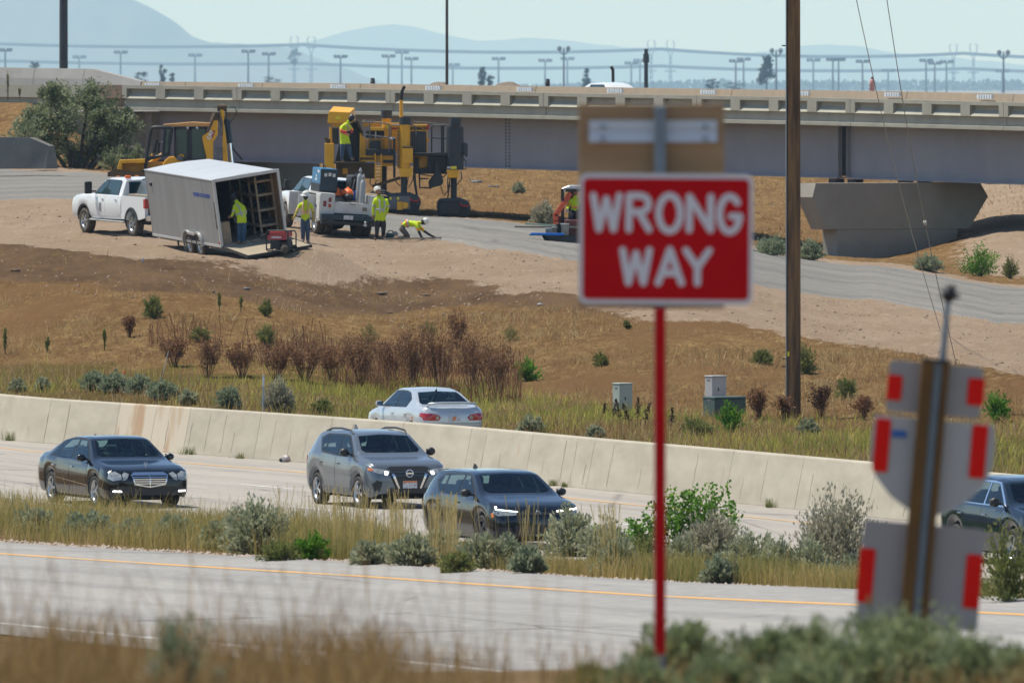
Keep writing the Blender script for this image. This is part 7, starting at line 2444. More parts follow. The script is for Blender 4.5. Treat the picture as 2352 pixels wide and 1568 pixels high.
mb.prism(q5p([(370,1300),(420,1210),(500,1140),(600,1128),(660,1200),(840,1210),(860,1320)]),-.9,-.35)
mb.build('fender',M_YELL,bh,bevel=.04,seg=2)
mb=MB()
mb.prism(q5p([(60,1480),(70,1260),(300,1090),(380,1040),(380,1110),(200,1290),(180,1480)]),-.2,.2)
b5(mb,150,1080,185,1130,-.3,-.1)
mb.build('engine_hood',M_YELL,bh,bevel=.03)
mb=MB()
c0=q5(712,1165)
mb.cyl((c0[0],-.85,c0[1]-.07),(c0[0],-.85,c0[1]+.08),.135,.12,14)
mb.build('filter_can',M_GREYM,bh)
mb=MB()
c0=q5(740,1130)
mb.tube([(c0[0]-.08,-.9,c0[1]),(c0[0]-.03,-.9,c0[1]+.06),(c0[0]+.05,-.9,c0[1]+.05),(c0[0]+.09,-.9,c0[1]-.02)],.03,6)
mb.build('lifting_eye',M_YELL,bh)
mb=MB()
mb.prism(q5p([(1350,445),(1432,440),(1440,705),(1345,860),(1345,1500),(1260,1500),(1215,1130),(1142,800),(1140,748),(1285,640)]),-.85,-.80)
mb.prism(q5p([(1350,445),(1432,440),(1440,705),(1345,860),(1345,1500),(1260,1500),(1215,1130),(1142,800),(1140,748),(1285,640)]),-.55,-.50)
mb.prism(q5p([(1400,470),(1432,440),(1440,705),(1345,860),(1345,1500),(1310,1500),(1310,860)]),-.80,-.55)
mb.build('boom',M_YELL,bh)
mb=MB()
mb.prism(q5p([(1478,235),(1500,215),(1545,222),(1562,330),(1545,460),(1600,850),(1650,1500),(1540,1500),(1520,900),(1530,470),(1490,340)]),-.70,-.40)
mb.build('stick',M_YELL,bh,bevel=.015)
mb=MB()
c0,c1=q5(1395,300),q5(1240,660)
mb.cyl((c0[0],-.9,c0[1]),(c1[0],-.9,c1[1]),.045,n=8)
c0,c1=q5(1400,300),q5(1370,450)
mb.cyl((c0[0],-.68,c0[1]),(c1[0],-.68,c1[1]),.13,.17,10)
mb.build('boom_head',M_BRNM,bh)
mb=MB()
c0=q5(1515,165)
mb.cyl((c0[0]-.17,-.6,c0[1]-.06),(c0[0]+.17,-.6,c0[1]-.06),.13,n=10)
mb.cyl((c0[0]-.12,-.6,c0[1]+.06),(c0[0]-.12,-.6,c0[1]-.2),.06,n=8)
mb.cyl((c0[0]+.12,-.6,c0[1]+.07),(c0[0]+.12,-.6,c0[1]-.2),.06,n=8)
mb.build('pivot',M_BRNM,bh)
c0,c1,c2=q5(1610,420),q5(1665,880),q5(1705,1260)
MB().cyl((c0[0],-.5,c0[1]),(c1[0],-.5,c1[1]),.10,.11,12).build('cylinder_barrel',M_NAVY,bh)
MB().cyl((c1[0],-.5,c1[1]),(c2[0],-.5,c2[1]),.055,n=10).build('piston_rod',M_CHROME,bh)
mb=MB()
loop=q5p([(1640,200),(1700,180),(1770,200),(1790,290),(1750,380),(1690,460),(1660,520)])
mb.tube([(a,-.6,b)for a,b in loop],.018,5)
mb.tube([(a,-.55,b)for a,b in q5p([(1580,260),(1610,350),(1560,460),(1540,600),(1520,740)])],.025,5)
mb.tube([(a,-.45,b)for a,b in q5p([(1690,900),(1720,980),(1790,1070),(1900,1200)])],.035,6)
mb.tube([(a,-.78,b)for a,b in q5p([(1470,240),(1450,330),(1480,420),(1500,600)])],.02,5)
mb.build('hoses',M_BLK,bh)
mb=MB()
mb.prism(q5p([(1370,960),(1400,940),(1520,960),(1530,1010),(1470,1100),(1420,1150),(1400,1080)]),-.9,-.6)
mb.prism(q5p([(1440,580),(1500,560),(1520,700),(1480,760),(1440,700)]),-.8,-.6)
mb.build('linkage',M_GREYM,bh)
Mx=Matrix.Translation((q5(1302,715)[0],-.856,q5(1302,715)[1]))@Matrix.Rotation(R(90),4,'X')@Matrix.Rotation(R(68),4,'Z')
MB().prism([(-.16,-.02),(.18,-.02),(.20,-.10),(-.05,-.115),(-.14,-.08)],-.002,.002,'z',0,Mx).build('logo_patch',mat('logo red',(.36,.01,.02),.5),bh)
text_mesh('lettering','CAT',.20,M_LETW,bh,Mx@Matrix.Translation((-.02,.01,.004)),.01,.002,.9)
mb=MB()
mb.box((-1.7,-.5,.5),(1.3,.5,1.3))
mb.build('chassis',M_YELD,bh)
for x,y,r in((.15,-.85,.70),(.15,.85,.70),(-1.5,-.8,.50),(-1.5,.8,.50)):
 MB().lathe([(r*.5,-.2),(r*.9,-.22),(r,-.14),(r,.14),(r*.9,.22),(r*.5,.2)],22,0,Matrix.Translation((x,y,r))@Matrix.Rotation(R(90),4,'X')).build('wheel',M_TYRED,bh)
def q6(x,y):return F4.x((x/3.484)/1.7007),F4.z((230+y/3.484)/1.7007)
def q6p(p):return[q6(*a)for a in p]
bk_=empty('loader_bucket',(0,0,0),0,bh)
mb=MB()
mb.prism(q6p([(1640,1372),(1985,1358),(1985,1415),(1672,1420),(1672,1590),(1600,1590),(1612,1480)]),-1.1,-.9)
mb.build('bucket_rim',M_YELL,bk_,bevel=.015)
mb=MB()
mb.prism(q6p([(1672,1420),(2000,1412),(2000,1590),(1672,1590)]),-.55,-.5)
mb.prism(q6p([(1672,1420),(1690,1420),(1690,1590),(1672,1590)]),-.9,-.5)
mb.prism(q6p([(1672,1410),(2000,1405),(2000,1420),(1672,1424)]),-.9,-.5)
mb.build('bucket_inside',M_YELD,bk_)
mb=MB()
mb.prism(q6p([(1480,1540),(1600,1500),(1990,1540),(1990,1600),(1480,1600)]),-1.3,-1.0)
mb.build('bucket_lip',M_BRNM,bk_)
# ----------- slipform paver
F3=Front(905,486,450)
pv_=thing('slipform_paver','large yellow slipform paving machine with tall legs on black tracks','paving machine',F3.o)
def q3(x,y):return F3.x((1000+x/2.673)/1.7007),F3.z((320+y/2.673)/1.7007)
def q3p(p):return[q3(*a)for a in p]
def b3(x0,y0,x1,y1,d0,d1,mb=None):
 a,b=q3(x0,y0),q3(x1,y1)
 return(mb or MB()).box((a[0],d0,b[1]),(b[0],d1,a[1]))
def c3(x,y0,y1,r,d,mb=None,r2=None,n=18):
 a,b=q3(x,y0),q3(x,y1)
 k=2.673*1.7007*F3.s
 return(mb or MB()).cyl((a[0],d,b[1]),(a[0],d,a[1]),r/k,(r2 or r)/k,n)
def t3(pts,d,r,mb=None,n=6):
 return(mb or MB()).tube([(q3(*p)[0],d if not isinstance(d,(list,tuple))else d[i],q3(*p)[1])for i,p in enumerate(pts)],r,n)
part=lambda name,mb,m,bev=.012:mb.build(name,m,pv_,bevel=bev)
mb=MB()
A=[q3(748,430),q3(985,432),q3(985,318),q3(765,308)]
Bk=[q3(800,430),q3(1040,420),q3(1028,272),q3(806,256)]
vs=[(a,-.9,z)for a,z in A]+[(a,.5,z)for a,z in Bk]
mb.add(vs,[(0,1,2,3),(7,6,5,4),(3,2,6,7),(1,5,6,2),(0,3,7,4),(0,4,5,1)])
part('conveyor_hood',mb,M_YELL)
Mx=Matrix.Translation((q3(862,376)[0],-.905,q3(862,376)[1]))@Matrix.Rotation(R(90),4,'X')
text_mesh('lettering','502',.12,M_YLAB,pv_,Mx,.012)
part('hood_chute',MB().prism(q3p([(765,430),(985,432),(930,480),(800,470)]),-.8,.3),M_YELD)
part('hood_post',c3(783,470,640,15,-.6),M_YELL,0)
part('side_tank',c3(822,485,650,42,-.3),M_CHAR,0)
mb=MB()
b3(720,640,818,880,-.95,-.2,mb)
b3(715,880,765,975,-.95,-.2,mb)
b3(778,880,818,975,-.95,-.2,mb)
part('left_leg',mb,M_YELL)
mb=MB()
mb.cyl((q3(752,610)[0],-.8,q3(752,640)[1]),(q3(752,610)[0],-.8,q3(752,595)[1]),.10,n=10)
mb.box((q3(718,580)[0],-.9,q3(718,602)[1]),(q3(755,580)[0],-.6,q3(718,580)[1]))
part('hydraulic_fitting',mb,M_BRNM)
part('conveyor_bed',MB().prism(q3p([(985,330),(1045,420),(1120,560),(1085,590),(1080,845),(820,850),(870,640),(985,480)]),.35,.6),M_BLK)
part('conveyor_rail',MB().prism(q3p([(1040,400),(1060,400),(1130,545),(1112,560)]),-.2,.3),M_BRNM)
part('access_panel',MB().prism(q3p([(1085,525),(1108,560),(1150,600),(1150,835),(1080,835)]),-.35,.3),M_YELL)
part('standing_deck',b3(815,832,1150,850,-1.1,.4),M_BRNM)
mb=MB()
b3(835,850,1240,1010,-.4,.3,mb)
part('lower_hopper',mb,M_BRNM)
part('hopper_panel',b3(905,900,960,960,-.46,-.41),M_YELD)
part('fuel_lid',c3(1180,395,418,68,-.2,n=20),M_OLDW,0)
mb=MB()
b3(1120,415,1300,470,-.4,.5,mb)
part('fluid_tank',mb,M_YELD)
part('cross_beam',b3(1185,472,1345,508,-.75,-.3),M_YELL)
part('upper_recess',b3(1150,510,1345,585,-.3,.3),M_BLK)
part('valve_stem',c3(1250,515,590,7,-.45),M_TRIM,0)
part('engine_cover',b3(1338,430,1500,725,-.35,.9),M_YELL)
part('red_stripe',b3(1415,478,1482,497,-.36,-.33),mat('red stripe paint',(.40,.015,.02),.45),0)
part('warning_label',b3(1362,455,1388,492,-.36,-.33),M_YLAB,0)
part('hydraulic_bank',b3(1162,590,1338,725,-.45,.3),M_YELD)
part('control_box',b3(1185,612,1300,712,-.75,-.45),M_BLK)
part('platform_beam',b3(1150,700,1455,768,-.85,-.1),M_BLK)
part('main_frame',b3(1105,762,1445,832,-.65,.7),M_YELL)
Mx=Matrix.Translation((q3(1168,802)[0],-.655,q3(1168,802)[1]))@Matrix.Rotation(R(90),4,'X')
text_mesh('lettering','GOMACO',.13,M_LETK,pv_,Mx,.01,.002,.95)
mb=MB()
b3(1240,750,1252,1045,-.9,-.75,mb)
b3(1305,750,1317,1045,-.9,-.75,mb)
part('ladder_rail',mb,M_YELL)
for k in range(8):
 part('ladder_rung',b3(1252,770+36*k,1305,782+36*k,-.9,-.72),M_YELD,0)
part('lower_box',b3(1310,780,1440,880,-.5,.4),M_YELL)
part('lower_pipe',b3(1330,815,1460,845,-.72,-.55),M_BLK)
part('stand_pipe',c3(1447,590,1000,13,-.95),M_BLK,0)
part('frame_tie',t3([(1215,1090),(1380,1040),(1510,1000)],-.7,.06),M_BRNM,0)
for nm,x,yt,w,sl_top,sl_bot,d,mm in(('rear',1360,298,58,380,430,1.0,M_YELL),):
 part('leg_cap',c3(x,yt,382,w,d),M_CHAR,0)
 part('leg_sleeve',c3(x,380,760,50,d),M_YELL,0)
 part('leg_ram',c3(x-30,880,1140,34,d),M_BLK,0)
part('leg_cap',c3(1557,368,446,60,-.75),M_CHAR,0)
part('leg_sleeve',c3(1557,445,900,56,-.75),M_YELL,0)
mb=MB()
b3(1474,470,1500,900,-.85,-.7,mb)
part('rack_strip',mb,M_YELD,0)
mb=MB()
for k in range(13):
 b3(1480,480+32*k,1494,494+32*k,-.86,-.84,mb)
tag(mb.build('rack_holes',M_BLK,pv_),kind='stuff')
part('leg_box',b3(1532,690,1640,846,-1.1,-.6),M_YELL)
part('box_lid',b3(1525,672,1642,690,-1.12,-.58),M_BRNM)
part('leg_collar',MB().prism(q3p([(1495,900),(1640,900),(1628,990),(1515,990)]),-1.05,-.5),M_YELL)
part('leg_ram',c3(1547,985,1155,33,-.78),M_BLK,0)
part('exhaust_pipe',c3(1515,190,372,18,.2),M_YELL,0)
part('exhaust_tip',t3([(1517,192),(1519,150),(1525,100),(1537,70),(1552,46)],.2,.065,n=10),M_BLK,0)
part('radiator_frame',b3(1598,445,1790,742,-.2,.9),M_YELL)
part('radiator_grille',b3(1612,517,1778,738,-.24,-.19),M_BLK)
mb=MB()
for k in range(8):
 b3(1620+20*k,522,1626+20*k,735,-.26,-.24,mb)
part('grille_bars',mb,M_GREYM,0)
Mx=Matrix.Translation((q3(1690,487)[0],-.205,q3(1690,487)[1]))@Matrix.Rotation(R(90),4,'X')
text_mesh('lettering','GOMACO',.16,M_LETK,pv_,Mx,.012,.002,1.0)
part('deck_plate',b3(1640,738,1990,772,-.7,.8),M_BLK)
part('signal_lamp',c3(1800,445,500,12,-.3),M_RED,0)
part('yellow_bracket',MB().prism(q3p([(1788,580),(1815,590),(1800,630),(1788,630)]),-.3,-.25),M_YELL)
mb=MB()
t3([(1835,740),(1835,480),(1850,455),(1985,455)],-.6,.028,mb)
t3([(1835,585),(1985,590)],-.6,.025,mb)
t3([(1940,455),(1940,740)],-.6,.03,mb)
t3([(1956,455),(1956,740)],.4,.03,mb)
part('deck_railing',mb,M_BLK,0)
mb=MB()
t3([(1110,418),(1200,420),(1330,430),(1385,440),(1392,470),(1392,735)],-.85,.024,mb)
t3([(1190,420),(1190,640)],-.85,.024,mb)
t3([(1412,735),(1412,470),(1425,448),(1640,450),(1670,470),(1672,560)],-.8,.024,mb)
t3([(1110,545),(1250,565),(1400,582),(1470,590)],-.85,.024,mb)
t3([(1640,415),(1800,430),(2020,455)],.7,.024,mb)
part('hand_rail',mb,M_GREYM,0)
part('camera_pod',MB().ball((q3(1430,592)[0],-.88,q3(1430,592)[1]),.1,(1.3,1,.6),10),M_TRIM,0)
part('leg_cap',c3(2080,374,452,60,-.3),M_CHAR,0)
part('cap_neck',c3(2080,448,474,50,-.3),M_BRNM,0)
mb=MB()
k=2.673*1.7007*F3.s
for y0,y1,r in((915,635,92),(635,625,94),(625,480,92),(480,468,86)):
 c3(2077,y1,y0,r,-.3,mb,r if r>88 else r,24)
part('tank_cover',mb,M_CHAR,0)
part('tank_bulge',MB().prism(q3p([(2160,640),(2195,635),(2212,660),(2212,770),(2195,792),(2160,740)]),-.5,-.1),M_CHAR,.03)
part('tank_label',b3(2036,880,2096,908,-.82,-.79),M_YLAB,0)
part('tank_label',b3(1995,882,2032,904,-.82,-.79),M_BUCK,0)
part('leg_collar',MB().prism(q3p([(1992,918),(2122,918),(2110,1000),(2010,1000)]),-.6,.0),M_YELL)
part('leg_ram',c3(2066,995,1215,33,-.3),M_BLK,0)
part('side_frame',b3(1640,772,1990,900,-.1,.6),M_YELD)
mb=MB()
b3(1650,795,1700,960,-.35,-.1,mb)
b3(1790,775,1985,960,-.3,.3,mb)
b3(1640,900,1990,960,-.25,.3,mb)
part('auger_housing',mb,M_BLK)
part('hanging_mould',MB().prism(q3p([(1870,830),(1900,840),(1960,1040),(1940,1080),(1810,1110),(1800,1040),(1860,960)]),-.6,-.1),M_BLK,.03)
mb=MB()
t3([(1705,960),(1712,1105),(1830,1105),(1835,1060)],-.5,.035,mb)
t3([(1705,1010),(1800,1010)],-.5,.03,mb)
t3([(1655,960),(1660,1050),(1680,1180)],-.55,.05,mb)
part('mould_frame',mb,M_BLK,0)
mb=MB()
for pts,d in(([(1600,960),(1580,1060),(1600,1100),(1640,1020),(1650,950)],-.85),([(1480,990),(1460,1040),(1500,1080),(1520,1075)],-.6),([(1700,960),(1850,985),(1960,990),(2000,950)],-.5),([(1930,1090),(1950,1160),(1970,1180),(2000,1140),(2020,1040)],-.5),([(2010,950),(2000,1060),(2010,1200)],-.5),([(2030,960),(2020,1100),(2000,1215)],-.45),([(2165,800),(2195,830),(2190,910),(2120,915)],-.5),([(2140,930),(2150,1010),(2100,1070),(2020,1090)],-.6),([(1200,990),(1190,1060),(1230,1100),(1260,1030)],-.6)):
 t3(pts,d,.022,mb,5)
part('hoses',mb,M_BLK,0)
def track(x0,x1,y0,y1,d,motor,red):
 e=empty('track_unit',(0,0,0),0,pv_)
 xm=(x0+x1)/2
 w=x1-x0
 h=y1-y0
 mb=MB()
 mb.prism(q3p([(x0+w*.02,y0+h*.62),(x0+w*.10,y0+h*.45),(x1-w*.10,y0+h*.45),(x1-w*.02,y0+h*.62),(x1-w*.05,y1-h*.1),(x1-w*.14,y1),(x0+w*.14,y1),(x0+w*.05,y1-h*.1)]),d-.22,d+.22)
 mb.build('track_belt',M_BLK,e,bevel=.03)
 for k in range(11):
  xx=x0+w*(.08+.84*k/10)
  b3(xx,y1-h*.06,xx+w*.05,y1+h*.02,d-.24,d+.24).build('track_shoe',M_BLK,e)
 mb=MB()
 mb.prism(q3p([(x0,y0+h*.55),(x0+w*.02,y0+h*.2),(x0+w*.1,y0+h*.05),(x1-w*.32,y0),(x1-w*.06,y0+h*.18),(x1,y0+h*.42),(x1,y0+h*.68),(x1-w*.12,y0+h*.66),(x1-w*.14,y0+h*.5),(x0+w*.1,y0+h*.5),(x0+w*.08,y0+h*.7)]),d-.32,d+.30)
 mb.build('track_guard',M_CHAR,e,bevel=.03)
 mb=MB()
 b3(x0+w*.1,y0+h*.18,x1-w*.3,y0+h*.85,d-.36,d-.30,mb)
 mb.build('side_plate',M_GREYM if motor else M_BLK,e,bevel=.02)
 if motor:
  mb=MB()
  b3(x0+w*.32,y0+h*.45,x0+w*.48,y0+h*.86,d-.46,d-.36,mb)
  a=q3(x0+w*.55,y0+h*.64)
  mb.cyl((a[0],d-.46,a[1]),(a[0],d-.36,a[1]),.13,n=14)
  mb.build('drive_motor',M_YELL,e)
  for xx in(.10,.32):
   b3(x0+w*xx,y0+h*.24,x0+w*(xx+.06),y0+h*.36,d-.37,d-.355).build('yellow_label',M_YLAB,e)
 mb=MB()
 t3([(x1-w*.32,y0+h*.30),(x1-w*.24,y0+h*.42),(x1-w*.1,y0+h*.44),(x1-w*.04,y0+h*.34)],d-.34,.03,mb)
 mb.build('red_marker',M_RED,e)
track(1885,2240,1205,1415,-.3,False,True)
track(1360,1722,1150,1362,-.75,True,True)
track(1180,1420,1130,1290,1.0,False,False)
# ----------- compact loader beside the red sign
F6=Front(1320,562,413)
ld_=thing('compact_loader','compact orange and black loader carrying pails in its black bucket beside the red sign','loader',F6.o)
def q7(x,y):return F6.x((2000+x/4.9)/1.7007),F6.z((680+y/4.9)/1.7007)
def q7p(p):return[q7(*a)for a in p]
def b7(x0,y0,x1,y1,d0,d1,mb=None):
 a,b=q7(x0,y0),q7(x1,y1)
 return(mb or MB()).box((a[0],d0,b[1]),(b[0],d1,a[1]))
p7=lambda name,mb,m,bev=.01:mb.build(name,m,ld_,bevel=bev)
p7('canopy',MB().prism(q7p([(940,292),(1010,255),(1100,222),(1700,222),(1790,255),(1850,292)]),.9,2.2),M_SILVR,.02)
mb=MB()
b7(940,292,1850,345,.95,1.05,mb)
b7(940,292,1000,1000,.95,1.05,mb)
b7(1790,292,1850,1000,.95,1.05,mb)
b7(1115,345,1200,545,2.0,2.1,mb)
b7(1590,345,1675,545,2.0,2.1,mb)
p7('canopy_frame',mb,M_BLK)
for cx in(1010,1780):
 a=q7(cx,320)
 p7('work_lamp',MB().cyl((a[0],.88,a[1]),(a[0],.95,a[1]),.05,n=12),M_LAMP,0)
p7('operator_seat',MB().prism(q7p([(1080,900),(1090,600),(1180,540),(1560,540),(1640,600),(1650,900)]),1.6,1.9),M_BLK,.03)
p7('body_shell',b7(1010,880,1790,1180,.5,2.4),mat('dark red machine paint',(.14,.025,.02),.5,dirt=(.2,.13,.1)),.02)
for sx in(0,1):
 f=(lambda x:x)if sx==0 else(lambda x:2790-x)
 pts=[(f(1115),380),(f(1000),560),(f(835),790),(f(838),900),(f(900),1150)]
 mb=MB()
 for(a,b)in zip(pts[:-1],pts[1:]):
  p,q_=q7(*a),q7(*b)
  d=Vector((q_[0]-p[0],0,q_[1]-p[1]))
  L_=d.length
  ang=math.atan2(d.z,d.x)
  Mx=Matrix.Translation(((p[0]+q_[0])/2,.75 if a is not pts[0]else 1.2,(p[1]+q_[1])/2))@Matrix.Rotation(-ang,4,'Y')
  mb.box((-L_/2-.03,-.09,-.09),(L_/2+.03,.09,.09),0,Mx)
 p7('lift_arm',mb,mat('orange machine paint',(.68,.095,.03),.45),.01)
 p7('hydraulic_ram',b7(min(f(885),f(940)),800,max(f(885),f(940)),1000,.85,1.0),mat('dark red machine paint',(.14,.025,.02),.5),.01)
 p7('track_belt',b7(min(f(900),f(1080)),1130,max(f(900),f(1080)),1400,.5,2.3),M_BLK,.05)
bq=empty('bucket',(0,0,0),0,ld_)
mb=MB()
mb.prism(q7p([(560,1165),(2230,1165),(2100,1310),(2020,1310),(1960,1380),(810,1380),(770,1310),(690,1310)]),-.45,-.40)
mb.prism(q7p([(560,1165),(600,1165),(840,1380),(810,1380),(770,1310),(690,1310)]),-.45,.5)
mb.prism(q7p([(2230,1165),(2190,1165),(1940,1380),(1960,1380),(2020,1310),(2100,1310)]),-.45,.5)
mb.prism(q7p([(560,1165),(2230,1165),(2100,1380),(690,1380)]),.46,.5)
b7(780,1360,1990,1382,-.45,.5,mb)
mb.build('bucket_shell',M_BLK,bq)
def in_bucket(name,label,cat,mb,m,bev=.0):
 o=mb.build(name,m,bevel=bev)
 o.location=F6.o
 return tag(o,label,cat)
def pail(x,y0,y1,r,d):
 a,b=q7(x,y0),q7(x,y1)
 k=4.9*1.7007*F6.s
 mb=MB()
 mb.lathe([(0,b[1]),(r*.86/k,b[1]),(r/k,a[1]-.03),(r*1.06/k,a[1]-.03),(r*1.06/k,a[1]),(r*.9/k,a[1]),(r*.85/k,a[1]-.05),(0,a[1]-.05)],18,0,Matrix.Translation((a[0],d,0)))
 return mb
in_bucket('pail','dirty white pail at the left end of the loader bucket','pail',pail(705,1030,1190,66,-.15),M_BUCK)
in_bucket('pail','second white pail from the left in the loader bucket','pail',pail(820,1010,1190,52,.1),M_BUCK)
in_bucket('pail','dark blue-grey pail between the white ones in the loader bucket','pail',pail(895,950,1190,48,.25),M_CHAR)
in_bucket('pail','largest grey pail in the loader bucket','pail',pail(1015,945,1190,80,-.05),M_BUCK)
mb=MB()
for k,(yy,d)in enumerate(((1130,-.55),(1150,-.60),(1162,-.54))):
 a,b=q7(360-15*k,yy-2),q7(1000,yy+8)
 mb=MB()
 mb.cyl((a[0],d,a[1]),(b[0],d+.12,b[1]),.022,n=8)
 in_bucket('blue_pipe',('upper','middle','lower')[k]+' bright blue pipe sticking out of the loader bucket','pipe',mb,M_BLUE2)
mb=MB()
M_TEALW=mat('teal painted board',(.22,.42,.36),.7,col2=(.34,.42,.36),scale=5,stretch=(1,3,3))
a,b=q7(50,1010),q7(1500,1030)
mb.add([(a[0],.3,a[1]-.03),(b[0],.3,b[1]-.03),(b[0],.5,b[1]-.03),(a[0],.5,a[1]-.03),(a[0],.3,a[1]+.03),(b[0],.3,b[1]+.03),(b[0],.5,b[1]+.03),(a[0],.5,a[1]+.03)],[(0,1,2,3),(7,6,5,4),(4,5,1,0),(5,6,2,1),(6,7,3,2),(7,4,0,3)])
in_bucket('long_board','long dark board lying across the loader behind the pails','board',mb,M_OLDW)
a,b=q7(260,960),q7(1560,1040)
mb=MB()
mb.add([(a[0],.45,a[1]-.02),(b[0],.45,b[1]-.02),(b[0],.8,b[1]-.02),(a[0],.8,a[1]-.02),(a[0],.45,a[1]+.04),(b[0],.45,b[1]+.02),(b[0],.8,b[1]+.02),(a[0],.8,a[1]+.04)],[(0,1,2,3),(7,6,5,4),(4,5,1,0),(5,6,2,1),(6,7,3,2),(7,4,0,3)])
in_bucket('teal_board','pale teal board resting on the long dark board at the loader','board',mb,M_TEALW)
# ----------- people
M_SKIN=mat('tanned skin',(.34,.17,.10),.6)
M_DARKF=mat('face shade and gaiter',(.03,.025,.025),.8)  # neck gaiter cloth; on the head it also paints in the face's shade
M_HIV=mat('hi vis yellow cloth',(.58,.74,.012),.85,col2=(.48,.62,.012),scale=7)
M_HIVO=mat('fluorescent orange tape',(.95,.22,.05),.8)
M_PINK=mat('pinkish reflective tape',(.72,.38,.28),.7)
M_REFL=mat('grey reflective tape',(.42,.44,.44),.5)
M_JEAN=mat('blue jeans',(.035,.06,.10),.9,col2=(.06,.095,.15),scale=6)
M_JEAN2=mat('mid blue jeans',(.025,.065,.13),.9,col2=(.045,.10,.18),scale=6)
M_DPANT=mat('dark trousers',(.022,.02,.022),.9,col2=(.04,.036,.036),scale=6)
M_GPANT=mat('grey brown trousers',(.075,.062,.055),.9,col2=(.11,.09,.08),scale=6)
M_BOOT=mat('tan work boots',(.20,.13,.08),.9)
M_GLOVE=mat('work gloves',(.40,.30,.06),.9)
M_GLOVW=mat('white work gloves',(.62,.58,.55),.9)
M_HATW=mat('white hard hat',(.70,.68,.62),.35,dirt=(.4,.33,.25),dirt_lo=.6)
M_HATB=mat('black hard hat',(.02,.022,.026),.3)
M_REDS=mat('red sleeve cloth',(.50,.03,.03),.85)
M_HAIR=mat('dark hair',(.02,.016,.012),.8)
BONES=[('pelvis','waist','torso'),('waist','chest','torso'),('chest','neck','torso'),('neck','skull','neck')]
for sd in 'LR':
 BONES+=[('chest','sh'+sd,'torso'),('sh'+sd,'el'+sd,'upper'),('el'+sd,'wr'+sd,'lower'),('wr'+sd,'ha'+sd,'hand'),('pelvis','hi'+sd,'hips'),('hi'+sd,'kn'+sd,'leg'),('kn'+sd,'an'+sd,'leg'),('an'+sd,'to'+sd,'foot')]
RAD=dict(pelvis=.150,waist=.150,chest=.165,neck=.062,skull=.075,sh=.085,el=.058,wr=.042,ha=.038,hi=.125,kn=.088,an=.066,to=.046)
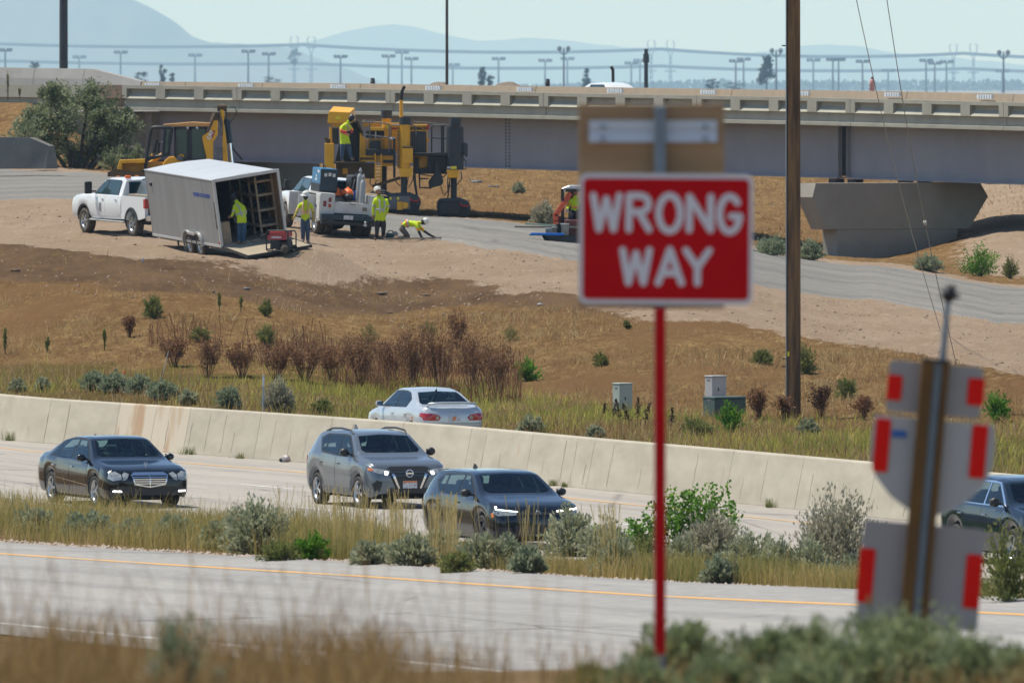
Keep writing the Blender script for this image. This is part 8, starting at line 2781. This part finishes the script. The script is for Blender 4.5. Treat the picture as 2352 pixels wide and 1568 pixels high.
def person(label,F,J,cloth,hat=None,facing=(0,-1),group=None,bulk=1.0,bands=True,dark_face=False,straps=None,only=None,tail=0.0):
 """one continuous skinned body posed by its joints (picture column, picture row, metres away), with hat, bands and boots"""
 base=F.o
 t=thing('person',label,'person',base,group=group)
 pos={k:Vector((F.x(v[0]),v[2],F.z(v[1])))for k,v in J.items()}
 me=bpy.data.meshes.new('body_cage')
 names=list(pos)
 me.from_pydata([pos[n]for n in names],[(names.index(a),names.index(b))for a,b,_ in BONES if a in pos and b in pos],[])
 ob=bpy.data.objects.new('body_cage',me)
 COL.objects.link(ob)
 sk=ob.modifiers.new('skin','SKIN')
 sk.branch_smoothing=.4
 for i,n in enumerate(names):
  r=RAD.get(n)or RAD[n[:2]]
  if n in('waist','chest','pelvis')or n[:2]in('sh','hi','el'):
   r*=bulk
  me.skin_vertices[0].data[i].radius=(r,r)
  me.skin_vertices[0].data[i].use_root=(n==('pelvis' if 'pelvis' in pos else names[0]))
 ss=ob.modifiers.new('sub','SUBSURF')
 ss.levels=ss.render_levels=2
 dg=bpy.context.evaluated_depsgraph_get()
 m2=bpy.data.meshes.new_from_object(ob.evaluated_get(dg))
 bpy.data.objects.remove(ob)
 V=[v.co.copy()for v in m2.vertices]
 Fs=[list(p.vertices)for p in m2.polygons]
 segs=[(pos[a],pos[b],k)for a,b,k in BONES if a in pos and b in pos]
 slots=['torso','upper','lower','hand','hips','leg','foot','neck','skin']
 mats_=[cloth[s]for s in slots[:8]]+[M_DARKF if dark_face else M_SKIN]
 mi=[]
 for f in Fs:
  c=sum((V[i]for i in f),Vector())/len(f)
  bd,bk=1e9,'torso'
  for a,b,k in segs:
   ab=b-a
   u=max(0,min(1,(c-a).dot(ab)/max(ab.length_squared,1e-9)))
   d=(c-(a+ab*u)).length
   if k in('torso','hips'):
    d-=.06
   if k=='hips' and tail and c.z>pos['pelvis'].z-tail:
    k='torso'
   if d<bd:
    bd,bk=d,k
  mi.append(slots.index(bk))
 sm=[True]*len(Fs)
 mb=MB()
 mb.v,mb.f,mb.m,mb.sm=[v[:]for v in V],Fs,mi,sm
 if 'skull' in pos:
  hd=pos['skull']
  up=(hd-pos['neck']).normalized()
  fx=Vector((facing[0],facing[1],0 if len(facing)<3 else facing[2]))
  fx=(fx-up*fx.dot(up)).normalized()
  sx=up.cross(fx)
  HM=Matrix(((sx.x,fx.x,up.x,hd.x),(sx.y,fx.y,up.y,hd.y),(sx.z,fx.z,up.z,hd.z),(0,0,0,1)))
  mb.ball((0,.005,.035),.1,(.80,.98,1.18),14,8,HM)
  mb.ball((0,.045,-.045),.05,(.95,.9,.8),10,8,HM)
  mb.add([(-.016,.098,.02),(.016,.098,.02),(0,.122,.0),(0,.10,.055)],[(0,1,2),(0,2,3),(1,3,2),(0,3,1)],8,True,HM)
  for sg in(-1,1):
   mb.ball((sg*.082,-.005,.025),.03,(.35,.7,1),8,8,HM)
   mb.ball((sg*.032,.09,.045),.012,(1,.5,.7),8,7,HM)
  mb.ball((0,.096,-.03),.02,(1.1,.4,.3),8,7,HM)
 for sd in 'LR':
  if 'ha'+sd in pos:
   w,h=pos['wr'+sd],pos['ha'+sd]
   d=(h-w).normalized()
   a=d.cross(Vector((0.2,.9,.3))).normalized()
   n_=d.cross(a)
   for k,(off,ln,cv)in enumerate(((-.030,.070,.25),(-.010,.082,.3),(.010,.078,.35),(.029,.060,.4))):
    p0=h+a*off
    p1=p0+d*ln*.5+n_*.01
    p2=p1+d*ln*.35+n_*cv*ln
    mb.tube([h-d*.01+a*off*.7,p0+d*.015,p1,p2],[.011,.010,.009,.007],5,3)
   q=w.lerp(h,.35)+a*-.03
   mb.tube([w.lerp(h,.3),q-a*.012,q-a*.035+d*.03,q-a*.038+d*.06],[.014,.013,.011,.008],5,3)
 body=mb.build('body',mats_,t,fix=False)
 if hat and 'skull' in pos:
  hm,style=hat
  mb=MB()
  br=.185 if style=='wide' else.128
  prof=[(br,.075),(br,.085),(.122,.095),(.12,.13),(.105,.18),(.07,.215),(0,.228)]
  mb.lathe([(a,z)for a,z in prof],18,0,HM)
  if style!='wide':
   mb.prism([(-.09,.09),(.09,.09),(.07,.185),(-.07,.185)],.078,.09,'z',0,HM)
  mb.cyl(HM@Vector((0,-.1,.15)),HM@Vector((0,.1,.15)),.02,n=6)
  mb.build('hard_hat',hm,t)
 if bands and 'waist' in pos and 'chest' in pos:
  a,b=pos['waist'],pos['chest']
  d=(b-a).normalized()
  q=d.to_track_quat('Z','Y').to_matrix().to_4x4()
  for u,m in bands if isinstance(bands,(list,tuple))else((.15,M_REFL),):
   c=a.lerp(b,u)
   r=(RAD['waist']*(1-u)+RAD['chest']*u)*bulk*1.0
   MB().lathe([(r*.99,-.028),(r*1.03,-.02),(r*1.03,.02),(r*.99,.028)],22,0,Matrix.Translation(c)@q,True,False).build('waist_band',m,t)
  if straps:
   fx3=Vector((facing[0],facing[1],0)).normalized()
   sx3=Vector((fx3.y,-fx3.x,0))
   for sg in(-1,1):
    for fb in(-1,1):
     mb=MB()
     r0,r1=RAD['waist']*bulk,RAD['chest']*bulk
     pts=[a+fx3*fb*r0*.92+sx3*sg*.07,a.lerp(b,.5)+fx3*fb*(r0+r1)*.46+sx3*sg*.08,b+fx3*fb*r1*.88+sx3*sg*.09+d*.03,b+d*.145+sx3*sg*.085+fx3*fb*.03]
     mb.tube(pts,[.026,.026,.026,.022],6)
     mb.build('shoulder_strap',straps,t)
  for sd in 'LR':
   if 'el'+sd in pos and cloth.get('cuff')is not None:
    p,q2=pos['sh'+sd],pos['el'+sd]
    for u in(.72,)if cloth.get('cuff_l')is None else(.55,):
     c,dd=p.lerp(q2,u),(q2-p).normalized()
     MB().cyl(c-dd*.028,c+dd*.028,(RAD['sh']*(1-u)+RAD['el']*u)*bulk*1.06,n=14,cap=False).build('sleeve_band',cloth['cuff'],t)
 return t
def cl(torso,upper,lower,hand,leg,foot=None,cuff=None,neck=None,hips=None):
 return dict(torso=torso,upper=upper,lower=lower,hand=hand,hips=hips or leg,leg=leg,foot=foot or M_BOOT,neck=neck or M_SKIN,cuff=cuff)
Gp=cast(700,558)
F=Front(700,558,Gp.y)
person('person in wide white hard hat and pink-taped yellow vest standing beside the utility truck',F,dict(pelvis=(701,506,.0),waist=(701,492,0),chest=(702,474,0),neck=(702,461,0),skull=(702,453.5,-.02),shL=(690,469,0),elL=(682,485,-.06),wrL=(677,497,-.16),haL=(674,501.5,-.19),shR=(714,469,0),elR=(719,486,.03),wrR=(721,501,-.04),haR=(721,507,-.05),hiL=(696,510,0),knL=(696,530,-.03),anL=(696,551,.02),toL=(695,556,-.14),hiR=(706,510,0),knR=(707,531,-.02),anR=(707,552,.05),toR=(709,557,-.12)),cl(M_HIV,M_HIV,M_GLOVE,M_GLOVE,M_JEAN,neck=M_DARKF,cuff=M_PINK),(M_HATW,'wide'),(0,-1),None,.93,((.25,M_PINK),),True,M_PINK)
Gp=cast(874,553)
F=Front(874,553,Gp.y)
person('person in white hard hat and yellow sweatshirt seen from behind, at the utility truck tail',F,dict(pelvis=(872,500,0),waist=(873,489,0),chest=(874,466,0),neck=(872,450,0),skull=(869,442,.03),shL=(861,459,0),elL=(858,478,-.02),wrL=(857,494,-.02),haL=(857,500,-.02),shR=(888,459,0),elR=(890,478,.1),wrR=(886,492,.2),haR=(884,496,.24),hiL=(867,503,0),knL=(866,525,0),anL=(865,546,.0),toL=(860,551,.05),hiR=(880,503,0),knR=(881,525,.05),anR=(880,545,.08),toR=(884,549,-.03)),cl(M_HIV,M_HIV,M_HIV,M_SKIN,M_DPANT,cuff=M_REFL),(M_HATW,'cap'),(-.35,.9),None,1.18,((.35,M_REFL),),False,M_REFL,tail=.10)
o=MT@Vector((-.10,-.62,-.02))
F=Front(CX+o.x*FPX/o.y,HOR+(CZ-o.z)*FPX/o.y,o.y)
dx,dy=F.px-521,F.py-553
sh_=lambda d:{k:(v[0]+dx,v[1]+dy,v[2])for k,v in d.items()}
person('person in dark hard hat and yellow shirt leaning into the trailer doorway',F,sh_(dict(pelvis=(524,500,0),waist=(522,490,.02),chest=(517,471,.06),neck=(513,457,.10),skull=(509,450,.12),shL=(507,467,.04),elL=(505,482,.02),wrL=(500,490,-.02),haL=(497,491,-.03),shR=(528,467,.05),elR=(533,483,.12),wrR=(528,492,.22),haR=(525,494,.26),hiL=(519,503,0),knL=(519,526,.05),anL=(519,547,.0),toL=(515,552,-.03),hiR=(530,503,0),knR=(529,526,.02),anR=(527,548,.08),toR=(531,552,.0))),cl(M_HIV,M_HIV,M_HIV,M_SKIN,M_JEAN2,cuff=M_REFL,neck=M_DARKF),(M_HATB,'cap'),(-.7,.7),None,1.0,((.30,M_REFL),),True,M_REFL,tail=.06)
Gp=cast(930,552)
F=Front(930,552,Gp.y)
person('person kneeling on hands and knees in an orange-striped vest on the haul road',F,dict(pelvis=(921,520,0),waist=(930,514,0),chest=(952,511.5,0),neck=(965,512,0),skull=(971,510,-.02),shL=(957,517,-.16),elL=(962,531,-.22),wrL=(968,544,-.24),haL=(973,548,-.25),shR=(958,515,.16),elR=(974,531,.15),wrR=(990,541,.12),haR=(997,544,.11),hiL=(922,525,-.10),knL=(940,545,-.14),anL=(914,546,-.14),toL=(906,547,-.14),hiR=(922,525,.10),knR=(938,545,.14),anR=(912,546,.14),toR=(904,546,.14)),cl(M_HIV,M_HIV,M_DPANT,M_DPANT,M_GPANT,cuff=M_HIVO,neck=M_DARKF),(M_HATW,'cap'),(.8,-.1,-.6),None,.92,((.18,M_HIVO),(.30,M_REFL)),True,M_HIVO)
F=Front(795,373,448.3)
person('person in black hard hat and orange-banded yellow vest standing on the paver deck',F,dict(pelvis=(792,323,0),waist=(791,312,0),chest=(793,293,0),neck=(799,281,-.02),skull=(804,275,-.03),shL=(785,291,-.14),elL=(784,303,-.26),wrL=(797,303,-.36),haL=(802,303,-.38),shR=(803,291,.12),elR=(809,302,.06),wrR=(805,306,-.16),haR=(804,307,-.20),hiL=(788,327,-.05),knL=(786,348,-.10),anL=(785,368,-.04),toL=(791,371,-.08),hiR=(798,327,.06),knR=(803,347,.05),anR=(807,364,.06),toR=(813,367,.0)),cl(M_HIV,M_HIV,M_REDS,M_DPANT,M_JEAN,cuff=M_HIVO,neck=M_DARKF),(M_HATB,'cap'),(.85,-.35),None,1.12,((.22,M_HIVO),(.33,M_PINK)),True,M_PINK,tail=.12)
o=TM_@Vector((-2.62,.30,.86))
F=Front(CX+o.x*FPX/o.y,HOR+(CZ-o.z)*FPX/o.y,o.y)
dx,dy=F.px-343,F.py-474
person('person in yellow sweatshirt and white gloves bending over the white pickup bed',F,{k:(v[0]+dx,v[1]+dy,v[2])for k,v in dict(pelvis=(347,463,.1),waist=(344,457,.1),chest=(341,445,.06),neck=(348,437,.05),skull=(353,431,.05),shL=(337,444,-.02),elL=(330,450,-.10),wrL=(322,457,-.12),haL=(318,456,-.13),shR=(343,440,.2),elR=(336,443,.1),wrR=(327,446,.0),haR=(322,442,-.02),hiL=(345,466,.05),knL=(344,474,-.2),anL=(352,475,.05),toL=(356,476,.05),hiR=(350,466,.15),knR=(349,474,-.05),anR=(356,475,.2),toR=(360,476,.2)).items()},cl(M_HIV,M_HIV,M_HIV,M_GLOVW,M_JEAN2),(M_HATW,'cap'),(-.7,-.4),None,.95,False)
F=Front(1320,536,414.2)
person('person in hi-vis sleeves sitting under the loader canopy, mostly behind the red sign',F,dict(pelvis=(1321,488,.05),waist=(1321,480,.06),chest=(1322,464,.06),neck=(1322,451,.05),skull=(1322,444,.04),shL=(1310,461,.05),elL=(1305,474,-.05),wrL=(1303,482,-.22),haL=(1302,485,-.26),shR=(1335,461,.05),elR=(1339,474,-.05),wrR=(1340,482,-.22),haR=(1340,485,-.26),hiL=(1315,491,.0),knL=(1312,493,-.42),anL=(1312,517,-.48),toL=(1311,520,-.6),hiR=(1327,491,.0),knR=(1330,493,-.42),anR=(1330,517,-.48),toR=(1331,520,-.6)),cl(M_HIV,M_HIV,M_HIV,M_GLOVW,M_DPANT,cuff=M_HIVO),(M_HATW,'cap'),(0,-1),None,.95,((.25,M_HIVO),))
mb=MB()
a,b=cast(884,554),cast(1012,550)
d=(b-a)
q=d.to_track_quat('X','Z').to_matrix().to_4x4()
o=MB().box((0,-.06,0),(d.length,.06,.05)).build('board',M_OLDW)
o.matrix_world=Matrix.Translation(a+Vector((0,0,.03)))@q
tag(o,'thin grey board on the ground under the kneeling person','board')
a=cast(896,547)
t=thing('power_saw','dark teal power saw on the ground between the standing and the kneeling person','tool',a)
MB().box((-.16,-.1,.0),(.14,.1,.16)).build('saw_body',mat('dark teal casing',(.02,.07,.075),.5),t,bevel=.04,seg=2)
mb=MB()
mb.tube([(-.1,0,.14),(-.05,0,.24),(.08,0,.24),(.12,0,.12)],.022,6)
mb.build('handle',M_BLK,t)
MB().cyl((.17,-.02,.1),(.17,.02,.1),.12,n=18).build('saw_blade',M_STEEL,t)
# ----------- signs and furniture
M_SRED=mat('sign red sheeting',(.62,.005,.009),.6,col2=(.55,.004,.008),scale=3,spec=.12)
M_SWHT=mat('sign white sheeting',(.78,.76,.76),.6,spec=.1)
M_PLYS=mat('weathered plywood',(.42,.27,.145),.85,col2=(.33,.20,.10),scale=2.5,stretch=(.6,1,3))
M_ZINC=mat('zinc post',(.22,.27,.31),.5,.4,col2=(.17,.205,.235),scale=5)
M_BRKT=mat('white bracket',(.62,.65,.68),.5)
M_RSTRIP=mat('red reflective strip',(.88,.014,.008),.6,spec=.1)
Y0=68.0
s68=FPX/Y0
F8=Front(1516,1500,Y0)
base=on_ground(1516,Y0)
ws_=thing('wrong_way_sign','red WRONG WAY sign on a red post with a plywood panel rising behind it','road sign',F8.o)
hw,hh_,cr=.502,.372,.045
def rrect(w,h,r,n=5):
 out=[]
 for cx,cy,a0 in((w-r,h-r,0),(-w+r,h-r,90),(-w+r,-h+r,180),(w-r,-h+r,270)):
  for k in range(n+1):
   a=R(a0+90*k/n)
   out.append((cx+r*math.cos(a),cy+r*math.sin(a)))
 return out
cz_=F8.z(549)
cx_=F8.x(1529.5)
SM=Matrix.Translation((cx_,-.045,cz_))@Matrix.Rotation(R(.4),4,'Y')
e=empty('sign_panel',(0,0,0),0,ws_)
MB().prism(rrect(hw,hh_+.005,cr),-.002,.002,'y',0,SM).build('panel_face',M_SWHT,e)
MB().prism(rrect(hw-.022,hh_-.022,cr-.015),-.005,-.0021,'y',0,SM).build('red_field',M_SRED,e)
TM2=Matrix.Rotation(R(90),4,'X')
import itertools
CNT=itertools.count()
def stroke_letter(mb,strokes,x0,z0,w,h,th):
 """heavy rounded highway letter from its strokes"""
 for st in strokes:
  pts=[(x0+a*w,z0+b*h)for a,b in st]
  for(ax,az),(bx2,bz2)in zip(pts[:-1],pts[1:]):
   d=Vector((bx2-ax,bz2-az))
   L_=d.length
   n_=Vector((-d.y,d.x))/max(L_,1e-6)*th/2
   mb.prism([(ax+n_.x,az+n_.y),(bx2+n_.x,bz2+n_.y),(bx2-n_.x,bz2-n_.y),(ax-n_.x,az-n_.y)],-.0072-.00002*next(CNT),-.0051,'y',0,SM)
  for k,(ax,az)in enumerate(pts):
   mb.prism([(ax+th/2*math.cos(R(45*q)),az+th/2*math.sin(R(45*q)))for q in range(8)],-.0072-.00002*next(CNT),-.0051,'y',0,SM)
arc=lambda cx,cy,rx,ry,a0,a1,n=12:[(cx+rx*math.cos(R(a0+(a1-a0)*k/n)),cy+ry*math.sin(R(a0+(a1-a0)*k/n)))for k in range(n+1)]
LET={'W':[[(0,1),(.22,0),(.5,.9),(.78,0),(1,1)]],'R':[[(0,0),(0,1),(.55,1)]+arc(.58,.76,.40,.24,90,-90,6)+[(0,.52)],[(.5,.5),(1,0)]],'O':[arc(.5,.5,.5,.5,90,450,18)],'N':[[(0,0),(0,1),(1,0),(1,1)]],'G':[arc(.5,.5,.5,.5,40,340,16)+[(1,.44),(.58,.44)]],'A':[[(0,0),(.5,1),(1,0)],[(.2,.3),(.8,.3)]],'Y':[[(0,1),(.5,.48),(1,1)],[(.5,.48),(.5,0)]],}
th=.040
zc=lambda y:(F8.z(y)-cz_)
xc=lambda x:(F8.x(x)-cx_)
def zx(z):return(2200+z/1.866)/1.7007
def zy(z):return(380+z/1.866)/1.7007
for ch,a,b,y0_,y1_ in(('W',192,432,693,990),('R',452,650,693,990),('O',668,878,690,1000),('N',892,1098,697,990),('G',1112,1310,693,1003),('W',408,654,1088,1377),('A',668,888,1083,1377),('Y',868,1090,1088,1377)):
 mb=MB()
 xl,xr=xc(zx(a))+th/2,xc(zx(b))-th/2
 zb_,zt_=zc(zy(y1_))+th/2,zc(zy(y0_))-th/2
 stroke_letter(mb,LET[ch],xl,zb_,xr-xl,zt_-zb_,th)
 mb.build('letter',M_SWHT,e,fix=True)
pz=base.z-F8.o.z-.3
MB().box((F8.x(1503),.0,pz),(F8.x(1529),.065,F8.z(243))).build('post',M_ZINC,ws_,bevel=.006)
MB().box((F8.x(1503.5),-.012,F8.z(1502)),(F8.x(1528.5),-.002,F8.z(706))).build('red_sleeve',M_SRED,ws_,bevel=.003)
MB().box((F8.x(1329),.085,F8.z(709)),(F8.x(1664),.105,F8.z(239))).build('plywood_panel',M_PLYS,ws_,bevel=.003)
MB().box((F8.x(1353),.068,F8.z(300)),(F8.x(1648),.084,F8.z(277))).build('bracket',M_BRKT,ws_)
MB().prism([(.050,F8.z(327)),(.084,F8.z(327)),(.084,F8.z(301)),(.066,F8.z(301))],F8.x(1353),F8.x(1648),'x').build('bracket',M_BRKT,ws_)
for px in(1385,1620):
 for py in(291,318):
  MB().cyl((F8.x(px),.035,F8.z(py)),(F8.x(px),.07,F8.z(py)),.012,n=8).build('bolt',M_ZINC,ws_)
Y1=71.0
F9=Front(2108,1462,Y1)
tilt=Matrix.Translation(F9.o)@Matrix.Rotation(R(4.9),4,'Y')
rs=thing('route_sign_back','leaning group of grey sign backs with red reflective strips on brown posts','road sign',M=tilt)
M_BACK=mat('aluminium sign back',(.40,.38,.36),.65,.0,spec=.2,col2=(.36,.345,.325),scale=2)
M_BACK2=mat('lighter sign back',(.52,.515,.49),.65,.0,spec=.2,col2=(.47,.465,.44),scale=2)
M_RPOST=mat('rusty brown post',(.19,.095,.018),.75,col2=(.11,.055,.014),scale=4,stretch=(1,1,.4))
s71=FPX/Y1
TI=tilt.inverted()
def lp(px,py):
 q=TI@P(px,py,Y1)
 return q.x,q.z
def panel(name,x,z,w,h,m,r=.03,shape=None):
 poly=shape or[(x+a,z+b)for a,b in rrect(w/2,h/2,r)]
 return MB().prism(poly,.05,.056,'y').build(name,m,rs)
x,z=lp(2148,894)
panel('top_panel',x,z,217/s71,118/s71,M_BACK)
x,z=lp(2139,1072)
w2=285/s71/2
zt,zb=z+108/s71,z-115/s71
shp=[(x-w2*.96,zt),(x+w2*.96,zt),(x+w2,zt-.12),(x+w2*.99,zt-.26),(x+w2*.88,zt-.37),(x+w2*.62,zt-.48),(x+w2*.3,zt-.555),(x,zt-.59),(x-w2*.3,zt-.555),(x-w2*.62,zt-.48),(x-w2*.88,zt-.37),(x-w2*.99,zt-.26),(x-w2,zt-.12)]
panel('shield_panel',x,z,0,0,M_BACK2,shape=shp)
x,z=lp(2115,1322)
panel('lower_panel',x,z,280/s71,236/s71,M_BACK)
for px,py,w,h in((2055,890,34,58),(2242,900,38,62),(2026,1023,34,122),(2248,1037,36,122),(1989,1321,36,124),(2235,1335,37,124)):
 x,z=lp(px,py)
 MB().prism([(x+a,z+b)for a,b in rrect(w/s71/2,h/s71/2,.012,3)],.040,.049,'y').build('red_strip',M_RSTRIP,rs)
x,z=lp(2066,997)
MB().prism([(x+a,z+b)for a,b in rrect(.045,.022,.01,3)],.042,.049,'y').build('blue_sticker',M_BLUE2,rs)
x0,zt_=lp(2131,829)
x1,_=lp(2156,829)
x2,_=lp(2174,829)
zbt=-.35
MB().box((x0-.037,-.04,zbt),(x0+.037,.035,zt_)).build('post',M_RPOST,rs,bevel=.005)
MB().box((x1-.028,.0,zbt),(x1+.026,.03,zt_+.01)).build('channel',M_ZINC,rs,bevel=.004)
MB().box((x2-.02,-.02,zbt),(x2+.02,.035,zt_)).build('post',M_RPOST,rs,bevel=.005)
MB().box((x0-.04,-.045,zt_),(x2+.03,.04,zt_+.015)).build('post_cap',M_BLK,rs)
xa,za=lp(2164,835)
xb,zb_=lp(2178,690)
an=empty('whip_mast',(0,0,0),0,rs)
MB().cyl((xa,.02,za-.1),(xb,.02,zb_),.024,.017,10).build('mast_tube',M_ZINC,an)
mb=MB()
mb.ball((xb+.003,.02,zb_+.035),.045,(1,1,1.05),12)
for k in range(26):
 a,b=rnd.uniform(0,6.28),rnd.uniform(-.3,1.4)
 d=Vector((math.cos(a)*math.cos(b),math.sin(a)*math.cos(b),math.sin(b)))
 c0=Vector((xb+.003,.02,zb_+.035))
 mb.cyl(c0+d*.03,c0+d*.07,.008,.003,5)
mb.build('brush_tip',M_BLK,an)
M_POLE=mat('creosoted wood',(.28,.15,.06),.9,col2=(.085,.045,.022),scale=3.5,stretch=(1.5,1.5,.12),lo=.38,hi=.62,bump=.6,bscale=14)
Gp=cast(1822,964)
Yq=Gp.y
up_=thing('utility_pole','tall brown wooden utility pole right of the red sign','utility pole',Gp)
kq=Yq/FPX
hp=1750*kq
MB().cyl((0,0,-.4),(0,0,hp),17.2*kq,15.2*kq,24).build('pole_shaft',M_POLE,up_)
MB().box((-17.5*kq,-.12,8.5*kq),(-15.2*kq,.0,hp*.98)).build('conduit',mat('grey conduit',(.30,.33,.34),.6),up_)
for py in(110,846,836-8):
 z=(964-py)*kq
 MB().cyl((-17*kq,-.05,z),(-26*kq,-.08,z),1.6*kq,n=6).build('bolt',M_BLK,up_)
MB().box((-14*kq,-17*kq,(964-822)*kq),(-9*kq,-14*kq,(964-812)*kq)).build('yellow_tag',M_YLAB,up_)
MB().box((-1.2,-.06,hp-.9),(1.2,.06,hp-.75)).build('crossarm',M_POLE,up_)
top=Gp+Vector((0,0,hp*.93))
for k,(ax,ay,mx_,my_,nm)in enumerate(((2160,760,1967,0,'left'),(2196,835,2037,0,'right'))):
 an_=cast(ax,ay)
 Ym=an_.y+(Yq-an_.y)*.6
 mid=P(mx_,my_,Ym)
 topw=Vector((Gp.x+.05*k,Yq,mid.z+(mid.x-Gp.x)/(an_.x-mid.x)*(mid.z-an_.z)*1.0))
 g_=thing('guy_wire',nm+' of two thin guy wires slanting down from the wooden pole','wire',an_)
 mb=MB()
 pts=[an_.lerp(mid,u)+Vector((.10*math.sin(math.pi*u)*-1,0,-.12*math.sin(math.pi*u)))for u in np.linspace(0,1,14)]+[topw]
 mb.tube([p-an_ for p in pts],.012,5)
 mb.build('wire_strand',M_STEEL,g_)
 if k:
  q=an_.lerp(mid,.41)+Vector((-.096,0,-.115))
  d=(mid-an_).normalized()
  MB().cyl(q-d*.07-an_,q+d*.07-an_,.045,n=10).build('insulator',M_BUCK,g_)
M_CABG=mat('pale green cabinet',(.40,.44,.38),.5,col2=(.36,.40,.34),scale=3)
M_CABW=mat('grey cabinet',(.46,.45,.44),.5,col2=(.40,.39,.38),scale=3)
M_CABD=mat('dark green cabinet',(.05,.085,.075),.5,col2=(.07,.11,.095),scale=3)
def cabinet(name,label,px0,px1,py0,py1,dep,deg,m,lid=.04):
 pm_=(px0+px1)/2
 G_=cast(pm_,py1)
 s_=FPX/G_.y
 wv=(px1-px0)/s_
 h=(py1-py0)/s_
 a=R(deg)
 w=(wv-dep*abs(math.sin(a)))/math.cos(a)
 t=thing(name,label,'cabinet',(G_.x,G_.y+dep*.4,G_.z),a)
 MB().box((-w/2,-dep/2,-.1),(w/2,dep/2,h-lid)).build('cabinet_body',m,t,bevel=.012)
 MB().box((-w/2-.012,-dep/2-.012,h-lid),(w/2+.012,dep/2+.012,h)).build('lid',m,t,bevel=.012)
 MB().box((-w*.1,-dep/2-.012,h*.4),(-w*.04,-dep/2-.002,h*.52)).build('handle',M_BLK,t)
 MB().box((-w/2-.004,-dep*.2,h*.78),(-w/2,dep*.2,h*.86)).build('label_plate',M_SILV,t)
 return t
cabinet('utility_cabinet','tall pale green utility cabinet left of the red sign post',1407,1453,880,946,.34,33,M_CABG)
cabinet('utility_cabinet','light grey utility cabinet standing behind the low green box',1619,1669,863,922,.36,33,M_CABW)
cabinet('transformer_box','low dark green utility box in front of the grey cabinet',1615,1714,912,955,.6,30,M_CABD,.06)
Gp=cast(605,950)
t=thing('marker_post','slim white marker post beside the dark grey sagebrush','post',Gp)
k=Gp.y/FPX
MB().box((-2.6*k,-.02,-.2),(2.6*k,.02,88*k)).build('post_blade',M_BUCK,t,bevel=.008)
MB().box((-2.2*k,-.024,62*k),(2.2*k,-.0205,84*k)).build('decal_strip',M_SWHT,t)
for px,py,h,w,lean,m,lab in((286,884,24,4,0,M_BUCK,'short white stake with a brown top above the barrier row of sagebrush'),(370,868,62,2.4,17,M_TRIM,'thin white stake leaning right above the sagebrush row')):
 Gp=cast(px,py)
 k=Gp.y/FPX
 t=thing('stake',lab,'stake',Gp)
 MB().cyl((0,0,-.1),(lean*k,0,h*k),w*k/2,w*k*.4,6).build('stake_shaft',m,t)
 if not lean:
  MB().cyl((0,0,h*k),(0,0,(h+7)*k),w*k*.7,n=6).build('stake_top',M_ORNG,t)
bar_y=float(yb(657))-.45
a=P(657,0,bar_y)
t=thing('litter','crumpled white and brown litter lying against the barrier foot','litter',(a.x,a.y,.0))
mb=MB()
mb.ball((0,0,.07),.11,(1.05,.7,.85),10)
mb.v=[(x+rnd.uniform(-.015,.015),y+rnd.uniform(-.015,.015),max(z+rnd.uniform(-.015,.015),0))for x,y,z in mb.v]
mb.build('white_wrap',mat('crumpled white plastic',(.55,.50,.50),.5,col2=(.20,.12,.10),scale=9),t)
MB().ball((-.1,.02,.05),.07,(1,.7,.8),8).build('dark_part',M_BLK,t)
for px,py,w,h,m,lab in((568,666,20,6,M_GREYM,'grey flattened scrap on the dark earth below the trailer'),(328,605,6,12,M_BUCK,'small white scrap standing on the earth below the trailer'),(286,905,7,5,M_BUCK,'tiny white scrap in the sagebrush row'),(490,673,10,5,M_OLDW,'small pale stone on the dark earth left of the grey scrap'),(1240,702,14,6,M_BUCK,'small white scrap at the edge of the dark earth left of the red sign')):
 Gp=cast(px,py)
 k=Gp.y/FPX
 mb=MB()
 mb.ball((0,0,h*k*.4),.5,(w*k,w*k*.8,h*k),8)
 mb.v=[(x+rnd.uniform(-.1,.1)*w*k,y,z+rnd.uniform(-.1,.1)*h*k)for x,y,z in mb.v]
 o=mb.build('scrap',m,loc=Gp)
 tag(o,lab,'litter')
for i,(px,py,w)in enumerate(((880,676,40),(972,680,34),(895,720,22),(1105,420,46),(1135,430,30),(36,624,30))):
 Gp=cast(px,py)
 k=Gp.y/FPX
 mb=MB()
 for j in range(5):
  mb.ball((rnd.uniform(-.4,.4)*w*k,rnd.uniform(-.3,.3),.03),rnd.uniform(.1,.22)*w*k,(1.2,1,.45),8)
 o=mb.build('rubble_clump',M_GREYM if 3<=i<5 else M_HEAP,loc=Gp)
 tag(o,('dark clod heap on the brown earth above the dead weeds','dark clods right of another clod heap on the brown earth','small dark clods lower on the brown earth','grey rubble heap on the tan slope under the bridge','smaller grey rubble right of the heap under the bridge','dark clods on the brown earth at the left edge')[i],'rubble')
w_=thing('white_car','white car of which only the roof shows above the bridge parapet','car')
cb=CarBody(4.6,1.8,[(-2.3,.9),(-1.9,1.2),(-1.2,1.5),(0,1.53),(.5,1.45),(1.2,1.05),(2.3,.8)],[(-2.3,.88),(0,.95),(1.2,.92),(2.3,.78)],[(-2.3,.3),(2.3,.3)],.6,(1.4,-1.4),.36,.32)
cb.build(w_,M_WHITE)
side_windows(cb,w_,[[(.9,1.02),(-1.2,1.02),(-1.0,1.42),(.3,1.42)]],M_GLASSTO)
add_wheels(w_,'e',(1.4,-1.4),.9,.335,.24)
Yw=552.0
zt_=CZ-(189.0-HOR)*Yw/FPX
w_.location=((1408-CX)*Yw/FPX,Yw,zt_-1.53)
w_.rotation_euler=(0,0,R(-62))
